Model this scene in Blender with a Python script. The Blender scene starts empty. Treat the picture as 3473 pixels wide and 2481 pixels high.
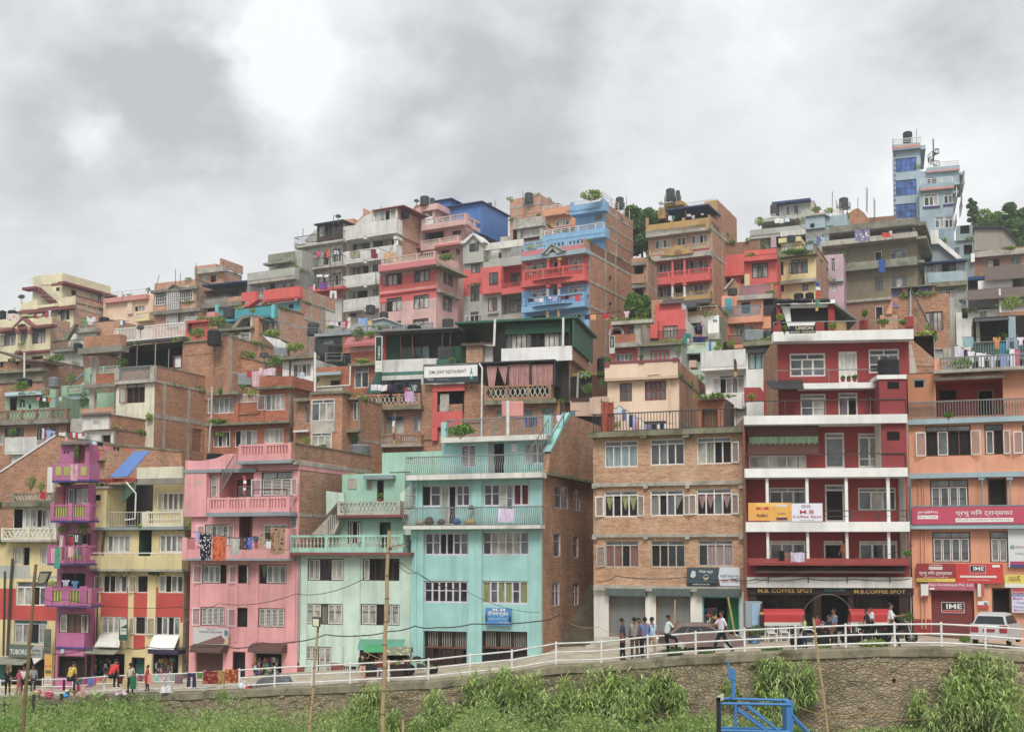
import bpy,math,random
from mathutils import Vector,Matrix,noise
R=random.Random(11)
rad,sin,cos,tan,pi=math.radians,math.sin,math.cos,math.tan,math.pi
sc=bpy.context.scene
COL=sc.collection
# camera (at the world origin, eye height z = 0)
F,CX,HY,PIT=3900.0,1736.5,1860.0,rad(4)
CY=HY-F*tan(PIT)
cam=bpy.data.cameras.new('camera');camo=bpy.data.objects.new('camera',cam);COL.objects.link(camo)
camo.rotation_euler=(pi/2+PIT,0,0)
cam.sensor_width=36;cam.lens=F/3473*36;cam.shift_y=(CY-1240.5)/3473
cam.clip_start=.5;cam.clip_end=3000
sc.camera=camo
sc.view_settings.view_transform='Standard';sc.view_settings.look='None'
sc.view_settings.exposure=0.76;sc.view_settings.gamma=1
# world: hazy nishita sky behind a broken cloud layer
def ray(x,y):
 xc,yc=(x-CX)/F,(CY-y)/F
 return Vector((xc,cos(PIT)-sin(PIT)*yc,sin(PIT)+cos(PIT)*yc))
SUN_EL,SUN_AZ=rad(48),rad(200)
W=bpy.data.worlds.new('World');sc.world=W;W.use_nodes=True
nt=W.node_tree;nt.nodes.clear()
def N(nt,t,**k):
 n=nt.nodes.new(t)
 for a,b in k.items():
  if a.startswith('i_'):
   n.inputs[a[2:].replace('_',' ')].default_value=b
  else:setattr(n,a,b)
 return n
def L(nt,a,b):nt.links.new(a,b)
def mathn(nt,op,a,b=None,c=None,clamp=False):
 n=nt.nodes.new('ShaderNodeMath');n.operation=op;n.use_clamp=clamp
 for i,v in enumerate((a,b,c)):
  if v is None:continue
  if isinstance(v,(int,float)):n.inputs[i].default_value=v
  else:nt.links.new(v,n.inputs[i])
 return n.outputs[0]
sky=N(nt,'ShaderNodeTexSky',sky_type='NISHITA',sun_disc=False,sun_elevation=SUN_EL,sun_rotation=SUN_AZ,dust_density=4.0,air_density=1.5)
bg1=N(nt,'ShaderNodeBackground',i_Strength=0.10);L(nt,sky.outputs[0],bg1.inputs[0])
tc=N(nt,'ShaderNodeTexCoord');vec=tc.outputs['Generated']
mp=N(nt,'ShaderNodeMapping');mp.inputs['Scale'].default_value=(1,1,1.7);mp.inputs['Location'].default_value=(.3,.1,.55);L(nt,vec,mp.inputs[0])
n1=N(nt,'ShaderNodeTexNoise',i_Scale=5.0,i_Detail=9.0,i_Roughness=.56,i_Distortion=.5);L(nt,mp.outputs[0],n1.inputs['Vector'])
n2=N(nt,'ShaderNodeTexNoise',i_Scale=15.0,i_Detail=8.0,i_Roughness=.6);L(nt,mp.outputs[0],n2.inputs['Vector'])
acc=mathn(nt,'MULTIPLY_ADD',n1.outputs[0],.75,-.375)
acc=mathn(nt,'ADD',acc,mathn(nt,'MULTIPLY_ADD',n2.outputs[0],.42,-.21))
wn=N(nt,'ShaderNodeTexNoise',i_Scale=5.5,i_Detail=9.0,i_Roughness=.62);L(nt,vec,wn.inputs['Vector'])
ws=N(nt,'ShaderNodeVectorMath',operation='SUBTRACT');L(nt,wn.outputs['Color'],ws.inputs[0]);ws.inputs[1].default_value=(.5,.5,.5)
wm=N(nt,'ShaderNodeVectorMath',operation='SCALE');wm.inputs['Scale'].default_value=.24;L(nt,ws.outputs[0],wm.inputs[0])
wv=N(nt,'ShaderNodeVectorMath',operation='ADD');L(nt,vec,wv.inputs[0]);L(nt,wm.outputs[0],wv.inputs[1])
for(x,y,sx,a)in[(960,190,180,.75),(780,20,150,.5),(1180,260,200,.2),(290,390,120,.5),(240,250,120,.12),(2480,60,180,.38),(2560,260,150,.25),(2900,200,260,.1),(2950,760,220,.28),(3300,560,260,.22),(2300,560,260,.10),(3150,950,300,.25),(480,220,330,-.36),(780,420,200,-.2),(60,520,300,-.14),(1500,200,420,-.13),(1700,420,320,-.22),(1950,330,200,-.12),(2050,120,200,-.10),(3200,120,330,-.15),(1100,620,360,.02),(500,800,500,.02),(2100,620,420,.0)]:
 d=ray(x,y).normalized()
 vm=N(nt,'ShaderNodeVectorMath',operation='DISTANCE');L(nt,wv.outputs[0],vm.inputs[0]);vm.inputs[1].default_value=d
 q=mathn(nt,'MULTIPLY',vm.outputs['Value'],F/sx)
 q=mathn(nt,'MULTIPLY',q,q);q=mathn(nt,'MULTIPLY',q,-1.0);q=mathn(nt,'EXPONENT',q)
 acc=mathn(nt,'ADD',acc,mathn(nt,'MULTIPLY',q,a))
cr=N(nt,'ShaderNodeValToRGB');L(nt,mathn(nt,'ADD',acc,.5),cr.inputs[0])
el=cr.color_ramp.elements
el[0].position=.2;el[0].color=(.34,.352,.365,1);el[1].position=.86;el[1].color=(.63,.635,.64,1)
e=el.new(.48);e.color=(.50,.505,.51,1)
bg2=N(nt,'ShaderNodeBackground',i_Strength=1.0);L(nt,cr.outputs[0],bg2.inputs[0])
mx=N(nt,'ShaderNodeMixShader');mx.inputs[0].default_value=.93
L(nt,bg1.outputs[0],mx.inputs[1]);L(nt,bg2.outputs[0],mx.inputs[2])
wo=N(nt,'ShaderNodeOutputWorld');L(nt,mx.outputs[0],wo.inputs[0])
sun=bpy.data.lights.new('sun','SUN');sun.energy=1.5;sun.angle=rad(24);sun.color=(1,.965,.91)
suno=bpy.data.objects.new('sun',sun);COL.objects.link(suno)
sd=Vector((-.02,-.9,1.0)).normalized()
suno.rotation_euler=sd.to_track_quat('Z','Y').to_euler();suno.location=sd*80
SUN_EL=math.asin(sd.z);sky.sun_elevation=SUN_EL;sky.sun_rotation=math.atan2(sd.x,sd.y)
# materials
def lin(h,k=1.0,sat=.8):
 h=h.lstrip('#');o=[]
 for i in(0,2,4):
  c=int(h[i:i+2],16)/255
  c=c/12.92 if c<=.04045 else((c+.055)/1.055)**2.4
  o.append(c*k)
 g=o[0]*.3+o[1]*.59+o[2]*.11
 return(*[min(.86,g+(c-g)*sat)for c in o],1)
MATS={}
def clearglass():
 m,nt,p=newmat('glass_clear');p.inputs['Base Color'].default_value=(.25,.28,.3,1);p.inputs['Alpha'].default_value=.35;p.inputs['Roughness'].default_value=.1;p.inputs['Specular IOR Level'].default_value=.6;return m
def newmat(name):
 m=bpy.data.materials.new(name);m.use_nodes=True;nt=m.node_tree;nt.nodes.clear()
 out=N(nt,'ShaderNodeOutputMaterial');p=N(nt,'ShaderNodeBsdfPrincipled');L(nt,p.outputs[0],out.inputs[0])
 p.inputs['Roughness'].default_value=.85;p.inputs['Specular IOR Level'].default_value=.25
 return m,nt,p
def coords(nt,wallmap=False):
 tc=N(nt,'ShaderNodeTexCoord');oi=N(nt,'ShaderNodeObjectInfo')
 v=N(nt,'ShaderNodeVectorMath',operation='MULTIPLY_ADD')
 L(nt,oi.outputs['Random'],v.inputs[0]);v.inputs[1].default_value=(17,29,11)
 L(nt,tc.outputs['Object'],v.inputs[2])
 if not wallmap:return v.outputs[0]
 s=N(nt,'ShaderNodeSeparateXYZ');L(nt,v.outputs[0],s.inputs[0])
 c=N(nt,'ShaderNodeCombineXYZ');L(nt,mathn(nt,'ADD',s.outputs[0],s.outputs[1]),c.inputs[0]);L(nt,s.outputs[2],c.inputs[1])
 return v.outputs[0],c.outputs[0]
def ramp(nt,fac,stops):
 r=N(nt,'ShaderNodeValToRGB');L(nt,fac,r.inputs[0]);e=r.color_ramp.elements
 while len(e)>1:e.remove(e[-1])
 e[0].position=stops[0][0];e[0].color=stops[0][1]
 for p,c in stops[1:]:x=e.new(p);x.color=c
 return r.outputs[0]
def mixc(nt,f,a,b,mode='MIX'):
 m=N(nt,'ShaderNodeMix',data_type='RGBA',blend_type=mode)
 for s,v in((m.inputs[0],f),(m.inputs[6],a),(m.inputs[7],b)):
  if isinstance(v,(int,float)):s.default_value=v
  elif isinstance(v,tuple):s.default_value=v
  else:L(nt,v,s)
 return m.outputs[2]
def noise3(nt,v,sc_,scale=(1,1,1),det=4.0,ro=.55):
 mp=N(nt,'ShaderNodeMapping');mp.inputs['Scale'].default_value=scale;L(nt,v,mp.inputs[0])
 n=N(nt,'ShaderNodeTexNoise',i_Scale=sc_,i_Detail=det,i_Roughness=ro);L(nt,mp.outputs[0],n.inputs['Vector']);return n.outputs[0]
def plaster(name,hexc,grime=.35,rough=.85,k=1.0,lines=0):
 m,nt,p=newmat(name);v=coords(nt);c=lin(hexc,k)
 d=tuple(x*.80 for x in c[:3])+(1,);l=tuple(min(.85,x*1.12+.008)for x in c[:3])+(1,)
 a=ramp(nt,noise3(nt,v,.45,det=5.0),[(.3,d),(.55,c),(.75,l)])
 st=ramp(nt,noise3(nt,v,1.0,(2.6,2.6,.22),6.0,.62),[(.5,(0,0,0,1)),(.68,(1,1,1,1))])
 bl=ramp(nt,noise3(nt,v,.8,det=8.0,ro=.66),[(.5,(0,0,0,1)),(.72,(1,1,1,1))])
 g=tuple(x*.42+.035 for x in c[:3])+(1,)
 a=mixc(nt,mathn(nt,'MULTIPLY',st,grime),a,g)
 a=mixc(nt,mathn(nt,'MULTIPLY',bl,grime*.6),a,g)
 if lines:
  w=N(nt,'ShaderNodeTexWave',wave_type='BANDS',bands_direction='Z',i_Scale=lines,i_Distortion=1.5);w.inputs['Detail'].default_value=2
  L(nt,v,w.inputs['Vector']);a=mixc(nt,mathn(nt,'MULTIPLY',w.outputs['Fac'],.4),a,g)
 L(nt,a,p.inputs[0]);p.inputs['Roughness'].default_value=rough
 b=N(nt,'ShaderNodeBump',i_Strength=.25,i_Distance=.02);L(nt,noise3(nt,v,9.0,det=3.0),b.inputs['Height']);L(nt,b.outputs[0],p.inputs['Normal'])
 return m
def brick(name,c1,c2,mort,grime=.4,pale=.25,ms=.013):
 m,nt,p=newmat(name);v,u=coords(nt,True)
 b=N(nt,'ShaderNodeTexBrick',i_Scale=1.0);L(nt,u,b.inputs['Vector'])
 b.inputs['Brick Width'].default_value=.25;b.inputs['Row Height'].default_value=.085;b.inputs['Mortar Size'].default_value=ms
 b.inputs['Color1'].default_value=lin(c1,1.05,1.05);b.inputs['Color2'].default_value=lin(c2,1.05,1.05);b.inputs['Mortar'].default_value=lin(mort);b.inputs['Bias'].default_value=-.1
 a=b.outputs[0]
 rw=noise3(nt,v,1.0,(1.1,1.1,7.5),5.0,.7)
 a=mixc(nt,mathn(nt,'MULTIPLY',ramp(nt,rw,[(.46,(0,0,0,1)),(.7,(1,1,1,1))]),.6),a,lin(c2,.62))
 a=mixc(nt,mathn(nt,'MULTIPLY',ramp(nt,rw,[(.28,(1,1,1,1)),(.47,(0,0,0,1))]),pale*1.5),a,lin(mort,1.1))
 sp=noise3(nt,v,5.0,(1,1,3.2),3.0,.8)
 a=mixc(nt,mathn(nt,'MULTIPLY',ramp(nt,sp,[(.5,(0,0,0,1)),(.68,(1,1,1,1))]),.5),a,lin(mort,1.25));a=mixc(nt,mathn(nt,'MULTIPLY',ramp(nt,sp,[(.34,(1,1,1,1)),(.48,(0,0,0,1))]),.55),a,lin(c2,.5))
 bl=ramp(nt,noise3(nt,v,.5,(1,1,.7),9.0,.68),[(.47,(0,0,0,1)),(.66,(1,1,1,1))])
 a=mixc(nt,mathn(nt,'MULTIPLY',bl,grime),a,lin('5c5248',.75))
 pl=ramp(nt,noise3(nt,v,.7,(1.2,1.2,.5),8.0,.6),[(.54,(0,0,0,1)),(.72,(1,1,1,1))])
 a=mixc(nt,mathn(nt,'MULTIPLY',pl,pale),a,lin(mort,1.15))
 L(nt,a,p.inputs[0]);p.inputs['Roughness'].default_value=.95
 bp=N(nt,'ShaderNodeBump',i_Strength=.5,i_Distance=.01);bp.invert=True;L(nt,b.outputs['Fac'],bp.inputs['Height']);L(nt,bp.outputs[0],p.inputs['Normal'])
 return m
def concrete(name,hexc,moss=.3,k=1.0):
 m,nt,p=newmat(name);v=coords(nt);c=lin(hexc,k)
 a=ramp(nt,noise3(nt,v,.9,det=7.0,ro=.65),[(.3,tuple(x*.6 for x in c[:3])+(1,)),(.5,c),(.72,tuple(min(.8,x*1.3)for x in c[:3])+(1,))])
 s=ramp(nt,noise3(nt,v,1.0,(3,3,.3),6.0,.6),[(.5,(0,0,0,1)),(.7,(1,1,1,1))])
 a=mixc(nt,mathn(nt,'MULTIPLY',s,.45),a,tuple(x*.38 for x in c[:3])+(1,))
 q=ramp(nt,noise3(nt,v,1.3,det=8.0,ro=.7),[(.5,(0,0,0,1)),(.66,(1,1,1,1))])
 a=mixc(nt,mathn(nt,'MULTIPLY',q,moss),a,lin('4d5230',.8))
 L(nt,a,p.inputs[0]);p.inputs['Roughness'].default_value=.95
 b=N(nt,'ShaderNodeBump',i_Strength=.35,i_Distance=.03);L(nt,noise3(nt,v,6.0),b.inputs['Height']);L(nt,b.outputs[0],p.inputs['Normal'])
 return m
def simple(name,hexc,rough=.6,metal=0,spec=.3,var=.15,sc_=3.0,k=1.0):
 m,nt,p=newmat(name);v=coords(nt);c=lin(hexc,k)
 a=ramp(nt,noise3(nt,v,sc_,det=5.0),[(.3,tuple(x*(1-var)for x in c[:3])+(1,)),(.7,tuple(min(.86,x*(1+var))for x in c[:3])+(1,))])
 L(nt,a,p.inputs[0]);p.inputs['Roughness'].default_value=rough;p.inputs['Metallic'].default_value=metal;p.inputs['Specular IOR Level'].default_value=spec
 return m
def glass(name,hexc,rough=.08):  # pane greys put reflected sky and lace into the base colour
 m,nt,p=newmat(name);v=coords(nt);c=lin(hexc)
 a=ramp(nt,noise3(nt,v,1.3,(1,1,.6)),[(.35,tuple(x*.45 for x in c[:3])+(1,)),(.65,tuple(x*1.35 for x in c[:3])+(1,))])
 L(nt,a,p.inputs[0]);p.inputs['Roughness'].default_value=rough;p.inputs['Specular IOR Level'].default_value=.6
 return m
def corr(name,hexc,axis='X',sc_=6.0,rough=.5):
 m,nt,p=newmat(name);v,u=coords(nt,True);c=lin(hexc)
 w=N(nt,'ShaderNodeTexWave',wave_type='BANDS',bands_direction='X' if axis=='X' else 'Y',i_Scale=sc_);L(nt,u,w.inputs['Vector'])
 a=mixc(nt,w.outputs['Fac'],tuple(x*.72 for x in c[:3])+(1,),tuple(min(.86,x*1.12)for x in c[:3])+(1,))
 s=ramp(nt,noise3(nt,v,1.0,(2,2,.4),7.0,.65),[(.5,(0,0,0,1)),(.72,(1,1,1,1))])
 a=mixc(nt,mathn(nt,'MULTIPLY',s,.5),a,tuple(x*.45+.02 for x in c[:3])+(1,))
 L(nt,a,p.inputs[0]);p.inputs['Roughness'].default_value=rough
 b=N(nt,'ShaderNodeBump',i_Strength=.6,i_Distance=.03);L(nt,w.outputs['Fac'],b.inputs['Height']);L(nt,b.outputs[0],p.inputs['Normal'])
 return m
def clothmat(name,hexc,pat=0):
 m,nt,p=newmat(name);v=coords(nt);c=lin(hexc)
 a=ramp(nt,noise3(nt,v,2.5,(3,3,.6)),[(.35,tuple(x*.72 for x in c[:3])+(1,)),(.65,tuple(min(.86,x*1.1)for x in c[:3])+(1,))])
 if pat:
  vo=N(nt,'ShaderNodeTexVoronoi',i_Scale=pat[0]);L(nt,v,vo.inputs['Vector'])
  a=mixc(nt,ramp(nt,vo.outputs['Distance'],[(.28,(1,1,1,1)),(.36,(0,0,0,1))]),a,lin(pat[1]))
 L(nt,a,p.inputs[0]);p.inputs['Roughness'].default_value=.9
 return m
SPEC=dict(cream=('p','e6dcae',.3),creamlow=('p','dfd8bd',.4),yellow=('p','e6d08e',.3),yellowlow=('p','dcc98c',.5),pink=('p','ec9fa2',.36),pinkdark=('p','dc8a8c',.25),pinkold=('p','dcafa8',.3),pinkred=('p','e4605a',.15),red=('p','e05850',.2),redfront=('p','cf4438',.2),maroon=('p','a23836',.2),maroontrim=('p','8d4a4c',.25),magenta=('p','c4669a',.25),lime=('p','b4b844',.2),violetblue=('p','4f4a8c',.2),mint=('p','c3dccb',.4),mintgreen=('p','a3d6bf',.4),teal=('p','9ad2cd',.32),tealdark=('p','88c4be',.15),white=('p','ecece8',.28),whiteold=('p','dadbd5',.55),offwhite=('p','dddbd2',.5),grey=('p','b4b6ac',.4),greydark=('p','979a92',.45),greyblue=('p','8e9ca3',.25),blue=('p','7db4de',.2),bluepale=('p','9db6c0',.2),turquoise=('p','35a3b0',.2),orange=('p','e89c74',.25),orangepale=('p','e09a6e',.2),peach=('p','ecccac',.15),peachold=('p','cfae96',.35),redorange=('p','cf5a44',.3),pinklil=('p','c9a6b4',.3),yellowpale=('p','dccb8c',.25),greenwall=('p','93b896',.5),greendark=('p','1f4f38',.2),salmon=('p','d88f86',.25),mauve=('p','7d6fa6',.2),ochre=('p','bf9850',.3),inner=('p','8b8478',.5),innerdark=('p','3c3834',.4),tealold=('p','9ccfbd',.6),maroonlines=('p','a23438',.35,.85,1.0,3.2),magline=('p','c76c9f',.3,.85,1.0,3.5),orangeline=('p','cf8650',.4,.85,1.0,3.2),brick=('b','c77f58','a3623f','b8a48c',.25,.18),brickpale=('b','d09070','b57454','c6b4a0',.22,.32),brickred=('b','c46c46','a05238','a98670',.25,.05),brickdark=('b','a06a4e','84563e','96866f',.5,.25),bricktan=('b','c89674','b57c58','c4b296',.32,.34),brickshade=('b','ae7c60','98694f','a0907e',.35,.1),brickold=('b','bd7a54','9a6042','b5a48c',.45,.35),woodbrick=('b','aa9f82','988c70','7a7260',.4,.1,.02),conc=('c','b0aa9c',.25),concdark=('c','8a8578',.45),concpale=('c','b7b2a4',.2),concmoss=('c','858268',.6),slab=('c','a8a499',.15),concgreen=('c','8d8f7c',.5),fwhite=('s','dcd8d2',.55),fdark=('s','4a3330',.55),fpurple=('s','cbbfc9',.5),fgrey=('s','9aa09d',.5),fred=('s','7c4038',.6),fbrown=('s','6d4436',.6),fblack=('s','26262a',.5),fblue=('s','6d8f9c',.5),fold=('s','b3ada0',.8),fgreen=('s','2c6a5a',.6),gdark=('g','2e3134'),ggrey=('g','5c6366'),gpale=('g','8b9496'),gblue=('g','2f63b0'),ggreen=('g','3f6a62'),glace=('g','a9a79c',.5),dark=('s','14130f',.9),darkbrown=('s','2b211c',.9),darkinterior=('s','2c2826',1),metal=('s','b9bbb9',.45,.3),metaldark=('s','4d4b48',.5,.3),metalgrey=('s','878b8a',.5,.3),pipewhite=('s','d7d8d4',.5),pipegrey=('s','9c9f98',.5),rust=('s','6b4a3c',.8),whitepaint=('s','dddcd9',.5),tank=('s','2b2c2e',.5),tankgrey=('s','4a4e50',.55),tankpale=('s','7f878a',.55),dish=('s','2c2d30',.6),dishgrey=('s','8a8c8a',.6),tinblue=('r','2f4f86','X'),tinred=('r','a8423a','X'),tingrey=('r','8b8f8e','X'),tingreen=('r','2f6d50','X',2.2),tinpink=('r','b98385','X',5.0),tinrust=('r','6e5a50','X'),tindark=('r','3f4043','X'),boards=('r','a39a8c','X',3.0),tile=('r','c9696a','X',5.0),bluetarp=('t','4078c4'),shutter=('r','868c8a','Y',9.0),shutterred=('r','8a3b3a','Y',9.0),shutterbrown=('r','6e4a42','Y',9.0),shuttergreen=('s','54625f',.5),wood=('r','8a5c3c','X',3.0),darkwood=('r','3d2a24','X',2.5),soil=('c','5d5340',.8))  # the interior paint puts the shade of unlit rooms into its colour
def M(k):
 if k in MATS:return MATS[k]
 if k.startswith('#')or k.startswith('~'):
  a=k[1:].split(',');m=clothmat('cloth_'+a[0],a[0],(float(a[1]),a[2])if len(a)>1 else 0)
 elif k.startswith('='):m=simple('paint_'+k[1:],k[1:],.5,var=.04)
 else:
  s=SPEC[k];t=s[0];nm={'p':'plaster_','b':'brick_','c':'concrete_','s':'paint_','g':'glass_','r':'sheet_','t':'tarp_'}[t]+k
  if t=='p':m=plaster(nm,*s[1:])
  elif t=='b':m=brick(nm,*s[1:])
  elif t=='c':m=concrete(nm,*s[1:])
  elif t=='s':m=simple(nm,s[1],s[2],s[3]if len(s)>3 else 0)
  elif t=='g':m=glass(nm,*s[1:])
  elif t=='r':m=corr(nm,*s[1:])
  elif t=='t':m=clothmat(nm,s[1],0);m.node_tree.nodes['Principled BSDF'].inputs['Roughness'].default_value=.35
 MATS[k]=m;return m
MATS['gclear']=clearglass()
# leaves
def leafmat(name,cols,tr=.35):
 m,nt,p=newmat(name);v=coords(nt);oi=N(nt,'ShaderNodeNewGeometry');r=ramp(nt,oi.outputs['Random Per Island'],[(i/(len(cols)-1),lin(c,1.0,1.05))for i,c in enumerate(cols)])
 r=mixc(nt,ramp(nt,noise3(nt,v,.6,det=3.0),[(.35,(0,0,0,1)),(.65,(1,1,1,1))]),r,mixc(nt,.5,r,lin(cols[-1])))
 L(nt,r,p.inputs[0]);p.inputs['Roughness'].default_value=.6;t=N(nt,'ShaderNodeBsdfTranslucent');L(nt,r,t.inputs[0]);mx=N(nt,'ShaderNodeMixShader');mx.inputs[0].default_value=tr;L(nt,p.outputs[0],mx.inputs[1]);L(nt,t.outputs[0],mx.inputs[2]);out=[n for n in nt.nodes if n.type=='OUTPUT_MATERIAL'][0];L(nt,mx.outputs[0],out.inputs[0]);return m
MATS['lf_weed']=leafmat('leaves_weed',['4c6a34','6a8a44','8aa256','a4b868','bccc84']);MATS['lf_dark']=leafmat('leaves_dark',['38562c','4c703a','628848','7a9c56']);MATS['lf_mid']=leafmat('leaves_mid',['3a5a24','527a34','6e9440','88a850'])
MATS['lf_reed']=leafmat('leaves_reed',['52723a','72964a','94b058','b4c876','d0dc98']);MATS['lf_pale']=leafmat('leaves_pale',['5c7a34','86a044','a8b85c']);SPEC['bark']=('c','6b5a48',.3)
RR=random.Random(5)
def leaves(mb,c,rad3,n,s,k,flat=0):
 vs,fs=[],[]
 for i in range(n):
  while True:
   q=Vector((RR.uniform(-1,1),RR.uniform(-1,1),RR.uniform(-1,1)))
   if.15<q.length<1:break
  q=q*(.62+.38*RR.random())/max(q.length,.4)*q.length**.3;p=c+Vector((q.x*rad3[0],q.y*rad3[1],q.z*rad3[2]));a=Vector((RR.gauss(0,1),RR.gauss(0,1),RR.gauss(0,.6))).normalized()*s*RR.uniform(.6,1.4);b=a.cross(Vector((RR.gauss(0,1),RR.gauss(0,1),RR.gauss(0,1)))).normalized()*s*.45
  m=len(vs);vs+=[p-a*.5,p+b,p+a*.6,p-b];fs.append((m,m+1,m+2,m+3))
 mb.raw(vs,fs,k)
 # mesh builder
class MB:
 def __init__(s):s.v=[];s.f=[];s.m=[];s.mats=[];s.smooth=False
 def mi(s,k):
  if k not in s.mats:s.mats.append(k)
  return s.mats.index(k)
 def face(s,pts,k):
  n=len(s.v);s.v+=[tuple(p)for p in pts];s.f.append(tuple(range(n,n+len(pts))));s.m.append(s.mi(k))
 def raw(s,vs,fs,k):
  n=len(s.v);i=s.mi(k);s.v+=[tuple(p)for p in vs]
  for f in fs:s.f.append(tuple(a+n for a in f));s.m.append(i)
 def hexa(s,p,k):
  s.raw(p,[(0,3,2,1),(4,5,6,7),(0,1,5,4),(1,2,6,5),(2,3,7,6),(3,0,4,7)],k)
 def box(s,x0,x1,y0,y1,z0,z1,k):
  s.hexa([(x0,y0,z0),(x1,y0,z0),(x1,y1,z0),(x0,y1,z0),(x0,y0,z1),(x1,y0,z1),(x1,y1,z1),(x0,y1,z1)],k)
 def tube(s,a,b,r,k,n=6,r2=None,cap=True):
  a,b=Vector(a),Vector(b);d=b-a
  if d.length<1e-6:return
  q=d.to_track_quat('Z','Y');r2=r if r2 is None else r2
  vs=[a+q@Vector((r*cos(2*pi*i/n),r*sin(2*pi*i/n),0))for i in range(n)]+[b+q@Vector((r2*cos(2*pi*i/n),r2*sin(2*pi*i/n),0))for i in range(n)]
  fs=[(i,(i+1)%n,n+(i+1)%n,n+i)for i in range(n)]
  if cap:fs+=[tuple(range(n-1,-1,-1)),tuple(range(n,2*n))]
  s.raw(vs,fs,k)
 def path(s,pts,r,k,n=5):
  for a,b in zip(pts,pts[1:]):s.tube(a,b,r,k,n)
 def lathe(s,c,prof,k,n=16,ax=None):
  c=Vector(c);vs=[]
  for r,z in prof:
   for i in range(n):
    a=2*pi*i/n;p=Vector((r*cos(a),r*sin(a),z))
    vs.append(c+(ax@p if ax else p))
  fs=[(j*n+i,j*n+(i+1)%n,(j+1)*n+(i+1)%n,(j+1)*n+i)for j in range(len(prof)-1)for i in range(n)]
  fs+=[tuple(range(n-1,-1,-1)),tuple(range((len(prof)-1)*n,len(prof)*n))]
  s.raw(vs,fs,k)
 def build(s,name,parent=None,loc=None,smooth=False,label=None,bevel=0):
  if not s.f:return None
  me=bpy.data.meshes.new(name);me.from_pydata(s.v,[],s.f)
  for k in s.mats:me.materials.append(M(k)if isinstance(k,str)else k)
  me.polygons.foreach_set('material_index',s.m)
  if smooth or s.smooth:me.polygons.foreach_set('use_smooth',[True]*len(s.f))
  me.update()
  o=bpy.data.objects.new(name,me);COL.objects.link(o)
  if parent:o.parent=parent
  if loc:o.location=loc
  if label:o['label']=label
  if bevel:
   md=o.modifiers.new('b','BEVEL');md.width=bevel;md.segments=2;md.limit_method='ANGLE'
  return o
def tag(o,label,cat,group=None,kind=None):
 o['label']=label
 if kind:o['kind']=kind
 if cat:o['category']=cat
 if group:o['group']=group
 return o
def empty(name,loc,label,cat,group=None,rz=0):
 o=bpy.data.objects.new(name,None);COL.objects.link(o);o.location=loc;o.rotation_euler=(0,0,rz);o.empty_display_size=.3
 return tag(o,label,cat,group)
 # picture measure: window (ox, oy, scale) over the photograph's pixels
VW={'A':(0,900,3.79),'B':(500,850,3.79),'C':(1000,620,3.248),'D':(1500,620,3.2486),'E':(2100,620,3.248),'F':(2500,620,3.248),'G':(2900,400,2.2548),'A2':(0,1200,3.79),'B2':(500,1050,3.248),'C2':(1000,1050,3.248),'D2':(1500,1050,3.248),'E2':(2000,950,3.248),'F2':(2500,950,3.248),'G2':(2900,950,3.248),'A3':(0,1480,3.123),'B3':(600,1450,3.123),'M3':(960,1550,3.248),'T3':(1240,1350,2.707),'K3':(1900,1350,2.706),'R3':(2480,1300,2.706),'O3':(2980,1300,2.953),'A4':(0,1900,2.795),'B4':(600,1900,2.795),'T4':(1200,1880,2.703),'K4':(1860,1880,2.7015),'R4':(2480,1850,3.61),'O4':(2980,1750,3.247),'W4':(2400,2180,2.119),'X1':(1160,2100,6.688),'X2':(2660,2050,4.943),'X3':(0,2220,4.7375),'N':(0,0,1)}
V=[VW['N']]
def view(k):V[0]=VW[k]
def NX(x,y):
 o=V[0];return o[0]+x/o[2],o[1]+y/o[2]
def P(x,y,Y):
 """point seen at (x, y) of the current view, at forward distance Y"""
 d=ray(*NX(x,y));return d*(Y/d.y)
 # terrain
def lerp(a,b,t):return a+(b-a)*t
def interp(x,xs,ys):
 if x<=xs[0]:return ys[0]
 for i in range(len(xs)-1):
  if x<=xs[i+1]:return lerp(ys[i],ys[i+1],(x-xs[i])/(xs[i+1]-xs[i]))
 return ys[-1]
RAILPX=[(-260,2372,76),(0,2365,73),(110,2363,71.5),(143,2362,71),(247,2361,70),(353,2353,68.5),(463,2350,67),(575,2348,65.5),(692,2344,64),(811,2338,62.5),(931,2331,61.5),(1058,2326,60.5),(1187,2320,60),(1318,2313,59.5),(1453,2307,59),(1594,2292,58.5),(1736,2279,58),(1886,2254,57),(2040,2250,56),(2197,2234,55),(2360,2222,54.2),(2526,2213,53.6),(2699,2206,53),(2869,2199,52.6),(3035,2195,52.3),(3194,2195,52),(3343,2203,51.8),(3500,2216,51.5),(3700,2230,51)]
view('N')
RAIL=[P(x,y,Y)for x,y,Y in RAILPX]
RXS=[p.x for p in RAIL];RYS=[p.y for p in RAIL];RZS=[p.z for p in RAIL]
def rail_y(x):return interp(x,RXS,RYS)
def road_z(x):return interp(x,RXS,RZS)
def terrain(x,y):
 ry=rail_y(x);rz=road_z(x)
 if y<ry-.3:return min(-1.7-.2*y,-1.7)if y<40 else lerp(-9.7,interp(x,[-30,0,25],[-10.4,-10.0,-8.9]),min(1,(y-40)/12))+1.0*max(0,1-abs(y-50)/7)
 if y<ry+10:return rz
 return interp(y,[ry+10,ry+26,95,110,130,150,165,190,260],[rz,2,6,11,20,27,30,30,22])-abs(x)*.05*max(0,min(1,(y-80)/40))
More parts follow.
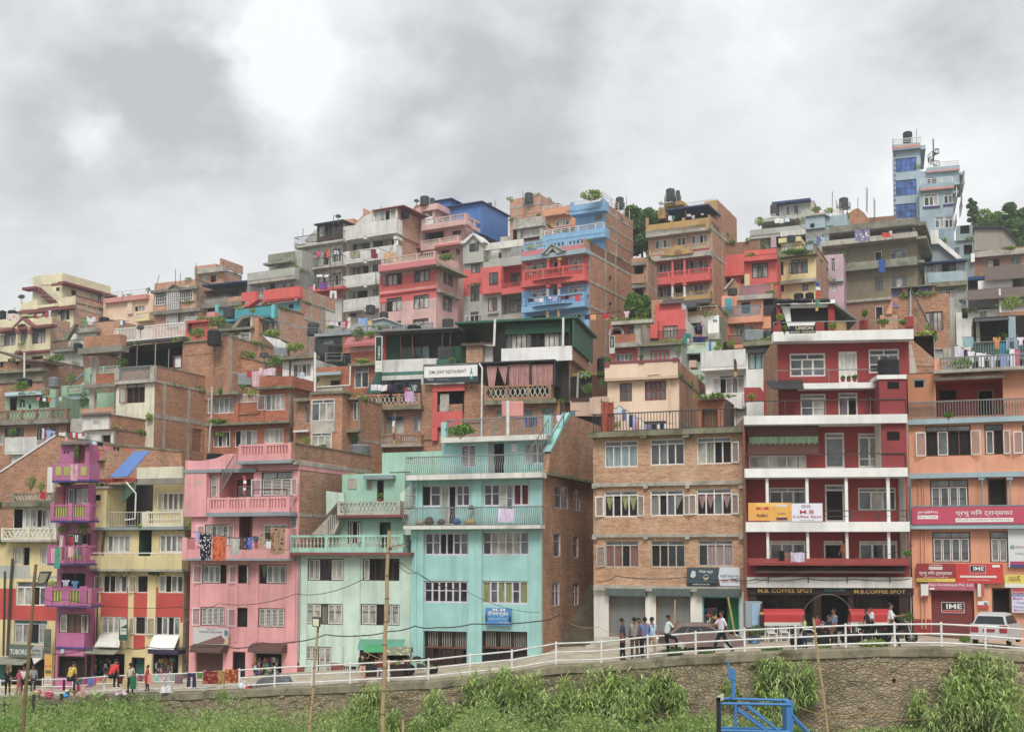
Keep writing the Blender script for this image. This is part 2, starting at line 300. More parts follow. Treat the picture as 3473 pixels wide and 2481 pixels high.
 # wall planes and houses
class Plane:
 def __init__(s,h,kind,off,mat,rng=None):s.h,s.kind,s.off,s.mat,s.rng,s.op,s.pt_=h,kind,off,mat,rng,[],[]
 def m(s,x,y,out=0):
  d=ray(*NX(x,y));c,dl=s.h.c,s.h.Ri@d
  if s.kind=='f':t=(s.off-out-c.y)/dl.y;return c.x+t*dl.x,c.z+t*dl.z
  t=(s.off+out-c.x)/dl.x;return c.y+t*dl.y,c.z+t*dl.z
 def p(s,a,b,d=0):
  return Vector((a,s.off+d,b))if s.kind=='f' else Vector((s.off-d,a,b))
 def rect(s,x0,y0,x1,y1,out=0):
  xm,ym=(x0+x1)/2,(y0+y1)/2
  a=sorted((s.m(x0,ym,out)[0],s.m(x1,ym,out)[0]));b=sorted((s.m(xm,y0,out)[1],s.m(xm,y1,out)[1]));return a[0],a[1],b[0],b[1]
 def bx(s,mb,a0,a1,b0,b1,d0,d1,k):
  P_=s.p;mb.hexa([P_(a0,b0,d0),P_(a1,b0,d0),P_(a1,b0,d1),P_(a0,b0,d1),P_(a0,b1,d0),P_(a1,b1,d0),P_(a1,b1,d1),P_(a0,b1,d1)],k)
 def build(s,mb):
  a0,a1,b0,b1=s.rng
  op=[(max(a0,o[0]),min(a1,o[1]),max(b0,o[2]),min(b1,o[3]),o[4],o[5])for o in s.op];op=[o for o in op if o[1]>o[0]and o[3]>o[2]]
  us=sorted({a0,a1,*[o[0]for o in op],*[o[1]for o in op],*[min(a1,max(a0,q[i]))for q in s.pt_ for i in(0,1)]})
  zs=sorted({b0,b1,*[o[2]for o in op],*[o[3]for o in op],*[min(b1,max(b0,q[i]))for q in s.pt_ for i in(2,3)]})
  for z0,z1 in zip(zs,zs[1:]):
   if z1-z0<1e-4:continue
   run=None
   for u0,u1 in zip(us,us[1:]):
    if u1-u0<1e-4:continue
    cu,cz=(u0+u1)/2,(z0+z1)/2
    hole=any(o[0]<cu<o[1]and o[2]<cz<o[3]for o in op);mt=s.mat
    for q in s.pt_:
     if q[0]<=cu<=q[1]and q[2]<=cz<=q[3]:mt=q[4]
    if hole:mt=None
    if run and run[2]==mt:run[1]=u1
    else:
     if run and run[2]:mb.face([s.p(run[0],z0),s.p(run[1],z0),s.p(run[1],z1),s.p(run[0],z1)],run[2])
     run=[u0,u1,mt]
   if run and run[2]:mb.face([s.p(run[0],z0),s.p(run[1],z0),s.p(run[1],z1),s.p(run[0],z1)],run[2])
  for u0,u1,z0,z1,d,mt in op:
   mt=mt or s.mat
   mb.face([s.p(u0,z0),s.p(u0,z0,d),s.p(u0,z1,d),s.p(u0,z1)],mt);mb.face([s.p(u1,z0),s.p(u1,z0,d),s.p(u1,z1,d),s.p(u1,z1)],mt)
   mb.face([s.p(u0,z1),s.p(u1,z1),s.p(u1,z1,d),s.p(u0,z1,d)],mt);mb.face([s.p(u0,z0),s.p(u1,z0),s.p(u1,z0,d),s.p(u0,z0,d)],mt)
HOUSES=[]
CF=[None]
class House:
 def __init__(s,name,label,x,Y,th,xl,top,xs=None,tx=None,front='brick',side='brick',dep=7.0,ytop2=None,cat='house',bot=None,group=None,back=None):
  o=P(x,top,Y);s.th=rad(th)
  Rm=Matrix.Rotation(-s.th,3,'Z');s.Ri=Rm.inverted()
  gz=min(terrain(o.x,o.y),terrain(o.x-6,o.y+2),terrain(o.x+3,o.y+6))-1.2
  if bot is not None:gz=P(x,bot,Y).z
  s.base=gz;s.root=empty(name,(o.x,o.y,gz),label,cat,group,-s.th)
  s.o=Vector((o.x,o.y,gz));s.c=s.Ri@(Vector((0,0,0))-s.o)
  s.F=Plane(s,'f',0,front);s.ztop=s.F.m(x if tx is None else tx,top)[1];a=s.F.m(xl,top)[0];s.W=-a;s.F.rng=(a,0,0,s.ztop)
  s.S=Plane(s,'s',0,side)
  if xs is not None:dep=s.S.m(xs,top)[0]
  s.D=max(2.0,min(dep,25));s.S.rng=(0,s.D,0,s.ztop)
  s.framed=name!='brick_house' and R.random()<.3;s.side=side;s.blocks=[];s.bays=[];s.back=back or side;HOUSES.append(s);s.nowall=False
 def w2l(s,p):return s.Ri@(Vector(p)-s.o)
 def l2w(s,p):return Matrix.Rotation(-s.th,3,'Z')@Vector(p)+s.o
 def part(s,mb,name,label=None,smooth=False):return mb.build(name,s.root,None,smooth,label)
 def paint(s,x0,y0,x1,y1,mat,pl=None):
  pl=pl or s.F;r=pl.rect(x0,y0,x1,y1);pl.pt_.append((*r,mat))
 def bay(s,x0,y0,x1,y1,d,mat=None,inner=None,pl=None):
  pl=pl or s.F;r=pl.rect(x0,y0,x1,y1);pl.op.append((*r,d,inner or mat or pl.mat))
  n=Plane(s,pl.kind,pl.off+d if pl.kind=='f' else pl.off-d,mat or pl.mat,r);s.bays.append(n);return n
 def win(s,x0,y0,x1,y1,cols='ggg',t=0.0,fm='fwhite',leaf='',pl=None,cur='#b9b4a6',sill=None,fw=.055,rec=.12,surr=None,name='window',gl='ggrey',tg=None,lw=None,label=None,row=0):
  pl=pl or s.F;a0,a1,b0,b1=pl.rect(x0,y0,x1,y1)
  if pl.kind=='s':cols=cols[::-1]if False else cols
  pl.op.append((a0,a1,b0,b1,rec+.08,surr or pl.mat))
  mb=MB();W_=a1-a0;n=len(cols);fw=min(fw,W_*.09);B=lambda*q:pl.bx(mb,*q)
  d0,d1=rec-.05,rec+.03
  B(a0,a0+fw,b0,b1,d0,d1,fm);B(a1-fw,a1,b0,b1,d0,d1,fm);B(a0+fw,a1-fw,b0,b0+fw,d0,d1,fm);B(a0+fw,a1-fw,b1-fw,b1,d0,d1,fm)
  zt=b1-(b1-b0)*t
  if t:B(a0+fw,a1-fw,zt-fw/2,zt+fw/2,d0+.004,d1-.004,fm)
  cw=(W_-2*fw)/n
  if n<=4 or t==0:
   rng=range(1,n)
  else:rng=range(1,n)
  zc=zt-fw/2 if t else b1-fw
  if t:
   nt_=max(1,(n+1)//2)
   for i in range(1,nt_):q=a0+fw+(W_-2*fw)*i/nt_;B(q-fw*.4,q+fw*.4,zt+fw/2,b1-fw,d0+.006,d1-.006,fm)
  for i in rng:
   q=a0+fw+cw*i;B(q-fw*.55,q+fw*.55,b0+fw,zc,d0+.006,d1-.006,fm)
  for i,c in enumerate(cols):
   if c in 'gGPXl':
    u0,u1=a0+fw+cw*i,a0+fw+cw*(i+1);r=fw*.6
    if CF[0]and c in 'gPl':
     e=.045;i0,i1=u0+.02,u1-.02
     for q_ in((i0,i0+e,b0+fw,zc),(i1-e,i1,b0+fw,zc),(i0+e,i1-e,b0+fw,b0+fw+e),(i0+e,i1-e,zc-e,zc)):B(*q_,d0-.015,d0+.02,CF[0])
    if row:B(u0,u1,zc-(zc-b0)*row-r*.5,zc-(zc-b0)*row+r*.5,d0+.01,d1-.02,fm)
  w=s.part(mb,name,label)
  pn,lv,dk=MB(),MB(),MB()
  if t:pn.face([pl.p(a0,zt,rec),pl.p(a1,zt,rec),pl.p(a1,b1,rec),pl.p(a0,b1,rec)],tg or gl)
  for i,c in enumerate(cols):
   u0,u1=a0+fw+cw*i,a0+fw+cw*(i+1)
   q=lambda mbb,dd,k:mbb.face([pl.p(u0,b0,dd),pl.p(u1,b0,dd),pl.p(u1,zc,dd),pl.p(u0,zc,dd)],k)
   if c=='g':q(pn,rec,gl)
   elif c=='G':q(pn,rec,'gdark')
   elif c=='P':q(pn,rec,'glace')
   elif c=='o':q(dk,rec+.075,'darkinterior')  # near-black sheet stands for the unlit room behind
   elif c=='l':
    q(dk,rec+.075,'darkinterior');z=b0+fw
    while z<zc-.05:pl.bx(lv,u0+cw*.1,u1-cw*.1,z,z+.035,rec,rec+.02,'fwhite');z+=.085
   elif c in 'cvV':
    ck=MB();q(dk,rec+.078,'darkinterior');m_=10;vs=[];top,botz=zc,b0
    for j in range(m_+1):
     f_=j/m_;dd=rec+.03+.022*sin(j*2.3+i)
     if c=='c':vs+=[pl.p(lerp(u0,u1,f_),botz,dd),pl.p(lerp(u0,u1,f_),top,dd)]
     else:
      cx=.5 if c=='v' else.15;f2=lerp(f_,cx,.86);zz=lerp(b0,zc,.32)
      vs+=[pl.p(lerp(u0,u1,f2),zz,dd),pl.p(lerp(u0,u1,f_),top,dd)]
    ck.raw(vs,[(2*j,2*j+2,2*j+3,2*j+1)for j in range(m_)],cur);ck.build('curtain',w)
  pn.build('pane',w);dk.build('room_dark_sheet',w);lv.build('louvre',w)
  if sill:
   sb=MB();pl.bx(sb,a0-.08,a1+.08,b0-.09,b0,-.09,.02,sill);sb.build('sill',w)
  lw_=lw or cw
  for c in leaf:
   lf=MB();hu=a0 if c in 'Ll' else a1;sg=-1 if c in 'Ll' else 1
   ang=R.uniform(12,34)if c in 'LR' else R.uniform(60,80)
   ca,sa=cos(rad(ang)),sin(rad(ang));z0,z1=b0+fw*.4,zc
   def q(u,z,e=0):return pl.p(hu+sg*(u*ca-e*sa),z,-(.02+u*sa+e*ca))
   def bb(u0,u1,zz0,zz1):lf.hexa([q(u0,zz0),q(u1,zz0),q(u1,zz0,.03),q(u0,zz0,.03),q(u0,zz1),q(u1,zz1),q(u1,zz1,.03),q(u0,zz1,.03)],CF[0]or fm)
   bb(0,fw,z0,z1);bb(lw_-fw,lw_,z0,z1);bb(fw,lw_-fw,z0,z0+fw);bb(fw,lw_-fw,z1-fw,z1)
   if row:bb(fw,lw_-fw,lerp(z1,z0,row)-fw/2,lerp(z1,z0,row)+fw/2)
   lf.face([q(fw,z0+fw,.015),q(lw_-fw,z0+fw,.015),q(lw_-fw,z1-fw,.015),q(fw,z1-fw,.015)],'gclear');lf.build('casement',w)
  return w
 def hole(s,x0,y0,x1,y1,pl=None,d=.5,mat='darkinterior',back='darkinterior',fm=None,name='opening'):  # default back sheet has the dark of the inside in its colour
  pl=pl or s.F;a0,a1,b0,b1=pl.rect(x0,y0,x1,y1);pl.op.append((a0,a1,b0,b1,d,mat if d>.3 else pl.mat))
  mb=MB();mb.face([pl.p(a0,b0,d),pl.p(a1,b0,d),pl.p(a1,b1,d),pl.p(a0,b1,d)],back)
  if fm:
   w=.07;pl.bx(mb,a0,a0+w,b0,b1,.02,.1,fm);pl.bx(mb,a1-w,a1,b0,b1,.02,.1,fm);pl.bx(mb,a0+w,a1-w,b1-w,b1,.02,.1,fm)
  return s.part(mb,name)
 def box(s,x0,y0,x1,y1,o0,o1,mat,name,pl=None,at=None,label=None):
  """box whose front face (at outward offset o1) covers the given rectangle"""
  pl=pl or s.F;a0,a1,b0,b1=pl.rect(x0,y0,x1,y1,o1 if at is None else at);mb=MB();pl.bx(mb,a0,a1,b0,b1,-o1,-o0,mat);return s.part(mb,name,label)
 def slab(s,x0,y0,x1,y1,out,mat='slab',name='balcony_slab',pl=None):return s.box(x0,y0,x1,y1,-.02,out,mat,name,pl)
 def parapet(s,x0,y0,x1,y1,out,mat,name='parapet',pl=None,th=.14,ret=True,inn=0):
  pl=pl or s.F;a0,a1,b0,b1=pl.rect(x0,y0,x1,y1,out);mb=MB()
  pl.bx(mb,a0,a1,b0,b1,-out,-out+th,mat)
  if ret and out+inn>th+.05:pl.bx(mb,a0,a0+th,b0,b1,-out+th,inn,mat);pl.bx(mb,a1-th,a1,b0,b1,-out+th,inn,mat)
  return s.part(mb,name)
 def balustrade(s,x0,y0,x1,y1,out,mat,n=12,style='b',posts=2,pl=None,name='balustrade',pm=None,low=.16,inn=0):
  pl=pl or s.F;a0,a1,b0,b1=pl.rect(x0,y0,x1,y1,out);mb=MB();H_=b1-b0;th=.14;pm=pm or mat
  B=lambda*q:pl.bx(mb,*q)
  B(a0,a1,b1-H_*.12,b1,-out-.02,-out+th,pm);B(a0,a1,b0,b0+H_*low,-out,-out+th,pm)
  for i in range(posts):u=lerp(a0,a1-.2,i/max(1,posts-1));B(u,u+.2,b0-.001,b1+.03,-out-.035,-out+th+.02,pm)
  z0,z1=b0+H_*low,b1-H_*.12
  for i in range(n):
   u=lerp(a0+.12,a1-.12,(i+.5)/n);w=(a1-a0)/n
   if style=='b':
    r=min(.06,w*.3);c=pl.p(u,z0,-out+th/2);h=z1-z0
    mb.lathe(c,[(r,0),(r*.55,h*.12),(r*1.15,h*.38),(r*.5,h*.62),(r*.8,h*.88),(r,h)],mat,6)
   elif style=='x':
    for a_,b_ in(((u-w/2,z0),(u+w/2,z1)),((u-w/2,z1),(u+w/2,z0))):mb.tube(pl.p(*a_,-out+th/2),pl.p(*b_,-out+th/2),.045,mat,4)
   elif style=='s':B(u-w*.22,u+w*.22,z0,z1,-out+.02,-out+th-.02,mat)
   elif style=='o':
    h=z1-z0;pr=None
    for sg in(-1,1):
     pts=[pl.p(u+sg*w*.42*sin(pi*j/6),z0+h*j/6,-out+th/2)for j in range(7)];mb.path(pts,.045,mat,4)
  if out>.3:
   for u in(a0,a1-.14):B(u,u+.14,b0,b0+H_*low,-out+th,inn,pm);B(u,u+.14,b1-H_*.12,b1,-out+th,inn,pm);B(u,u+.14,b0+H_*low,b1-H_*.12,-out+th,(-out+inn)/2,pm)
  return s.part(mb,name)
 def rail(s,x0,y0,x1,y1,out,mat='metal',n=20,hor=0,name='railing',pl=None,r=.022,bulge=0,inn=0,posts=4):
  pl=pl or s.F;a0,a1,b0,b1=pl.rect(x0,y0,x1,y1,out);mb=MB();d=-out+.05;H_=b1-b0
  mb.tube(pl.p(a0,b1,d),pl.p(a1,b1,d),r*1.4,mat,5)
  if n or bulge:mb.tube(pl.p(a0,b0+.05,d),pl.p(a1,b0+.05,d),r,mat,4)
  if n and out>.4:
   for u in(a0,a1):mb.tube(pl.p(u,b1,d),pl.p(u,b1,inn),r*1.4,mat,5);mb.tube(pl.p(u,b0+.05,d),pl.p(u,b0+.05,inn),r,mat,4)
  for j in range(hor):z=b0+H_*(j+1)/(hor+1);mb.tube(pl.p(a0,z,d),pl.p(a1,z,d),r*.9,mat,4)
  for i in range(n+1):
   u=lerp(a0,a1,i/n)if n else a0
   if bulge:mb.path([pl.p(u,b0+.05+(b1-b0-.1)*q,d-bulge*bb)for q,bb in((0,.2),(.2,1),(.42,.9),(.65,.15),(.85,0),(1,.1))],r*.75,mat,4)
   else:mb.tube(pl.p(u,b0,d),pl.p(u,b1,d),r*.8,mat,4)
  if not n or hor:
   for i in range(posts):u=lerp(a0,a1,i/(posts-1));mb.tube(pl.p(u,b0,d),pl.p(u,b1,d),r*1.3,mat,5)
  return s.part(mb,name)
 def poly(s,pts,o0,o1,mat,name,pl=None,at=None,label=None):
  pl=pl or s.F;q=[pl.m(x,y,o1 if at is None else at)for x,y in pts];mb=MB();n=len(q)
  vs=[pl.p(a,b,-o1)for a,b in q]+[pl.p(a,b,-o0)for a,b in q]
  mb.raw(vs,[tuple(range(n)),tuple(range(2*n-1,n-1,-1))]+[(i,(i+1)%n,n+(i+1)%n,n+i)for i in range(n)],mat);return s.part(mb,name,label)
 def awning(s,x0,y0,x1,y1,o0,o1,mat,name='awning',pl=None,th=.06,x0b=None,x1b=None):
  """sloped sheet: upper edge at y0 on the wall (offset o0), lower edge at y1 on offset o1"""
  pl=pl or s.F;A,A2=pl.m(x0,y0,o0),pl.m(x1,y0,o0);B_,B2=pl.m(x0b if x0b is not None else x0,y1,o1),pl.m(x1b if x1b is not None else x1,y1,o1);mb=MB()
  za,zb=(A[1]+A2[1])/2,(B_[1]+B2[1])/2
  p=[pl.p(B_[0],zb,-o1),pl.p(B2[0],zb,-o1),pl.p(A2[0],za,-o0),pl.p(A[0],za,-o0)]
  mb.hexa(p+[v+Vector((0,0,th))for v in p],mat);return s.part(mb,name)
 def pole(s,pts,r,mat,name='pipe',pl=None,out=.1):
  pl=pl or s.F;mb=MB();mb.path([pl.p(*pl.m(x,y,out),-out)for x,y in pts],r,mat,6);return s.part(mb,name)
 def column(s,x,y0,y1,w,out,mat,name='column',pl=None,rnd=True):
  pl=pl or s.F;a,b0,b1=pl.m(x,(y0+y1)/2,out)[0],pl.m(x,y1,out)[1],pl.m(x,y0,out)[1];r=abs(pl.m(x+w/2,y0,out)[0]-a);mb=MB();c=pl.p(a,b0,-out);h=b1-b0
  if rnd:mb.lathe(c,[(r*1.4,0),(r*1.4,h*.05),(r,h*.08),(r*.92,h*.88),(r*1.1,h*.9),(r*1.5,h*.96),(r*1.5,h)],mat,10)
  else:mb.box(c.x-r,c.x+r,c.y-r,c.y+r,c.z,c.z+h,mat)
  return s.part(mb,name)
 def bands(s,ys,hgt=12,mat='conc',xs_=(),mc=None):
  """floor bands on the side wall given at the corner x; pillars given by x at the wall's top"""
  mb=MB();X0=s.cornerx
  for y in ys:
   z1,z0=s.F.m(X0,y)[1],s.F.m(X0,y+hgt)[1]
   s.S.bx(mb,.05,s.D+.004,z0,z1,-.012,.05,mat)
  for x in xs_:
   a=s.S.m(x,s.topy)[0];s.S.bx(mb,a-.14,a+.14,0,s.ztop-.01,-.008,.05,mc or mat)
  return s.part(mb,'concrete_frame')
 def block(s,x0,y0,x1,y1,off,front,side=None,D=5.0,name='upper_wall'):
  f=Plane(s,'f',off,front);r=f.rect(x0,y0,x1,y1);f.rng=r
  g=Plane(s,'s',r[1],side or s.side,(off,off+D,r[2],r[3]));s.blocks.append((f,g,name));return f,g
 def done(s):
  for f,g,nm in s.blocks:
   mb=MB();f.build(mb);g.build(mb);a0,a1,b0,b1=f.rng;y0,y1=g.rng[:2]
   mb.face([(a0,y0,b0),(a0,y1,b0),(a0,y1,b1),(a0,y0,b1)],g.mat);mb.face([(a0,y1,b0),(a1,y1,b0),(a1,y1,b1),(a0,y1,b1)],g.mat)
   mb.face([(a0,y0,b1),(a1,y0,b1),(a1,y1,b1),(a0,y1,b1)],'concdark');mb.face([(a0,y0,b0),(a1,y0,b0),(a1,y1,b0),(a0,y1,b0)],'conc');mb.build(nm,s.root)
  mb=MB();s.F.build(mb)
  if not s.nowall:mb.build('wall',s.root)
  m2=MB()
  for b in s.bays:b.build(m2)
  m2.build('recessed_wall',s.root)
  m3=MB();s.S.build(m3);W_,D_,z=s.W,s.D,s.ztop
  m3.face([(-W_,0,0),(-W_,D_,0),(-W_,D_,z),(-W_,0,z)],s.back);m3.face([(0,D_,0),(-W_,D_,0),(-W_,D_,z),(0,D_,z)],s.back)
  m3.build('side_wall',s.root)
  if s.side.startswith('brick')and s.D>3.5 and not s.framed and not any(c.name.startswith('concrete_frame')for c in s.root.children):
   m5=MB();z_=z
   s.S.bx(m5,-.02,D_+.03,z-.07,z+.06,-.05,.12,'concmoss')
   while z_>4:z_-=2.9;s.S.bx(m5,.28,D_+.005,z_-.22,z_,-.014,.03,'conc')
   for a in(.0,min(D_-.3,3.9)):s.S.bx(m5,a,a+.27,0,z-.08,-.01,.03,'conc')
   m5.build('side_frame',s.root)
  if s.o.y>72:
   tf=MB()
   for i in range(R.choice((1,2,3,4))):leaves(tf,Vector((-W_*R.random(),-R.uniform(.0,.4),R.choice((z,z,max(2,z-3.05)))+.1)),(R.uniform(.3,1.3),.25,R.uniform(.12,.4)),70,.17,R.choice(['lf_mid','lf_weed','lf_pale']))
   if s.D>4:
    for i in range(2):leaves(tf,Vector((.02,s.D*R.random(),z+.05)),(.2,R.uniform(.3,1.2),R.uniform(.1,.35)),50,.17,'lf_mid')
   o=tf.build('ledge_weeds',s.root)
   if o:o['kind']='stuff'
  m4=MB();m4.face([(0,0,z-.02),(0,D_,z-.02),(-W_,D_,z-.02),(-W_,0,z-.02)],'concdark');m4.build('roof',s.root)
def H(name,label,x,Y,th,xl,top,**k):
 h=House(name,label,x,Y,th,xl,top,**k);h.cornerx,h.topy=x,top;return h
 # front row, right to left
CF[0]='fwhite'
# orange house
view('G2')
h=H('apartment_house','orange apartment house with pale blue ledges, at the right edge above the white car',2450,58.5,20,575,985,tx=1700,front='orange',side='brickred',dep=9)
t=h.bay(890,1080,1630,1492,2.4,'redorange');h.hole(640,1090,770,1180,d=.3,fm='fblue');h.paint(560,1000,872,1500,'orangeline')
h.hole(930,1210,1120,1312,pl=t,d=.3,fm='fdark',name='window_opening');h.hole(1350,1205,1530,1492,pl=t,d=.4,fm='fold',name='doorway')
h.slab(870,950,2500,985,.9,'conc','roof_slab');h.rail(945,815,2500,965,.8,'metalgrey',44,r=.03)
h.box(875,865,945,1080,0,.35,'orange','pillar');h.slab(860,1058,1640,1085,.5,'conc','terrace_slab')
h.box(1150,1085,1230,1110,-.02,.1,'conc','beam',pl=t)
view('O3')
h.slab(285,335,1900,385,.35,'bluepale');h.rail(300,160,1900,345,.3,'metalgrey',56,r=.03,inn=-.1)
h.win(470,420,925,725,'ogoo',.18,'fbrown','LR',tg='gpale',name='window',lw=.55);h.win(1060,405,1250,712,'go',.2,'fbrown','R',tg='ggreen',lw=.35)
h.win(1440,410,1760,700,'ggg',.2,'fbrown','L',tg='ggreen',lw=.5)
h.slab(300,885,1900,935,.45,'bluepale')
for x in(330,1030,1312,1590):h.box(x-32,930,x+32,962,0,.4,'bluepale','bracket')
h.win(515,960,900,1240,'gggg',.25,'fbrown',tg='gpale',row=.55,gl='ggrey');h.hole(1095,950,1290,1400,d=.35,fm='fbrown',name='doorway')
h.slab(320,1405,1900,1452,.55,'bluepale');h.rail(330,1222,1900,1405,.5,'fblue',0,0,posts=2,r=.03,inn=-.1)
for x in(320,1037,1318):h.pole([(x,955),(x,1400)],.035,'fblue','post',out=.5)
for x in(400,440,460):h.pole([(x,950),(x+4,1400)],.035,'orange','pipe',out=.07)
view('O4')
h.win(590,172,1012,505,'gggg',.2,'fbrown',tg='gpale',row=.6);h.win(1225,165,1430,505,'PP',.22,'fbrown',tg='gpale')
h.hole(582,815,1055,1300,d=.25,back='shutterred',name='rolling_shutter');h.box(570,1292,1075,1312,0,.25,'conc','step')
h.hole(1250,785,1458,1310,d=.6,fm='fbrown',name='doorway');h.paint(380,1130,582,1330,'maroon');h.paint(1055,1135,1250,1330,'maroon')
for x in(470,512):h.pole([(x,150),(x+5,1240)],.04,'orange','pipe',out=.08)
h.done();HORA=h
CF[0]=None
# maroon coffee house
view('F2')
h=H('apartment_house','maroon apartment house with long white balcony slabs and a coffee shop at street level',1868,60.3,6,75,1480,front='maroon',side='brickold',dep=10)
f,g=h.block(450,590,1900,1490,1.8,'maroon','brickold',7)
h.slab(400,553,1945,660,.9,'white','roof_slab',pl=f)
for a,b,c,d in((403,490,495,597),(868,960,462,572),(1360,1445,437,538),(1865,1945,400,512)):h.box(a,c,b,d,.4,.86,'maroon','parapet_pier',pl=f)
h.rail(403,448,1945,555,.7,'metalgrey',0,0,posts=3,pl=f)
for wx in((580,802,975,1060),):h.win(*wx,'ggg',.27,'fwhite',pl=f,row=.5,gl='ggrey',tg='gdark',fw=.09)
h.win(1450,755,1790,1020,'ggg',.25,'fwhite',pl=f,row=.5,fw=.09,tg='gdark');h.win(1118,782,1325,1130,'c',.06,'fwhite',pl=f,cur='#d4d3cd',fw=.09,name='door')
h.slab(690,1128,1600,1190,.8,'white',pl=f);h.rail(430,985,1600,1135,.7,'metalgrey',0,0,posts=3,pl=f)
h.win(700,1250,980,1500,'gP',.2,'fwhite',pl=f,fw=.08,row=.5);h.win(1115,1235,1330,1500,'co',.2,'fwhite',pl=f,fw=.08,cur='#8a8088',name='door');h.win(1465,1225,1575,1480,'g',.25,'fwhite',pl=f,fw=.07,row=.4)
h.box(1568,1085,1868,1486,-2.2,.02,'maroonlines','stair_tower');h.box(1540,1040,1868,1086,-2.4,.12,'white','stair_tower_roof')
h.box(1655,1118,1785,1195,.02,.03,'dark','vent_opening')
h.box(300,1100,322,1480,-.6,-.3,'maroon','pillar');h.awning(300,1110,720,1200,-1.6,.1,'tindark','shed_roof',x0b=390,x1b=735)
h.poly([(80,1180),(255,1180),(300,1240),(300,1330),(80,1340)],-.5,-.35,'maroon','side_parapet')
h.rail(90,1320,1860,1480,.1,'metaldark',0,0,posts=5)
view('R3')
h.slab(118,288,1615,368,.3,'white');h.slab(124,775,1620,857,.3,'white');h.slab(135,1268,1640,1358,.35,'white')
b3=h.bay(128,368,1376,775,1.6,'maroon',inner='offwhite');b2=h.bay(135,857,1600,1270,1.6,'maroon',inner='offwhite');b1=h.bay(140,1358,1615,1630,1.6,'maroon',inner='offwhite')
h.paint(1376,368,1615,770,'maroonlines');h.box(1430,440,1545,518,0,.02,'dark','vent_opening')
h.win(862,450,1040,775,'g',.15,'fwhite',pl=b3,fw=.14,name='door');h.win(1165,455,1376,770,'gP',.12,'fwhite',pl=b3,fw=.1,row=.7)
h.box(150,375,805,480,-1.0,-.9,'fbrown','wooden_screen');h.box(150,548,805,640,-1.0,-.9,'fbrown','wooden_screen')
mb=MB();h.win(165,660,690,775,'PPP',0,'fwhite',pl=b3,name='door')
q=h.F.rect(165,485,800,560,-.9);n_=60
mb.raw([h.F.p(lerp(q[0],q[1],i/n_),z,.92+.03*sin(i*1.3))for i in range(n_+1)for z in(q[2],q[3])],[(2*i,2*i+2,2*i+3,2*i+1)for i in range(n_)],'#9fbf96');h.part(mb,'curtain')
for y0,y1 in((645,775),):h.rail(130,y0,1600,y1,.1,'metaldark',0,0,posts=4)
h.rail(840,1165,1610,1268,.12,'metaldark',0,1,posts=4)
h.win(352,952,690,1268,'Ggg',.12,'fwhite',pl=b2,fw=.08);h.win(862,925,1042,1268,'o',.15,'fwhite',pl=b2,fw=.11,name='door');h.win(1165,955,1515,1165,'gPg',.18,'fwhite',pl=b2,fw=.08)
h.win(352,1440,685,1628,'ggg',.16,'fwhite',pl=b1,fw=.1);h.win(850,1442,1042,1628,'o',.16,'fwhite',pl=b1,fw=.11,name='door');h.win(1175,1443,1528,1628,'gGg',.16,'fwhite',pl=b1,fw=.1)
for x in(330,696,1056,1440):h.column(x,857,1270,20,.0,'white',rnd=False);h.column(x+6,1358,1630,20,.0,'white',rnd=False)
view('R4')
h.awning(205,178,2185,240,.0,.95,'tinred','canopy',th=.12,x0b=215,x1b=2180);h.awning(300,255,2130,330,.1,.75,'tinrust','canopy_underside',th=.05)
h.box(210,182,2190,250,0,.1,'maroon','beam');h.slab(195,382,2215,512,.3,'offwhite','fascia_slab')
for x in(455,945,1420,1945):h.pole([(x,330),(x,450)],.03,'metaldark','bracket',out=.4)
sh=h.bay(215,600,2225,1290,1.0,'darkwood',inner='fbrown')
h.box(200,512,2235,602,-.2,.12,'darkwood','shop_fascia')
for a,b in((215,320),(1010,1100),(1440,1500),(2060,2180)):h.box(a,600,b,1290,-.2,.05,'darkwood','shop_column')
h.win(330,640,1000,960,'ggg',0,'fdark',pl=sh,fw=.1,gl='gdark',name='shop_window');h.win(1530,620,2050,960,'ggg',0,'fdark',pl=sh,fw=.1,gl='gdark',name='shop_window');h.hole(1110,610,1435,1290,pl=sh,d=.8,name='doorway')
h.paint(200,1150,2230,1400,'maroon',pl=sh)
h.done();HMB=h
# brick shop house
view('K3')
h=H('brick_house','bare brick house with three rows of three windows above grey rolling shutters',1690,62.5,22,300,300,front='bricktan',side='brickdark',dep=9)
h.slab(255,285,1690,335,.55,'concmoss','roof_slab');h.slab(290,765,1700,800,.18,'conc','floor_band');h.slab(292,1243,1700,1272,.18,'conc','floor_band')
for x in(310,780,1165,1660):h.box(x-20,795,x+20,825,0,.25,'conc','beam_end');h.box(x-20,1268,x+20,1293,0,.25,'conc','beam_end')
for x in(290,760,1150):h.box(x-30,325,x+30,360,0,.5,'concmoss','beam_end')
W1=dict(fm='fwhite',fw=.07)
h.win(405,388,712,632,'cccc',.2,cur='#93a5ac',**W1);h.win(825,370,1140,612,'ggGG',.2,**W1);h.win(1252,355,1575,602,'Pcoo',.17,leaf='R',cur='#98a08c',lw=.45,**W1)
h.win(402,848,712,1088,'vovv',.17,leaf='LR',cur='#9aa66a',lw=.5,**W1);h.win(825,840,1135,1078,'cogV',.18,leaf='R',cur='#8d8e83',lw=.45,**W1);h.win(1250,828,1575,1070,'vvgv',.18,leaf='LR',cur='#b18a8c',lw=.45,**W1)
h.win(413,1308,720,1548,'ccoc',.17,leaf='L',cur='#8d6259',fm='fold',lw=.5);h.win(832,1305,1145,1548,'ooGG',.17,fm='fold');h.win(1265,1300,1588,1540,'Gccc',.17,cur='#a38d8c',fm='fold',fw=.07)
h.rail(300,120,1620,290,.45,'metaldark',46,r=.025)
view('K4')
h.slab(412,285,1760,335,.35,'conc','ground_beam')
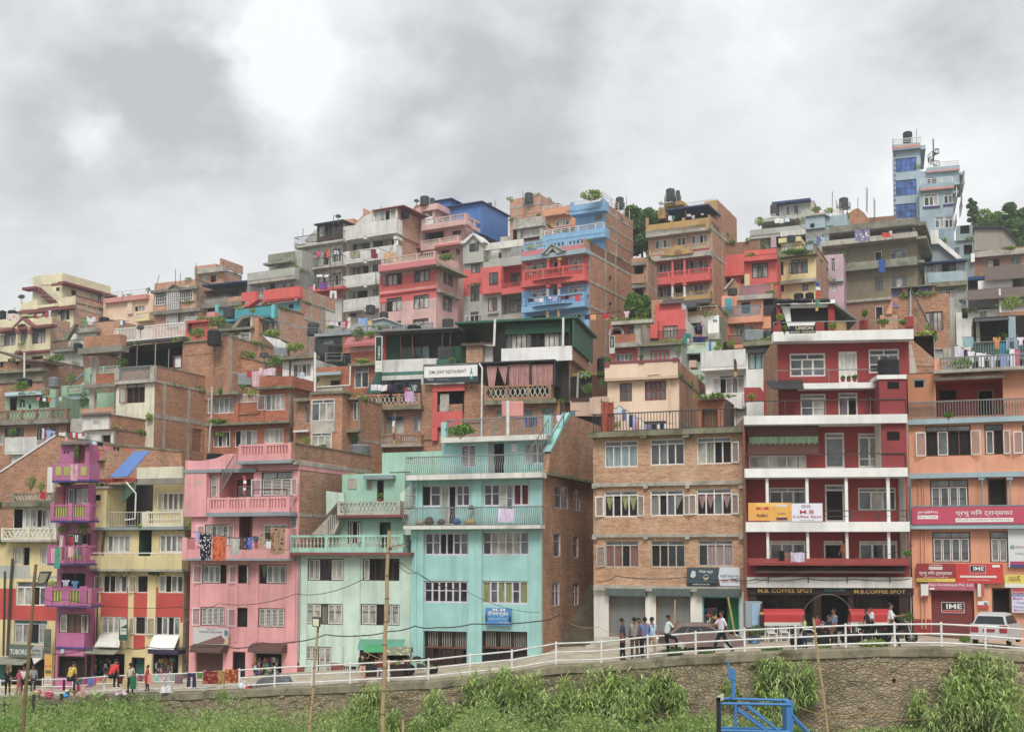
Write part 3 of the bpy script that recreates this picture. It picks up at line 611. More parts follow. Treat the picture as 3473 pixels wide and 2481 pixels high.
h.paint(380,330,1700,900,'offwhite');h.paint(380,765,1700,1000,'conc')
h.paint(380,330,2300,900,'offwhite')
h.hole(553,375,888,755,d=.3,back='shutter',name='rolling_shutter');h.hole(985,375,1302,755,d=.3,back='shutter',name='rolling_shutter');hd=h.hole(1412,385,1752,760,d=1.2,back='darkinterior',name='shop_doorway',fm='turquoise')
for a,b in((520,888),(948,1302),(1360,1755)):h.box(a,310,b,378,.02,.42,'shuttergreen','shutter_box')
mb=MB();q=h.F.rect(1630,400,1745,700);n_=16
mb.raw([h.F.p(lerp(q[0],q[1],i/n_),z,.3+.05*sin(i*1.7))for i in range(n_+1)for z in(q[2],q[3])],[(2*i,2*i+2,2*i+3,2*i+1)for i in range(n_)],'#22803a');h.part(mb,'curtain')
for i in range(4):h.box(430-45*i,770+38*i,1380,812+38*i,0,.35+.32*i,'concpale','step')
h.done();HBR=h
# teal house
view('T3')
h=H('apartment_house','turquoise painted apartment house with bulging metal balcony railings',1620,64,20,420,705,front='teal',side='brickold',xs=2087);h.framed=1
f,g=h.block(700,370,1640,712,1.3,'teal','teal',7.5)
h.slab(690,345,1665,392,.7,'offwhite','roof_slab',pl=f);h.rail(735,185,1640,365,.6,'metalgrey',42,pl=f,r=.03);h.box(692,218,738,375,.3,.68,'teal','roof_pier',pl=f);h.box(1640,155,1700,345,.3,.68,'teal','roof_pier',pl=f)
h.win(877,428,1010,632,'ll',0,'fpurple',pl=f,fw=.08);h.hole(1168,405,1280,700,pl=f,d=.4,fm='teal',name='doorway');h.box(1125,400,1170,700,0,.03,'greydark','pilaster',pl=f)
h.win(1455,415,1640,600,'Pgg',0,'fpurple',pl=f,fw=.07)
h.box(1338,418,1392,492,.01,.03,'=d9d6dc','notice_board',pl=f)
h.slab(370,690,1620,738,.85,'offwhite');h.rail(370,525,1612,700,.8,'metalgrey',64,bulge=.16,r=.028)
h.slab(345,1165,1603,1198,.85,'offwhite');h.rail(350,1000,1600,1170,.8,'metalgrey',66,bulge=.16,r=.028)
WT=dict(fm='fpurple',fw=.09,row=.4)
h.win(500,795,690,995,'oG',0,leaf='L',lw=.5,**WT);h.win(690,800,828,1160,'co',0,fm='fpurple',cur='#aab5a4',fw=.07,name='door');h.win(828,793,955,990,'gG',0,**WT)
h.win(1080,785,1232,990,'GG',0,tg=None,**WT);h.win(1232,790,1350,1130,'Pg',0,fm='fpurple',fw=.07,row=.35,name='door');h.win(1350,782,1500,985,'cc',0,cur='#6e3530',**WT)
h.win(540,1232,945,1440,'GgooGg',0,**WT);h.win(1070,1222,1500,1440,'GPPPPg',0,**WT)
for a,b in((420,520),(975,1062),(1510,1618)):h.box(a,740,b,1168,0,.12,'teal','pilaster');
for a,b in((420,528),(945,1065),(1500,1612)):h.box(a,1198,b,2700,0,.12,'teal','pilaster')
h.pole([(470,745),(462,1300),(455,2400)],.05,'teal','pipe',out=.2)
for x in(440,):
 mb=MB();q=h.F.rect(362,760,438,1010,.8)
 for i in range(7):mb.tube(h.F.p(lerp(q[0],q[1],i/6),q[2],-.8),h.F.p(lerp(q[0],q[1],i/6),q[3],-.8),.012,'metaldark',4)
 for i in range(12):mb.tube(h.F.p(q[0],lerp(q[2],q[3],i/11),-.8),h.F.p(q[1],lerp(q[2],q[3],i/11),-.8),.012,'metaldark',4)
 h.part(mb,'wire_mesh')
h.poly([(1625,690),(1650,480),(1830,150),(2120,260),(2120,800)],-.02,.3,'brickold','stair_wall',pl=h.S,at=0)
h.poly([(1640,490),(1652,490),(1835,150),(1822,128)],-.1,.34,'tealdark','stair_coping',pl=h.S,at=0)
mb=MB()
for i in range(9):a,b=h.F.m(lerp(1500,1680,i/8),lerp(500,190,i/8),.2);mb.tube(h.F.p(a,b-1.0,-.2),h.F.p(a,b,-.2),.02,'metalgrey',4)
mb.tube(h.F.p(*h.F.m(1500,500,.2),-.2),h.F.p(*h.F.m(1680,190,.2),-.2),.03,'metalgrey',5);mb.tube(h.F.p(*h.F.m(1620,500,.2),-.2),h.F.p(*h.F.m(1830,130,.2),-.2),.04,'metalgrey',5);h.part(mb,'stair_railing')
S_=h.S
mb=MB();z1,z0=h.F.m(1620,675)[1],h.F.m(1620,702)[1];S_.bx(mb,-.1,h.D,z0,z1,-.45,0,'concmoss');h.part(mb,'side_ledge')
WS=dict(pl=S_,fm='fpurple',fw=.06,rec=.1)
h.win(1738,800,1862,1012,'gg',0,row=.4,**WS);h.win(1915,838,1975,1030,'gg',0,row=.4,**WS);h.win(1728,1240,1792,1455,'g',0,row=.3,**WS);h.win(1910,1265,1955,1462,'g',0,row=.3,**WS);h.win(1918,410,1975,630,'g',0,**WS)
view('K4');h.win(38,252,104,470,'gg',0,row=.35,**WS);h.win(225,265,280,465,'gg',0,row=.35,**WS)
view('T4')
h.win(640,240,1045,440,'GGGGGG',0,**WT);h.win(1170,240,1600,452,'cgccgc',0,cur='#8d9a5e',**WT)
for a,b,c in((632,1035,'p'),(1160,1590,'o')):
 r=h.F.rect(a,700,b,1085);h.F.op.append((*r,.5,'tealdark'));mb=MB();g1=h.F.p
 mb.face([g1(r[0],r[2],.5),g1(r[1],r[2],.5),g1(r[1],r[3],.5),g1(r[0],r[3],.5)],'darkinterior');
 for i in range(4):u=lerp(r[0],r[1]-.14,i/3);h.F.bx(mb,u,u+.14,r[2],r[3],.3,.42,'darkwood')
 h.F.bx(mb,r[0],r[1],r[3]-1.0,r[3]-.9,.28,.44,'fbrown')
 for i in range(24):u=lerp(r[0]+.1,r[1]-.1,i/23);mb.tube(g1(u,r[3]-.9,.36),g1(u,r[3],.36),.02,'fold',4)
 if c=='p':
  for k_,(p,q)in enumerate(((.02,.2),(.38,.66),(.7,.86))):h.F.bx(mb,lerp(r[0],r[1],p),lerp(r[0],r[1],q),r[2],r[3]-1.0,.34,.4,'darkwood')
 h.part(mb,'folding_shop_door')
h.done();HTEAL=h
# mint house
CF[0]='fwhite'
view('M3')
h=H('apartment_house','pale mint apartment house with stone balusters between the pink and turquoise houses',1412,67,20,140,1060,front='mint',side='tealdark',dep=8)
f1,g1_=h.block(520,650,1400,1066,1.9,'mintgreen','mintgreen',6.5,'second_storey_wall');f2,g2_=h.block(650,180,1340,655,3.0,'mintgreen','mintgreen',5,'third_storey_wall');f3,g3_=h.block(1090,-60,1800,480,4.5,'mintgreen','mintgreen',4,'rear_wall')
h.slab(60,1046,1412,1076,.75,'maroontrim');h.balustrade(62,855,1325,1050,.7,'concpale',30,'b',4,pm='tealold',low=.28,inn=1.2)
h.slab(592,632,1335,660,.9,'maroontrim',pl=f1);h.balustrade(598,485,1292,640,.85,'concpale',15,'x',2,pl=f1,low=.22)
h.win(712,708,860,945,'gog',0,'fdark','r',pl=f1);h.hole(1050,700,1195,1060,pl=f1,d=.5,back='fgreen',fm='mintgreen',name='doorway')
h.box(712,235,810,350,0,.04,'concpale','vent_screen',pl=f2);h.hole(925,240,985,365,pl=f2,d=.1,back='conc',name='vent_screen');h.hole(1035,255,1110,480,pl=f2,d=.3,fm='fdark',name='doorway');h.slab(880,195,1205,240,.5,'greyblue','door_hood',pl=f2)
h.win(1175,160,1400,440,'PPP',0,'fdark',pl=f3);h.poly([(1290,400),(1440,270),(1440,900),(1340,900),(1340,640),(1290,620)],-1.9,-1.6,'mint','side_parapet',at=-1.6)
h.poly([(475,370),(670,395),(670,560),(600,490),(475,640)],-2.2,-1.9,'mint','stair_parapet',at=-1.9)
mb=MB();a=h.F.m(310,850,-1.2);b=h.F.m(590,520,-1.2);mb.hexa([h.F.p(a[0],a[1],1.2),h.F.p(a[0]+1.6,a[1],1.2),h.F.p(a[0]+1.6,a[1],1.9),h.F.p(a[0],a[1],1.9),h.F.p(b[0]-.4,b[1]-.6,1.2),h.F.p(b[0]+.4,b[1]-.6,1.2),h.F.p(b[0]+.4,b[1]-.6,1.9),h.F.p(b[0]-.4,b[1]-.6,1.9)],'conc')
for i in range(7):t_=i/6;mb.tube(h.F.p(lerp(a[0]+1.2,b[0]+.3,t_),lerp(a[1],b[1]-.8,t_),1.15),h.F.p(lerp(a[0]+1.2,b[0]+.3,t_),lerp(a[1]+.9,b[1]+.2,t_),1.15),.02,'metaldark',4)
h.part(mb,'outside_stair')
view('M3')
h.win(270,1115,665,1358,'PPGGPP',0,'fdark',surr='mint');h.win(875,1113,1282,1358,'PooGoo',0,'fdark')
for a,b in((190,262),(675,845),(1290,1410)):h.box(a,1076,b,2300,0,.08,'mint','pilaster')
h.pole([(178,1080),(180,1700),(165,2250)],.06,'pipegrey','pipe',out=.12)
view('B4');h.win(1222,408,1570,605,'PPcPP',0,'fdark',row=.35,cur='#77796a');h.win(1740,412,2110,612,'PPGPP',0,'fdark',row=.35)
h.win(1212,812,1332,938,'ll',0,'fdark');h.win(1335,815,1462,1112,'PP',0,'fdark',row=.4,name='door');h.win(1578,818,1700,1112,'PoG',0,'fdark',name='door');h.hole(1720,830,2090,1112,d=.8,name='shop_opening')
h.paint(1125,970,1210,1140,'maroontrim');h.paint(1460,970,1580,1140,'maroontrim')
h.done();HMINT=h
# pink house
view('B3')
h=H('apartment_house','bright pink apartment house with blue-grey ledges and a brick side wall',1300,69.5,20,165,450,front='pink',side='brickold',xs=2060);h.framed=1
h.box(622,350,1300,452,-6,0,'pink','penthouse_wall');h.slab(625,345,1215,378,.7,'greyblue','roof_slab');h.balustrade(655,170,1213,345,.65,'pink',16,'s',3,low=.38)
mb=MB();S_=h.S;z=h.F.m(1215,352)[1];z2=h.F.m(1215,178)[1];S_.bx(mb,-.6,h.D,z-.02,z2,.02,.2,'brickold');S_.bx(mb,-.6,h.D,z2,z2+.08,-.04,.26,'concmoss');S_.bx(mb,-.5,h.D,z-.25,z,-.03,.2,'conc');h.part(mb,'roof_side_parapet')
h.poly([(88,345),(270,350),(420,320),(520,275),(520,450),(88,450)],-.3,.05,'pink','stair_parapet');h.slab(75,440,470,475,.35,'greyblue','ledge')
h.box(80,470,310,940,-.2,.3,'pink','stair_tower');h.win(350,498,430,742,'P',0,'fdark',row=.5,name='door');h.box(520,275,622,450,-3,0,'pink','penthouse_wall')
t=h.bay(452,455,812,745,1.6,'pinkdark');h.win(635,548,808,745,'PP',.3,'fdark',pl=t);h.slab(500,432,830,470,.2,'greyblue','ledge')
h.win(895,465,1218,722,'lll',.28,'fdark','LR',lw=.6,tg='gpale')
for x in range(4):h.box(175+22*x,562,185+22*x,598,.3,.31,'fold','vent_slot')
h.slab(308,893,1198,935,.85,'greyblue');h.balustrade(320,735,1196,898,.8,'pink',26,'s',5,low=.3)
h.rail(805,650,1160,730,.7,'rust',0,0,posts=2)
mb=MB();a=h.F.m(452,700,.4);b=h.F.m(600,445,.4)
for e in(0,.9):mb.tube(h.F.p(a[0],a[1]+e,-.4),h.F.p(b[0],b[1]+e,-.4),.04,'metalgrey',5)
for i in range(9):t_=i/8;mb.tube(h.F.p(lerp(a[0],b[0],t_),lerp(a[1],b[1],t_),-.4),h.F.p(lerp(a[0],b[0],t_),lerp(a[1],b[1],t_)+.9,-.4),.018,'metalgrey',4)
h.part(mb,'steel_stair')
t=h.bay(658,940,798,1385,1.2,'pinkdark',inner='maroontrim')
h.win(295,1022,545,1245,'PgPl',0,'fdark','LR',lw=.5);h.win(905,1018,1175,1250,'lPl',0,'fwhite')
h.slab(88,1383,1183,1405,.9,'greyblue');h.parapet(88,1288,1183,1385,.85,'pink',inn=0);h.box(55,1160,102,1400,.0,.88,'pink','balcony_pier');h.box(1140,1065,1183,1290,.1,.88,'pink','balcony_pier')
h.rail(105,1165,1140,1290,.8,'metaldark',0,0,posts=2)
S_=h.S
for y in(905,1400):
 mb=MB();z=h.F.m(1240,y)[1];S_.bx(mb,.02,h.D,z-.2,z,-.02,.05,'conc');h.part(mb,'concrete_band')
h.win(1180,925,1280,1070,'l',0,'pinkdark',fw=.05)
view('B4')
h.win(238,38,470,216,'gggo',0,'fdark','L',lw=.55,gl='gpale');h.win(578,40,682,216,'o',0,'fdark','Lr',lw=.55);h.win(778,40,1038,220,'vggg',0,'fdark',gl='gpale',cur='#8f9674')
h.win(222,440,452,618,'llll',0,'fdark','L',lw=.5);h.win(560,445,668,628,'o',0,'fdark','L',lw=.5);h.win(768,450,1020,632,'llll',0,'fdark',cur='#9c8f86')
for a,b in((165,205),(548,572),(745,768),(1040,1120)):h.box(a,-10,b,770,0,.07,'pink','pilaster')
h.hole(175,850,435,1060,d=.2,back='shutterbrown',name='rolling_shutter');h.hole(528,862,648,1100,d=.4,fm='fdark',name='doorway');h.hole(735,870,1000,1100,d=1.0,fm='fold',name='shop_opening')
for a,b in((140,440),(690,1005)):
 mb=MB();r=h.F.rect(a,790,b,870,.5);n_=8;vs=[]
 for i in range(n_+1):t_=i/n_*pi/2;vs+=[h.F.p(r[0],lerp(r[2],r[3],cos(t_)),-.75*sin(t_)),h.F.p(r[1],lerp(r[2],r[3],cos(t_)),-.75*sin(t_))]
 mb.raw(vs,[(2*i,2*i+1,2*i+3,2*i+2)for i in range(n_)],'=5d4038');mb.face([vs[2*i]for i in range(n_+1)]+[h.F.p(r[0],r[2],0)],'=5d4038');mb.face([vs[2*i+1]for i in range(n_+1)]+[h.F.p(r[1],r[2],0)],'=5d4038');h.part(mb,'canvas_awning')
h.pole([(1085,0),(1078,500),(1090,740)],.02,'maroon','cable',out=.05)
h.done();HPINK=h
# yellow house
view('A3')
h=H('apartment_house','yellow apartment house with a red band, between the magenta and the pink houses',1960,74,18,925,960,front='yellow',side='brick',dep=8)
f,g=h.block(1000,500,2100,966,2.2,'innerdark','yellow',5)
h.box(1620,505,1960,960,-2.2,-.9,'yellow','upper_wall');h.win(1720,590,1955,785,'PgPg',0,'fwhite','l',pl=Plane(h,'f',.85,'yellow'),rec=.05)
h.slab(1440,440,1960,505,.3,'concdark','roof_slab');h.box(935,545,1125,960,-1.8,.3,'yellow','stair_tower');h.box(920,525,1150,548,-1.9,.42,'conc','stair_tower_roof');h.box(1003,615,1062,675,.3,.32,'dark','vent_opening')
h.poly([(1120,560),(1420,480),(1420,560),(1290,700),(1240,800),(1120,800)],-1.5,-1.3,'mintgreen','stair_flight');h.box(1155,590,1258,800,-1.2,-1.1,'fwhite','door_panel')
h.awning(905,455,1440,480,-1.5,.4,'tinred','tin_roof');h.box(900,445,1440,472,.35,.42,'=a8352c','roof_edge')
for x in(1205,1445):h.column(x,480,960,12,.3,'fdark','post',rnd=False)
h.pole([(1335,480),(1440,600),(1430,870),(1320,882)],.05,'pipewhite','drain_pipe',out=.45)
h.slab(915,955,1945,985,.5,'greyblue');h.balustrade(1545,790,1945,950,.45,'creamlow',15,'b',2,low=.18);h.rail(1145,800,1540,950,.42,'fold',14,r=.025);h.box(1500,800,1550,955,.1,.5,'creamlow','pier')
h.parapet(915,1262,1925,1402,.75,'yellowlow',inn=0);h.rail(960,1232,1925,1265,.65,'fwhite',0,0,posts=7,r=.03);h.slab(912,1400,1925,1425,.8,'conc')
h.win(1130,1040,1378,1228,'gPPg',0,'fwhite',surr='greyblue',gl='gpale');h.win(1685,1035,1940,1225,'PggP',0,'fwhite',gl='gpale');t=h.bay(1470,990,1605,1402,1.5,'fgreen')
h.pole([(1105,1000),(1075,1240)],.07,'metaldark','drain_pipe',out=.2);h.parapet(1450,320,1930,442,.2,'creamlow')
view('A4')
h.paint(860,250,1760,575,'redfront')
h.win(972,138,1205,305,'ooPg',0,'fwhite','L',lw=.5);h.win(1295,138,1400,305,'o',0,'fwhite','L',lw=.5,gl='ggreen');h.win(1500,138,1740,305,'PoPg',0,'fwhite')
h.win(958,528,1190,690,'PPPP',0,'fwhite');h.win(1275,530,1380,700,'o',0,'fwhite','LR',lw=.35);h.win(1470,532,1708,708,'ogog',0,'fwhite','L',lw=.5,gl='gpale')
for a,b in((1215,1265),(1395,1475),(905,950)):h.box(a,110,b,700,0,.06,'yellow','pilaster')
for p in h.F.pt_[:1]:
 pass
h.box(1265,705,1370,835,0,.03,'redfront','panel');h.hole(900,880,1180,1110,d=1.2,name='shop_opening');h.hole(1245,915,1370,1130,d=.5,back='fgreen',fm='fdark',name='doorway');h.hole(1440,870,1695,1080,d=1.2,name='shop_opening',fm='fold')
h.pole([(930,110),(915,800)],.05,'metaldark','drain_pipe',out=.1)
h.awning(960,700,1150,820,.05,.9,'offwhite',x0b=895,x1b=1130);h.awning(870,815,1165,885,.1,1.6,'concgreen','cloth_awning',x0b=790,x1b=1080,th=.03);h.awning(1460,715,1700,840,.05,.9,'white',x0b=1405,x1b=1650);h.box(1400,842,1690,885,.1,.9,'=3a3150','shutter_box')
h.done();HYEL=h
# magenta house
view('A3')
h=H('apartment_house','narrow magenta house with lime green balcony panels',935,75.0,18,640,500,front='magenta',side='magenta',dep=6)
MG,LM='magenta','lime'
h.box(640,70,780,290,-1.2,-.3,'magline','stair_tower');h.box(900,80,945,290,-1.2,-.3,'magline','stair_tower_wall');h.box(795,90,905,290,-1.1,-1.0,'brickred','back_wall');h.awning(640,55,970,85,-1.4,.1,'tinrust','tin_roof')
for x in(670,708):h.poly([(x,173),(x+12,148),(x+24,173)],-.3,-.28,'dark','vent_opening')
def magbal(x0,yt,x1,yb,npan,style):
 h.slab(x0,yb-22,x1,yb,1.05,'violetblue')
 if style=='s':h.balustrade(x0+5,yt,x1-5,yb-20,1.0,LM,14,'s',3,pm=MG,low=.22)
 else:
  h.parapet(x0+3,yt,x1-3,yb-20,1.0,'magline')
  for k_ in(590,678,745,858):h.box(k_,315,k_+58,410,1.0,1.03,LM,'lime_screen');
magbal(550,285,950,480,4,'p');magbal(533,715,937,905,2,'s');magbal(500,1150,910,1362,2,'s')
h.win(710,540,930,720,'gcP',0,'fbrown',cur='#a8a6a4');h.win(690,1025,950,1170,'gGo',0,'fbrown');h.hole(645,1440,905,1660,d=.5,fm='fbrown')
h.box(583,530,672,725,.1,.2,'maroontrim','shutter_door',label=None)
for x,y0,y1 in((535,695,890),(728,700,890),(915,697,890),(500,1140,1345),(690,1150,1345),(872,1135,1345)):h.box(x,y0,x+36,y1,.85,1.06,MG,'balcony_pier')
view('A4')
h.slab(430,428,872,442,1.1,'violetblue');h.balustrade(428,262,870,430,1.05,LM,14,'s',3,pm=MG,low=.2)
for x in(425,587,752):h.box(x,243,x+68,425,.8,1.12,MG,'balcony_pier')
h.win(558,505,838,685,'PccP',0,'fbrown',cur='#7d6250');h.slab(520,820,870,838,.1,'violetblue','ledge');h.hole(545,900,815,1110,d=.5,fm='fbrown',name='doorway',back='darkbrown')
h.box(575,838,608,880,.1,.12,'=9fc6d6','notice')
h.done()
# left-most yellow house
view('A3')
h=H('apartment_house','cream and yellow house with a red band, at the left edge behind the bamboo pole',612,78,18,-90,1112,front='yellow',side='yellow',dep=7)
f,g=h.block(140,700,590,1118,1.6,'offwhite','offwhite',5)
h.slab(20,690,585,740,.8,'concmoss','roof_slab',pl=f);h.balustrade(130,595,580,690,.6,'concpale',12,'x',2,pl=f,pm='concmoss')
h.hole(150,770,240,965,pl=f,d=.5);h.win(330,770,495,960,'Pog',0,'fold','L',pl=f,lw=.4)
h.slab(10,1088,605,1110,.85,'concpale');h.balustrade(12,965,600,1090,.8,'creamlow',12,'x',3,low=.2,inn=1.2)
h.hole(240,1165,318,1360,d=.4,fm='fold',name='doorway');h.win(425,1160,560,1355,'PP',0,'fwhite',name='door');h.win(135,1175,232,1355,'P',0,'fold',row=.5)
h.paint(-90,1365,320,1500,'grey');h.paint(-90,1470,610,1500,'grey')
view('A4')
h.paint(-120,265,560,562,'redfront');h.win(152,200,450,425,'PPog',.22,'fwhite',row=0,gl='ggrey');h.win(130,565,445,785,'PPGP',.15,'fblue')
h.hole(110,930,420,1180,d=.8,name='shop_opening',back='darkbrown');h.hole(-100,930,60,1180,d=.5,name='shop_opening',back='fgreen')
h.pole([(45,100),(30,900)],.06,'metaldark','drain_pipe');h.pole([(120,-20),(95,300),(70,900)],.09,'metaldark','drain_pipe',out=.2)
h.awning(-40,925,300,985,0,1.2,'concgreen','cloth_awning',x0b=-60,x1b=215);h.awning(300,915,420,980,0,1.2,'offwhite','cloth_awning',x0b=320,x1b=330)
h.done();HLEFT=h
CF[0]=None
# hillside, left half
DG=dict(fm='fwhite')
view('A2')
h=H('brick_house','long bare brick house with a sloping gable edge, behind the magenta and yellow houses',2330,83,14,-300,1900,front='brickold',side='brickold',dep=6)
h.poly([(-300,1700),(0,1510),(700,1045),(1450,1165),(2330,1260),(2330,2000),(-300,2000)],-.3,0,'brickold','gable_wall');h.poly([(-300,1690),(0,1500),(700,1035),(720,1048),(0,1524),(-300,1714)],-.35,.08,'pipewhite','gable_pipe')
h.poly([(700,1045),(1450,1165),(2330,1260),(2330,1235),(1450,1145),(700,1035)],-.4,.06,'concmoss','gable_coping')
view('A3')
h.box(500,320,560,590,0,.5,'offwhite','pillar');h.box(985,225,1068,250,0,.6,'conc','ledge')
h.done()
view('A2')
h=H('brick_house','low white box of a house with a tin sheet roof and a long brick side',1465,88,22,1050,960,front='offwhite',side='brick',xs=2010)
h.hole(1295,1030,1425,1150,d=.3,fm='fold',name='doorway');
h.box(1055,780,1420,970,-1,.35,'offwhite','upper_wall');h.box(1195,845,1272,895,.35,.37,'conc','vent_screen');h.awning(1030,760,1430,785,-2.5,.6,'tinrust','tin_roof')
S_=h.S;mb=MB();z0,z1=h.F.m(1420,965,.35)[1],h.F.m(1420,785,.35)[1];S_.bx(mb,-.35,h.D,z0,z1,.0,.2,'brick');S_.bx(mb,-.35,h.D,z1,z1+.08,-.05,.25,'concdark');h.part(mb,'side_parapet')
h.done()
view('A2')
h=H('brick_house','unfinished house with a cream bay window, open concrete frame and tall brick side wall',1990,91,22,1480,340,front='creamlow',side='brick',xs=2800)
view('B2')
view('A2')
h.win(1625,360,1862,628,'oogoo'[:2]+'o',.25,'fred','L',cur='#777',tg='gpale',lw=.55);
h.slab(1475,335,1990,375,.35,'concpale','terrace_slab');h.rail(1535,165,1940,345,.3,'metalgrey',26,r=.045);h.box(1470,185,1530,345,.0,.33,'concpale','pier');h.box(1930,155,1980,345,.0,.33,'concpale','pier')
h.box(1180,250,1475,390,-.5,-.3,'brickred','brick_parapet');h.slab(1060,380,1480,430,.3,'concdark','terrace_slab');h.box(1180,50,1235,400,-.6,-.25,'concpale','concrete_pillar');h.box(1145,430,1205,780,-.6,-.25,'concpale','concrete_pillar');h.box(1470,430,1490,770,-.6,0,'innerdark','pillar')
h.box(1040,690,1480,800,-.5,-.3,'brickpale','brick_parapet');h.box(1200,500,1475,700,-4,-3.8,'greenwall','back_wall')
mb=MB();z0,z1=h.F.m(1990,345)[1],h.F.m(1990,155)[1];h.S.bx(mb,0,h.D,z0,z1,-.02,.2,'brick');h.S.bx(mb,0,h.D,z1,z1+.1,-.05,.25,'concmoss');h.S.bx(mb,0,h.D,z0-.1,z0+.1,-.05,.25,'conc');h.part(mb,'terrace_side_parapet')
view('B2')
h.bands([],12);mb=MB();z=h.F.m(70,1160)[1];h.S.bx(mb,0,h.D,z-.2,z+.15,-.03,.05,'conc')
for x in(190,460):a=h.S.m(x,900)[0];h.S.bx(mb,a-.16,a+.16,0,h.ztop-.05,-.02,.05,'conc')
for x0,y0,x1,y1 in((265,1010,455,1055),(505,700,690,750)):pass
h.part(mb,'concrete_frame')
h.hole(495,1310,600,1560,pl=h.S,d=.12,back='brickdark',name='brick_lattice')
view('A')
h.slab(1000,1040,1560,1120,.9,'concdark','upper_slab');h.box(1080,900,1540,1080,.0,.8,'brick','roof_parapet')
h.done();HBEAM=h
view('A')
h=H('brick_house','brick house with a dark open terrace and a long grey picket railing on its roof',2960,96,24,1545,1000,tx=2000,front='brickold',side='brick',dep=6)
view('B2')
h.bay(-365,362,385,660,3,'darkinterior');h.slab(-370,330,410,360,.4,'metaldark','roof_slab');h.rail(-365,180,400,330,.35,'whitepaint',48,r=.05,hor=0);h.hole(285,500,375,670,d=.2,back='fwhite',fm='fred',name='doorway')
h.column(85,370,600,8,.2,'metal',rnd=False);h.column(235,430,640,8,.2,'metal',rnd=False)
h.box(388,490,730,1000,0,.1,'brickold','brick_wall');h.box(415,345,735,500,0,.1,'brickold','brick_parapet');h.box(405,335,740,350,0,.25,'concmoss','coping')
view('A');h.column(1545,1010,1300,10,.3,'metal',rnd=False);h.column(1762,1010,1300,10,.3,'metal',rnd=False);h.column(2000,1000,1280,10,.3,'metal',rnd=False)
h.done()
view('B2')
h=H('brick_house','large plain brick house wall with a diagonal roof scar, below the terracotta stairs',1310,97,14,690,500,front='brickold',side='brickold',dep=5)
h.poly([(700,410),(800,380),(945,350),(950,480),(1310,580),(1310,1000),(690,1000)],-.3,.15,'brick','gable_wall');h.poly([(760,780),(950,630),(1010,640),(1010,655),(955,648),(775,795)],.15,.22,'concdark','roof_scar')
h.poly([(945,485),(1310,575),(1310,590),(945,500)],-.4,.25,'concmoss','coping');h.box(950,375,1005,490,-.1,.2,'greyblue','pier');h.poly([(1005,430),(1260,470),(1310,560),(1005,490)],-2.2,-2.0,'brick','gable_wall');h.box(1005,415,1070,500,-2.1,-1.9,'concpale','pier')
h.pole([(745,560),(715,850),(690,1560)],.06,'metaldark','drain_pipe',out=.3)
h.done()
view('B2')
h=H('brick_house','red brick house with white casement windows and mossy ledges behind the pink roof terrace',1560,86,20,670,915,front='brickred',side='brickold',xs=1830)
h.slab(650,905,1000,935,.7,'concmoss','ledge');h.box(1235,735,1590,855,-3.5,.3,'brickred','roof_parapet');h.slab(1205,840,1580,868,.5,'concmoss','ledge')
h.box(1235,860,1560,920,-3,0,'brickred','upper_wall')
h.win(725,965,955,1140,'gPgP',0,'fwhite','L',lw=.4,gl='gpale');h.rail(972,935,1225,1025,.1,'fwhite',16,r=.03);h.win(1300,928,1515,1105,'gPPP',0,'fwhite','L',lw=.6)
h.slab(600,1235,1560,1262,.75,'concmoss','ledge');h.win(722,1340,918,1510,'goPo',0,'fwhite','r',lw=.4);h.win(960,1325,1208,1510,'oPgP',0,'fwhite');h.win(1285,1305,1502,1470,'PPPP',0,'fwhite')
h.box(965,1025,1000,1240,0,.15,'brickred','pilaster');h.box(1235,1105,1280,1240,0,.1,'brickred','pilaster');h.box(1000,1135,1215,1150,0,.1,'brickdark','ledge')
h.pole([(712,850),(705,1250),(690,1320),(680,1570)],.09,'fold','drain_pipe',out=.8)
h.done()
view('C2')
h=H('brick_house','brick house with a big white bay window, next to the baluster terraces',700,84,20,-10,975,front='brickold',side='brick',dep=6)
h.slab(-20,970,200,1005,.7,'concmoss','ledge');h.box(165,910,520,1560,.0,1.3,'brick','bay');h.win(180,985,432,1222,'gPP',.18,'fwhite',pl=Plane(h,'f',-1.42,'brick'),rec=.1);h.win(178,1352,400,1530,'PPP',.2,'fwhite',pl=Plane(h,'f',-1.42,'brick'),rec=.1)
h.box(175,1225,440,1350,1.3,1.36,'concpale','spandrel_panel');h.win(115,1030,160,1250,'g',.15,'fwhite');h.win(640,985,695,1215,'g',.15,'fwhite','r',lw=.3);h.win(615,1390,690,1480,'gg',.3,'fblue')
h.slab(430,1320,700,1350,.7,'concmoss','ledge');h.slab(520,965,690,990,.6,'concmoss','ledge');h.slab(-20,1325,150,1345,.5,'pipewhite','ledge');h.slab(165,900,545,925,1.5,'concmoss','bay_roof')
h.done()
view('C2')
h=H('brick_house','orange brick house with a pink tiled roof edge, left of the vertical green sign',880,90,20,230,600,front='brickred',side='brickred',dep=6)
h.slab(585,585,885,615,.6,'concmoss','ledge');h.box(620,460,885,590,-3,.2,'brickred','upper_wall');h.awning(590,320,890,400,-.5,1.0,'tile','tiled_eaves',x0b=540,x1b=890,th=.2);h.box(600,400,885,460,-2,.2,'pinkold','frieze')
h.win(652,625,812,860,'gG',.25,'fwhite',row=0,fw=.08);h.paint(230,700,500,860,'yellowlow');h.awning(235,690,505,720,0,.8,'greyblue','door_hood');h.hole(395,775,498,835,d=.2,fm='fdark',name='window_opening')
h.parapet(230,850,525,910,.6,'conc');h.pole([(612,620),(605,830),(235,855)],.06,'fwhite','drain_pipe',out=.65);h.slab(160,895,530,930,.8,'concmoss','ledge')
h.done()
view('B2')
h=H('house','small white hut with a mossy flat roof above the red brick terrace',1830,93,20,1490,540,front='white',side='white',dep=4)
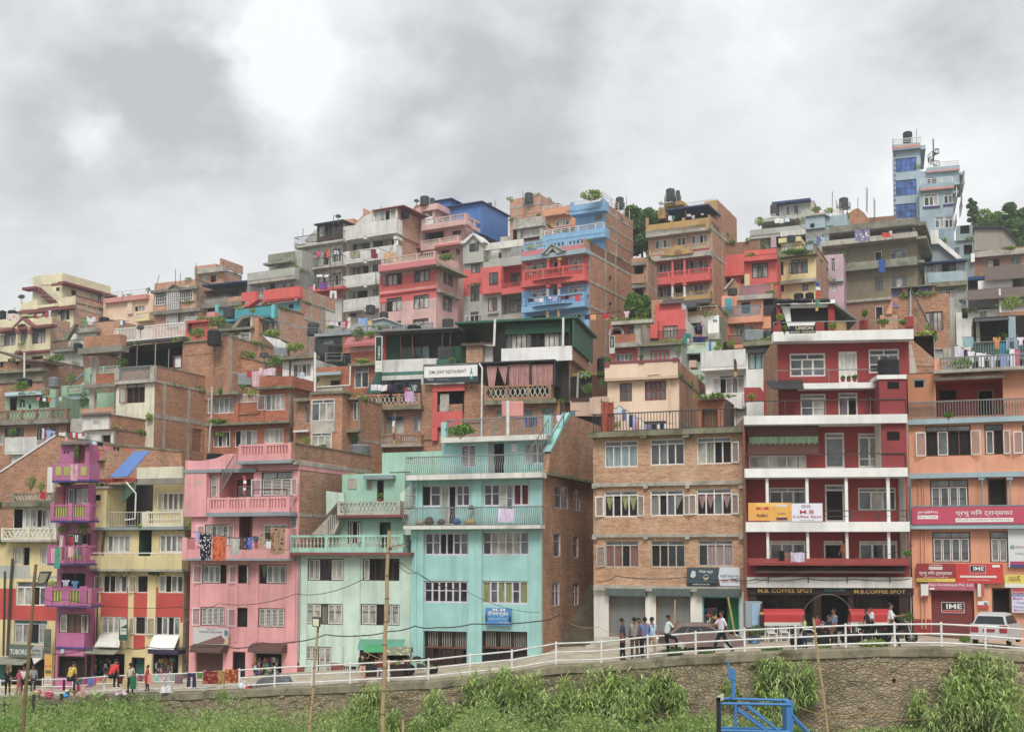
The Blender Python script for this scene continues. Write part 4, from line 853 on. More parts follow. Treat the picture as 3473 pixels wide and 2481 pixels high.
h.slab(1400,505,1850,540,.7,'concmoss','roof_slab');h.win(1600,595,1800,740,'gPgP',0,'fwhite');h.column(1570,565,760,14,.1,'metaldark',rnd=False);h.done()
# DIM LIGHT house
view('C2')
h=H('restaurant_house','brown brick restaurant house with stone baluster balconies and a green shuttered roof storey',2920,85,14,690,1040,tx=1700,front='brickold',side='brickold',xs=3160)
view('D2')
h.slab(460,985,1250,1035,.7,'concmoss');h.balustrade(462,830,1200,990,.65,'concpale',13,'o',4,pm='brickold',low=.2,inn=1.5)
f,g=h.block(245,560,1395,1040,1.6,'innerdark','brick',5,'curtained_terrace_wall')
h.box(240,820,460,1240,-1,.1,'brickold','brick_wall');h.win(298,890,380,1025,'gG',0,'fdark',pl=Plane(h,'f',-.1,'brickold'))
h.box(405,560,1240,578,-2.6,.75,'tindark','terrace_roof')
mb=MB()
for x0,x1,x2,x3 in((485,610,520,565),(610,722,685,700)):
 a=[h.F.m(x,y,.45)for x,y in((x0,620),(x1,620),(x3,920 if x0==485 else 820),(x2,920 if x0==485 else 820))];n_=10;vs=[]
 for i in range(n_+1):t_=i/n_;vs+=[h.F.p(lerp(a[3][0],a[2][0],t_),a[3][1],-.45-.04*sin(i*2)),h.F.p(lerp(a[0][0],a[1][0],t_),a[0][1],-.45-.06*sin(i*2))]
 mb.raw(vs,[(2*i,2*i+2,2*i+3,2*i+1)for i in range(n_)],'#c99591')
for x0,x1 in((735,960),(985,1222)):
 q=h.F.rect(x0,600,x1,830,.45);n_=40;vs=[]
 for i in range(n_+1):t_=i/n_;vs+=[h.F.p(lerp(q[0],q[1],t_),q[2],-.45-.07*sin(i*1.9)*(1+.5*sin(i*.7))),h.F.p(lerp(q[0],q[1],t_),q[3],-.45-.05*sin(i*1.9))]
 mb.raw(vs,[(2*i,2*i+2,2*i+3,2*i+1)for i in range(n_)],'#c99591')
h.part(mb,'curtain')
for x in(725,970,1235):h.column(x,570,840,10,.5,'metaldark',rnd=False)
h.box(1235,570,1250,830,-3,.4,'gdark','side_glazing')
view('C2')
h.slab(690,1050,1390,1100,.8,'concmoss');h.balustrade(695,930,1380,1060,.75,'concpale',14,'o',4,pm='brickold',low=.18,inn=1.5)
h.win(820,1175,1205,1370,'PccP',.25,'fblue',cur='#8e8471');h.win(1310,1150,1385,1340,'gP',.25,'fblue');h.balustrade(690,1375,1390,1490,.75,'concpale',30,'b',4,pm='brickold',low=.16,inn=.5)
h.slab(690,1480,1390,1510,.8,'conc');h.box(1395,820,1520,1430,0,.1,'brickold','brick_wall');h.win(1435,920,1510,1060,'oo',0,'fdark',pl=Plane(h,'f',-.1,'brickold'));h.hole(1440,1350,1505,1440,pl=Plane(h,'f',-.1,'brickold'),d=.2)
rp=Plane(h,'f',-.35,'red',h.F.rect(1515,830,1870,1440,.35));rp.rng=h.F.rect(1515,850,1848,1290,.35);h.bays.append(rp);h.hole(1570,850,1866,1120,pl=rp,d=2.0,name='stair_opening');h.box(1515,830,1870,895,.3,.4,'red','lintel');h.box(1508,1290,1570,1440,.0,.35,'red','pier');h.box(1600,925,1698,1120,.1,.15,'concpale','door_leaf')
h.box(1870,820,1949,1230,.0,.12,'brickold','brick_wall')
view('D2')
h.win(600,1110,1000,1200,'PPP',.5,'fblue');h.win(1100,1080,1230,1200,'PP',.5,'fblue')
h.pole([(405,590),(440,640),(430,1400)],.07,'fwhite','drain_pipe',out=.9)
view('C2')
w2,g2=h.block(950,540,1880,830,1.8,'whiteold','brick',5,'roof_storey_wall');h.parapet(950,545,1480,690,-.4,'white',pl=w2,th=.15,ret=False);h.paint(950,770,1390,820,'gdark',pl=w2)
h.win(1050,780,1390,905,'GGGG',0,'fdark',pl=w2)
w3,g3=h.block(940,240,1900,560,3.0,'darkinterior','greendark',4,'green_roof_storey_wall');h.box(1005,290,1150,550,-3.1,-2.9,'greendark','green_panel');h.win(1155,400,1480,545,'GgGg',0,'fdark',pl=w3,gl='ggreen');h.box(955,260,1005,560,-3,-2.6,'maroon','pillar')
h.box(905,208,1800,222,-7,-1.4,'tingrey','tin_roof')
for x in(1165,1295,1625,1712):h.column(x,215,520,9,-1.9,'rust',rnd=False)
h.poly([(780,920),(905,690),(950,690),(950,920)],-.5,-.3,'fgreen','green_side_panel');h.awning(955,690,1425,720,-.9,-.3,'fgreen','green_ledge')
h.box(1750,400,1890,590,-1.2,-1.1,'greendark','green_panel');h.box(1560,545,1770,590,-1.5,-.2,'fgreen','green_ledge');h.box(1575,405,1745,545,-1.8,-1.0,'gdark','glazed_box')
view('D2')
h.box(262,385,445,585,-1.8,-.6,'bricktan','chimney_room');h.win(303,425,388,552,'G',.3,'fdark',pl=Plane(h,'f',.58,'bricktan'));h.awning(205,365,560,390,-2,-.3,'tinrust','tin_roof');h.poly([(445,390),(560,405),(640,500),(650,585),(445,585)],-1.6,-1.2,'white','stair_wall')
w4,g4=h.block(560,120,1435,560,.9,'darkinterior','brick',7,'glazed_storey_wall');h.parapet(650,412,1430,570,-.7,'white',pl=h.F,th=.15,ret=False)
h.box(690,150,1405,260,-.85,-.75,'greendark','green_fascia');h.win(700,245,1040,440,'gPPPgo',0,'fdark',pl=w4);h.win(1060,225,1400,420,'oPPPgo',0,'fdark',pl=w4)
mb=MB();a=h.F.m(140,180,-.3);b=h.F.m(1435,80,-.3);mb.box(a[0],b[0]+.4,.2,9.0,b[1]-.1,b[1]+.06,'tingreen');h.part(mb,'tin_roof')
S2=Plane(h,'s',b[0],'tingreen');mb=MB();z0=h.F.m(1435,405,-.3)[1];S2.bx(mb,.3,8.5,z0,b[1]-.12,-.1,0,'tingreen');h.part(mb,'green_sheet_wall')
h.pole([(582,105),(570,400)],.09,'pipewhite',out=.3);h.pole([(1333,90),(1330,400)],.09,'pipewhite',out=.3)
h.done();HDIM=h
# cream houses far left
view('A')
h=H('apartment_house','cream house with maroon trim and a gabled porch, far left of the hillside',655,139,24,-60,668,front='cream',side='brickpale',xs=905)
h.slab(-60,785,660,820,.9,'maroontrim','sunshade');h.poly([(-60,705),(60,690),(100,712),(190,700),(420,672),(470,690),(560,660),(655,655),(655,780),(-60,800)],-.15,.1,'cream','wavy_parapet')
h.poly([(145,805),(280,665),(425,780),(425,795),(280,690),(160,812)],0,1.1,'maroontrim','gable_trim');h.poly([(165,810),(280,690),(410,790),(350,790),(330,758),(280,745),(225,765),(210,805)],0,1.0,'cream','porch_gable')
for x in(220,375):h.column(x,805,1122,28,.8,'cream');h.box(x-24,815,x+24,865,.6,1.05,'maroontrim','column_capital');h.box(x-26,1095,x+26,1120,.6,1.05,'maroontrim','column_base')
h.win(62,862,200,1030,'gPP',.2,'fdark','L',lw=.7);h.win(270,845,345,1015,'PP',.2,'fred');h.win(415,820,585,1000,'GPP',.25,'fdark');h.slab(180,1095,655,1125,.5,'maroontrim','ledge');h.hole(400,1165,550,1240,d=.3,fm='maroontrim')
h.bands([790,1010],25,xs_=(755,));h.done();HCR2=h
h=H('apartment_house','cream house with a maroon outside stair and wavy roof parapet, highest on the left',958,151,24,250,470,front='cream',side='brickpale',xs=1770)
h.poly([(255,465),(340,475),(380,455),(480,445),(480,560),(255,570)],-.15,.1,'cream','wavy_parapet');h.poly([(745,420),(800,425),(850,400),(900,405),(958,388),(958,500),(745,530)],-.15,.1,'cream','wavy_parapet')
h.slab(205,550,920,590,.9,'maroontrim','sunshade');h.win(780,555,890,700,'gPo',.2,'fdark');h.hole(280,600,460,700,d=.4)
mb=MB();z0,z1=h.F.m(958,490)[1],h.F.m(958,388)[1];h.S.bx(mb,0,h.D,z0,z1,0,.2,'brickpale');h.S.bx(mb,0,h.D,z1-.02,z1+.14,-.06,.26,'maroontrim')
for t_ in(.0,.16,.55,.9):h.S.bx(mb,h.D*t_,h.D*t_+.4,0,z1-.03,-.03,.1,'conc')
z=h.F.m(958,520)[1];h.S.bx(mb,0,h.D,z-.3,z,-.05,.1,'conc');h.part(mb,'side_parapet')
k,kg=h.block(420,120,800,500,1.0,'cream','cream',9,'penthouse_wall')
h.poly([(515,155),(560,140),(590,150),(640,125),(690,140),(740,118),(800,110),(800,240),(515,250)],-1.0,-.9,'cream','wavy_parapet',at=-.9);h.win(720,282,768,328,'G',0,'fdark',pl=k)
h.hole(915,315,978,385,pl=kg,d=.2,fm='fred',name='doorway');mb=MB();z=kg.m(800,225)[1];kg.bx(mb,1.0-.8,10,z-.3,z,-1.2,0,'maroontrim');h.part(mb,'sunshade');h.slab(660,225,800,262,.0,'maroontrim','sunshade',pl=Plane(h,'f',-.6,'cream'))
mb=MB()
for i in range(16):
 t_=i/16;a=h.F.m(lerp(440,690,t_),lerp(275,490,t_),-.3);mb.box(a[0]-.1,a[0]+.55,.2,1.0,a[1]-.5,a[1],'maroontrim')
a=h.F.m(305,285,-.3);b=h.F.m(465,270,-.3);mb.box(a[0],b[0],.0,1.2,b[1]-.35,b[1],'maroontrim')
p0,p1,p2,p3=h.F.m(375,265,-.2),h.F.m(465,265,-.2),h.F.m(730,480,-.2),h.F.m(500,480,-.2)
for e in(.5,1.0):mb.tube(h.F.p(p0[0],p0[1]+e,.2),h.F.p(p1[0],p1[1]+e,.2),.03,'fold',4);mb.tube(h.F.p(p1[0],p1[1]+e,.2),h.F.p(p2[0],p2[1]+e,.2),.03,'fold',4);mb.tube(h.F.p(p3[0],p3[1]+e,.1),h.F.p(p2[0],p2[1]+e,.1),.03,'fold',4)
for t_ in range(7):mb.tube(h.F.p(lerp(p1[0],p2[0],t_/6),lerp(p1[1],p2[1],t_/6),.2),h.F.p(lerp(p1[0],p2[0],t_/6),lerp(p1[1],p2[1],t_/6)+1,.2),.03,'fold',4)
h.part(mb,'outside_stair');h.slab(470,500,735,535,.5,'cream','curved_balcony')
h.done();HCR1=h
h=H('apartment_house','peach house with a yellow balcony, partly hidden behind the brick arch-window house',1975,152,24,1330,372,tx=1900,front='peach',side='peach',dep=5)
h.slab(1330,395,1880,455,.6,'salmon','roof_edge');h.rail(1330,330,1870,400,.5,'fold',0,1,posts=4);h.win(1725,520,1860,590,'oll',0,'fwhite');h.balustrade(1735,605,1920,680,.9,'white',9,'b',2,pm='yellow');h.slab(1730,678,1925,710,.9,'yellow');h.box(1635,455,1700,620,0,.3,'peach','pilaster')
h.done()
h=H('brick_house','weathered grey concrete and brick house with an outside stair below the cream porch house',1070,126,22,650,1085,front='grey',side='brickpale',dep=7)
h.slab(640,1070,1070,1100,.8,'concdark');h.rail(655,965,1070,1075,.7,'metaldark',22,r=.035);
w,g=h.block(880,840,1240,1080,1.0,'offwhite','brickpale',5);h.slab(950,800,1235,860,.6,'conc','roof_slab',pl=w);h.box(1240,720,1530,900,-4,-1.2,'brickpale','brick_parapet');h.rail(1030,720,1215,800,.4,'metaldark',10,pl=w)
h.slab(545,1240,925,1350,1.2,'conc','terrace_slab');h.poly([(655,960),(790,930),(960,740),(975,750),(850,960)],-.2,.3,'concmoss','stair_flight')
h.done()
h=H('brick_house','small brown brick house with a dark overhanging roof at the left edge',560,118,20,-60,1200,front='brickold',side='brickold',dep=6)
h.poly([(-60,1110),(40,1140),(270,1220),(560,1245),(560,1225),(300,1195),(50,1115),(-60,1085)],-2,1.0,'tinrust','sloping_roof');h.hole(-10,1225,42,1310,d=.3);h.hole(200,1235,245,1275,d=.2);h.hole(320,1270,395,1330,d=.3);h.win(430,1280,490,1400,'G',0,'fgrey')
h.slab(-60,1330,560,1370,.7,'concmoss');h.box(-60,1370,550,1500,0,.2,'concmoss','lower_wall');h.done()
view('A2')
h=H('house','pale green house with blue-grey railings and a baluster stair, left of the concrete frame',1330,106,20,780,560,front='greenwall',side='greenwall',dep=5)
h.slab(800,545,1330,575,.6,'bluepale');h.balustrade(840,405,1060,510,.6,'concpale',14,'b',2,pm='greenwall');h.box(785,400,1120,560,-2,0,'greenwall','upper_wall');h.balustrade(1150,160,1520,250,-2.2,'concpale',18,'b',3,pm='greenwall');h.box(1085,180,1160,400,-3,-2.2,'greenwall','pier')
mb=MB();a,b=h.F.m(890,400,-1.5),h.F.m(1085,240,-1.5);mb.tube(h.F.p(*a,1.5),h.F.p(*b,1.5),.1,'fblue',5);mb.hexa([h.F.p(a[0],a[1]-1.6,1.5),h.F.p(b[0],b[1]-1.2,1.5),h.F.p(b[0],b[1]-1.2,2.2),h.F.p(a[0],a[1]-1.6,2.2),h.F.p(a[0],a[1]-1.0,1.5),h.F.p(b[0],b[1]-.8,1.5),h.F.p(b[0],b[1]-.8,2.2),h.F.p(a[0],a[1]-1.0,2.2)],'concpale');h.part(mb,'outside_stair')
h.done()
h=H('house','low pale green house with a dark doorway behind the brick lattice terrace',640,101,18,75,520,front='greenwall',side='greenwall',dep=4)
h.awning(60,490,540,530,-2,.7,'bluepale','roof');h.hole(128,560,218,725,d=.4,fm='fdark',name='doorway');h.box(640,455,712,690,0,.3,'greenwall','pier');h.box(500,560,640,690,-.1,.0,'darkinterior','shade_wall');h.done()
h=H('brick_house','old brick house with carved terrace panels and a white balcony box at the left edge',860,94,18,-120,880,front='brickold',side='concmoss',dep=6)
h.slab(-120,845,870,900,.6,'concdark');h.balustrade(-110,715,860,855,.55,'concgreen',22,'o',6,pm='brickdark',low=.14);h.win(520,925,755,1060,'gPgP',0,'fdark');h.win(60,950,310,1060,'GoG',0,'fdark');h.win(-80,1025,45,1170,'PP',0,'fwhite')
h.parapet(62,1068,475,1265,1.3,'whiteold');h.slab(62,1255,475,1285,1.3,'whiteold');h.box(145,1265,480,1500,0,.9,'offwhite','lower_wall');h.box(-100,1340,145,1500,0,.3,'brickold','lower_wall');h.box(905,830,1050,1010,-1,.2,'concpale','pier')
h.done()
# brick arch window house
view('B')
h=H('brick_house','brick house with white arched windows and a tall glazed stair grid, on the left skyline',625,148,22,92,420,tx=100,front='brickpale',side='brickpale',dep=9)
h.slab(40,480,640,515,.5,'concdark','roof_ledge');h.poly([(260,470),(330,420),(410,460),(410,480),(330,440),(270,488)],.2,.7,'concdark','arched_eyebrow')
def arch(x0,y0,x1,y1):
 a0,a1,b0,b1=h.F.rect(x0,y0,x1,y1);r=(a1-a0)/2;zc=b1-r;cx=(a0+a1)/2;mb=MB();g=MB()
 pts=[(a0,b0),(a1,b0)]+[(cx+r*cos(i*pi/6),zc+r*sin(i*pi/6))for i in range(7)];g.face([h.F.p(a,b,-.02)for a,b in pts],'gdark')
 ring=pts+[pts[0]];mb.path([h.F.p(a,b,-.05)for a,b in ring],.07,'fwhite',5)
 for i in range(1,5):u=lerp(a0,a1,i/5);mb.tube(h.F.p(u,b0,-.05),h.F.p(u,zc,-.05),.04,'fwhite',4)
 for z in(zc,lerp(b0,zc,.4)):mb.tube(h.F.p(a0,z,-.05),h.F.p(a1,z,-.05),.04,'fwhite',4)
 for i in range(1,6):mb.tube(h.F.p(cx+.35*r*cos(i*pi/6),zc+.35*r*sin(i*pi/6),-.05),h.F.p(cx+r*cos(i*pi/6),zc+r*sin(i*pi/6),-.05),.035,'fwhite',4)
 w=h.part(mb,'arched_window');g.build('pane',w)
arch(105,515,250,695);arch(440,460,585,640)
def grid(x0,y0,x1,y1,nx,ny):
 a0,a1,b0,b1=h.F.rect(x0,y0,x1,y1,.3);mb=MB()
 for i in range(nx+1):u=lerp(a0,a1,i/nx);mb.tube(h.F.p(u,b0,-.32),h.F.p(u,b1,-.32),.05,'fwhite',4)
 for i in range(ny+1):z=lerp(b0,b1,i/ny);mb.tube(h.F.p(a0,z,-.32),h.F.p(a1,z,-.32),.05,'fwhite',4)
 w=h.part(mb,'window_grid');g=MB();h.F.bx(g,a0,a1,b0,b1,-.28,-.02,'ggrey');g.build('pane',w)
grid(260,470,410,750,6,12);grid(245,770,390,975,6,9)
h.slab(50,755,670,800,.8,'concdark','ledge');h.slab(430,640,600,660,.2,'concdark','sill_ledge');arch(510,790,640,890);h.rail(475,850,640,895,.5,'fwhite',12,r=.04);h.paint(430,800,670,1000,'grey')
h.done()
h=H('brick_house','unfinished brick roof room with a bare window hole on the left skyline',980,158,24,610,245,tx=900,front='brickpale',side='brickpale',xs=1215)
h.slab(605,215,985,280,.9,'conc','roof_slab');h.box(605,185,880,255,-.2,.85,'brickpale','roof_parapet');h.hole(815,320,880,405,d=.4);h.bands([235,260],22,xs_=(1200,));mb=MB();z=h.F.m(980,225)[1];h.S.bx(mb,-.9,h.D,z,z+1.2,-.2,0,'brickpale');h.part(mb,'side_parapet')
h.box(700,290,770,380,.0,.01,'concpale','panel');h.done()
h=H('brick_house','brick terrace house under a slanting dark blue tin roof, beside the arch windows',1290,147,22,680,480,tx=1100,front='grey',side='brickpale',dep=5)
h.box(690,408,1275,423,-3.5,1.4,'tinblue','tin_roof');t=h.bay(700,490,1270,620,1.8,'inner',inner='greydark');h.balustrade(715,600,1020,680,.5,'concpale',16,'x',2,pm='concdark');h.parapet(1020,590,1210,660,.5,'brickpale');h.slab(690,660,1210,720,.7,'concdark');h.win(1065,495,1155,570,'GG',0,'fblue',pl=t)
h.paint(680,730,765,900,'brickpale');h.hole(775,735,865,790,d=.5);h.done()
h=H('apartment_house','house with a red roof parapet and turquoise walls, brick on its long right side',1955,131,26,1205,640,tx=1955,front='red',side='brickpale',xs=2290)
h.parapet(1490,480,1958,640,.6,'red');h.parapet(1208,530,1390,640,.6,'red');h.slab(1480,610,1960,640,.6,'red','ledge')
mb=MB();z0,z1=h.F.m(1955,620)[1],h.F.m(1955,470)[1];h.S.bx(mb,-.6,h.D+2,z0,z1,0,.2,'brickpale');h.S.bx(mb,-.6,h.D+2,z0-.3,z0,-.05,.2,'conc')
for t_ in(.0,.4,.8):h.S.bx(mb,h.D*t_,h.D*t_+.5,0,z1-.05,-.03,.1,'conc')
z=h.F.m(1955,830)[1];h.S.bx(mb,0,h.D,z-.3,z,-.05,.2,'conc')
h.part(mb,'side_parapet');h.paint(1205,690,2010,800,'turquoise');h.hole(1815,685,1880,745,d=.2,fm='fdark')
mb=MB();a=h.F.m(1385,640,.4);b=h.F.m(1240,740,.4);mb.hexa([h.F.p(b[0],b[1],-.1),h.F.p(b[0]+1.0,b[1],-.1),h.F.p(b[0]+1,b[1],-1),h.F.p(b[0],b[1],-1),h.F.p(a[0],a[1],-.1),h.F.p(a[0]+1.0,a[1],-.1),h.F.p(a[0]+1,a[1],-1),h.F.p(a[0],a[1],-1)],'red');h.part(mb,'outside_stair');h.done();HRED=h
h=H('apartment_house','turquoise fronted house with a brick side wall, below the red roof parapet',1620,123,26,870,705,front='turquoise',side='brickpale',xs=2010)
h.slab(870,860,1620,885,.8,'turquoise','ledge');h.parapet(1100,740,1622,862,.8,'turquoise');h.box(1592,695,1625,865,.6,.9,'=58c9c4','pier');h.box(870,680,895,845,.6,.9,'=58c9c4','pier')
h.bands([870],32,xs_=(1720,));mb=MB();z=h.F.m(1620,700)[1];h.S.bx(mb,-.8,h.D,z-.02,z+.12,-.1,.2,'concdark');h.part(mb,'coping');h.win(1480,915,1660,1060,'GcP',0,'fdark',cur='#a39c85');h.hole(1200,930,1320,1060,d=.8);h.done()
h=H('house','small red and olive house with plants, under the arch windows',900,117,22,500,900,tx=700,front='red',side='concmoss',dep=4)
h.slab(500,885,960,910,.4,'red','ledge');h.paint(775,880,960,1000,'ochre');h.box(765,785,865,885,-1,0,'salmon','roof_box');h.hole(515,930,570,1060,d=.3,name='doorway');h.rail(520,965,780,1010,.8,'metaldark',12);h.done()
h=H('house','weathered concrete stair house with balusters and a brick pillar below the turquoise house',1440,108,22,920,1060,front='concmoss',side='brickold',dep=5)
h.poly([(1020,1050),(1190,850),(1330,820),(1480,860),(1480,875),(1330,845),(1215,880),(1080,1055)],-1.2,.1,'concdark','stair_flight');h.box(1345,840,1430,1210,-.6,.1,'brick','brick_pillar');h.box(1320,845,1350,1160,-.5,.15,'concpale','concrete_pillar');h.balustrade(1065,1090,1190,1150,.3,'concpale',9,'b',2);h.balustrade(1190,1050,1330,1200,.3,'concpale',9,'b',2,low=.4)
h.slab(860,990,1340,1020,.6,'concmoss','ledge');h.done()
h=H('apartment_house','grey concrete house with stepped terraces, left of the tall balcony blocks',1890,141,26,1290,270,tx=1500,front='greydark',side='greydark',dep=8)
h.slab(1285,350,1890,395,.9,'conc');h.parapet(1285,250,1890,365,.9,'grey');h.win(1405,440,1560,580,'PPG',.25,'fwhite');h.win(1730,395,1875,475,'GPG',.3,'fwhite');h.hole(1580,425,1640,490,d=.4)
w,g=h.block(1560,20,1990,290,1.8,'grey','grey',5);h.parapet(1550,30,1890,165,-1.0,'concgreen',ret=False);h.slab(1550,160,1890,185,-1.0,'concgreen',pl=h.F);h.win(1660,190,1780,210,'GG',0,'fgrey',pl=w);h.pole([(1565,150),(1580,185),(1680,190)],.08,'pipewhite',out=-.8)
h.done()
view('B2')
h=H('house','grey and green flat with a railed roof garden, left of the pink tiled eaves',1850,104,22,1300,640,tx=1500,front='conc',side='brickold',dep=5);h.slab(1290,620,1850,650,.5,'concmoss');h.done()
view('C2')
h=H('house','dark glazed house with a grey picket terrace above it, left of the green plants',620,101,20,220,265,front='gdark',side='brick',dep=6)
h.slab(215,250,620,285,.5,'greyblue');h.rail(340,185,615,258,.4,'metalgrey',26,r=.035);h.box(515,280,530,470,0,.2,'fgreen','green_post');h.box(525,285,600,480,0,.3,'brickred','brick_pier');h.win(300,330,430,380,'PP',0,'fblue');h.done()
h=H('house','low grey house with a gabled roof and a white baluster terrace, above the restaurant roof',1200,106,20,600,190,front='greyblue',side='greyblue',dep=6)
h.balustrade(665,175,910,240,.5,'concpale',16,'b',3,pm='greyblue');h.balustrade(912,178,1215,240,.3,'concpale',20,'b',3,pm='greyblue',low=.1);h.poly([(830,120),(980,90),(1200,165),(1200,190),(830,190)],-3,-.8,'greyblue','gable');h.poly([(820,115),(980,80),(1210,165),(1210,175),(980,95),(820,128)],-3.2,-.6,'grey','gable_roof');h.balustrade(1230,150,1515,210,-.5,'concpale',20,'b',3,pm='greyblue');h.done()
# hillside, centre and right
# grey-cream balcony block
view('C')
h=H('apartment_house','tall grey-cream apartment block with three iron railed balconies and a glazed penthouse',528,144,28,-5,640,front='offwhite',side='brickpale',dep=8)
h.slab(-5,656,528,680,1.3,'concpale');h.slab(-10,922,528,945,1.3,'concpale');h.slab(60,1160,528,1190,1.3,'red')
h.rail(-5,560,520,650,1.2,'metaldark',34,r=.035);h.rail(0,830,520,925,1.2,'metaldark',34,r=.035);h.rail(80,1090,520,1170,1.2,'metaldark',30,r=.035)
h.box(-10,660,12,1200,-.2,.2,'offwhite','pilaster');h.win(135,770,240,900,'gPG',.3,'fwhite','L',lw=.9);h.win(415,715,510,870,'GPg',.3,'fwhite');h.hole(322,750,372,900,d=.3,fm='fbrown',name='doorway')
h.win(125,1020,240,1180,'GPg',.2,'fwhite','L',lw=.9);h.win(405,985,510,1130,'PGP',.2,'fwhite','l',lw=.9);h.win(312,1020,350,1110,'g',.2,'fwhite')
for x in(132,260,390):h.pole([(x,680),(x,1160)],.045,'metaldark','post',out=1.2)
w,g=h.block(245,430,528,640,-.1,'fdark','brickpale',6,'penthouse_wall');h.win(258,440,525,580,'PoGG',0,'fblack',pl=w);h.box(208,426,530,440,-4,.9,'tindark','penthouse_roof');h.box(370,470,380,650,.1,.2,'metaldark','post')
h.poly([(110,625),(245,500),(245,640),(110,650)],-3.5,-3.2,'grey','stair_wall');h.paint(60,1195,528,1300,'pinkred');h.done()
# white balcony block
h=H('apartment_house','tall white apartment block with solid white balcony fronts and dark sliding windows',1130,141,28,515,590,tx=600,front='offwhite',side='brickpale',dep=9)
for i,(y0,y1,ya,yb)in enumerate(((438,575,560,620),(720,840,820,860),(990,1105,1090,1130),(1255,1370,1350,1390))):
 h.parapet(532,y0,1118,y1,1.3,'whiteold');h.slab(530,y1-5,1120,y1+18,1.3,'offwhite');
 for x in(775,1105):h.box(x-18,y1+10,x+18,y1+45,0,1.3,'offwhite','beam_end')
t=[h.bay(590,620,1128,840,.9,'offwhite'),h.bay(590,880,1128,1105,.9,'offwhite'),h.bay(590,1150,1128,1370,.9,'offwhite')]
h.win(598,640,825,775,'gPg',0,'fblack',pl=t[0]);h.win(850,600,1128,730,'gGPPG',0,'fblack',pl=t[0],gl='ggrey');h.win(590,895,812,1010,'gPPG',0,'fblack',pl=t[1],gl='ggreen');h.win(838,870,1128,985,'gGG',0,'fblack',pl=t[1]);h.win(590,1150,800,1280,'PPGo',0,'fblack',pl=t[2]);h.win(830,1135,1128,1255,'PGG',0,'fblack',pl=t[2])
for x in(515,835):h.box(x,600,x+20,1420,0,.06,'offwhite','pilaster')
w,g=h.block(860,290,1130,590,-.3,'whiteold','brickpale',5,'penthouse_wall');h.win(868,300,1110,440,'PgoP',0,'fwhite',pl=w,gl='gpale',fw=.1);h.box(845,270,1200,282,-5,.7,'maroontrim','penthouse_roof')
h.poly([(540,490),(640,470),(750,355),(750,275),(845,320),(845,480),(700,480)],-3,-2.7,'brickpale','stair_side');h.poly([(640,480),(760,370),(850,330),(850,470)],-2.2,-2.0,'whiteold','stair_wall');h.box(520,400,640,490,-5,-3.2,'brickpale','roof_parapet')
h.win(600,1420,680,1480,'GG',0,'fgreen');h.done()
# tall pink block
h=H('apartment_house','tall old pink apartment block with curved baluster terraces under a blue tarpaulin room',1800,143,28,1150,700,tx=1400,front='pinkold',side='pinkold',dep=10)
h.poly([(1145,400),(1150,380),(1240,375),(1330,255),(1410,230),(1410,720),(1145,720)],-.3,.3,'pinkold','stair_tower');h.win(1168,530,1235,605,'gg',0,'fdark',pl=Plane(h,'f',-.42,'pinkold'),row=.5,rec=.08);h.win(1165,625,1235,700,'gg',0,'fdark',pl=Plane(h,'f',-.42,'pinkold'),row=.5,rec=.08)
h.poly([(1140,385),(1240,365),(1330,245),(1410,228),(1410,244),(1335,262),(1245,385),(1140,402)],-.4,.4,'ochre','tower_coping');h.box(1405,235,1575,300,-3,.6,'pinkold','tank_roof');h.box(1515,290,1540,380,-3,.3,'pinkold','pillar');h.box(1405,280,1515,370,-3,-2.8,'greyblue','back_wall')
w,g=h.block(1400,480,1870,720,.3,'pinkold','pinkold',8,'fourth_storey_wall');h.hole(1405,510,1640,640,pl=w,d=1.5,mat='bluepale',back='darkinterior');h.win(1735,525,1830,568,'Gg',0,'fdark',pl=w)
h.balustrade(1395,370,1885,455,1.2,'creamlow',26,'b',4,pm='pinkold',low=.3);h.slab(1390,440,1890,490,1.3,'pinkold');h.balustrade(1390,610,1800,670,1.1,'creamlow',22,'b',3,pm='pinkold');h.slab(1385,665,1840,715,1.2,'pinkold');h.awning(1540,635,1840,690,.4,1.6,'tile','tiled_eaves');h.awning(1130,690,1400,730,0,1.0,'tile','tiled_eaves')
mb=MB();z0,z1=h.F.m(1885,470,1.2)[1],h.F.m(1885,350,1.2)[1];X=h.F.m(1885,420,1.2)[0]
for i in range(6):y=-1.2+i*2.1;mb.box(X-.3,X,y,y+.3,z0,z1,'pinkold')
mb.box(X-.25,X-.05,-1,10.0,z1-.25,z1,'pinkold');mb.box(X-.25,X-.05,-1,10.0,z0,z0+.5,'pinkold');h.part(mb,'side_balustrade')
mb=MB();a0,a1,b0,b1=h.F.rect(1530,262,2064,380,-2.5);b0=b1-4;y1=Plane(h,'s',a1,'x').m(2348,360)[0];mb.box(a0,a1,2.5,y1,b0,b1,'bluetarp');h.part(mb,'tarpaulin_room');mb=MB();mb.box(a0-.2,a1+.3,2.0,y1+.3,b1,b1+.12,'tinblue');h.part(mb,'tarpaulin_roof')
mb=MB();a0,a1,b0,b1=h.F.rect(1550,200,1710,300,-6);mb.box(a0,a1,6,9,b0,b1,'bluetarp');mb.box(a0-.2,a1+.5,5.6,9.5,b1,b1+.12,'tinblue');h.part(mb,'tarpaulin_roof_room')
h.win(1608,730,1700,775,'Gg',0,'fdark');h.hole(1390,735,1545,800,d=1);h.win(1170,795,1230,830,'gg',0,'fdark')
S_=h.S;h.win(1790,730,1822,790,'g',0,'fdark',pl=S_)
h.done();HPO=h
view('D');
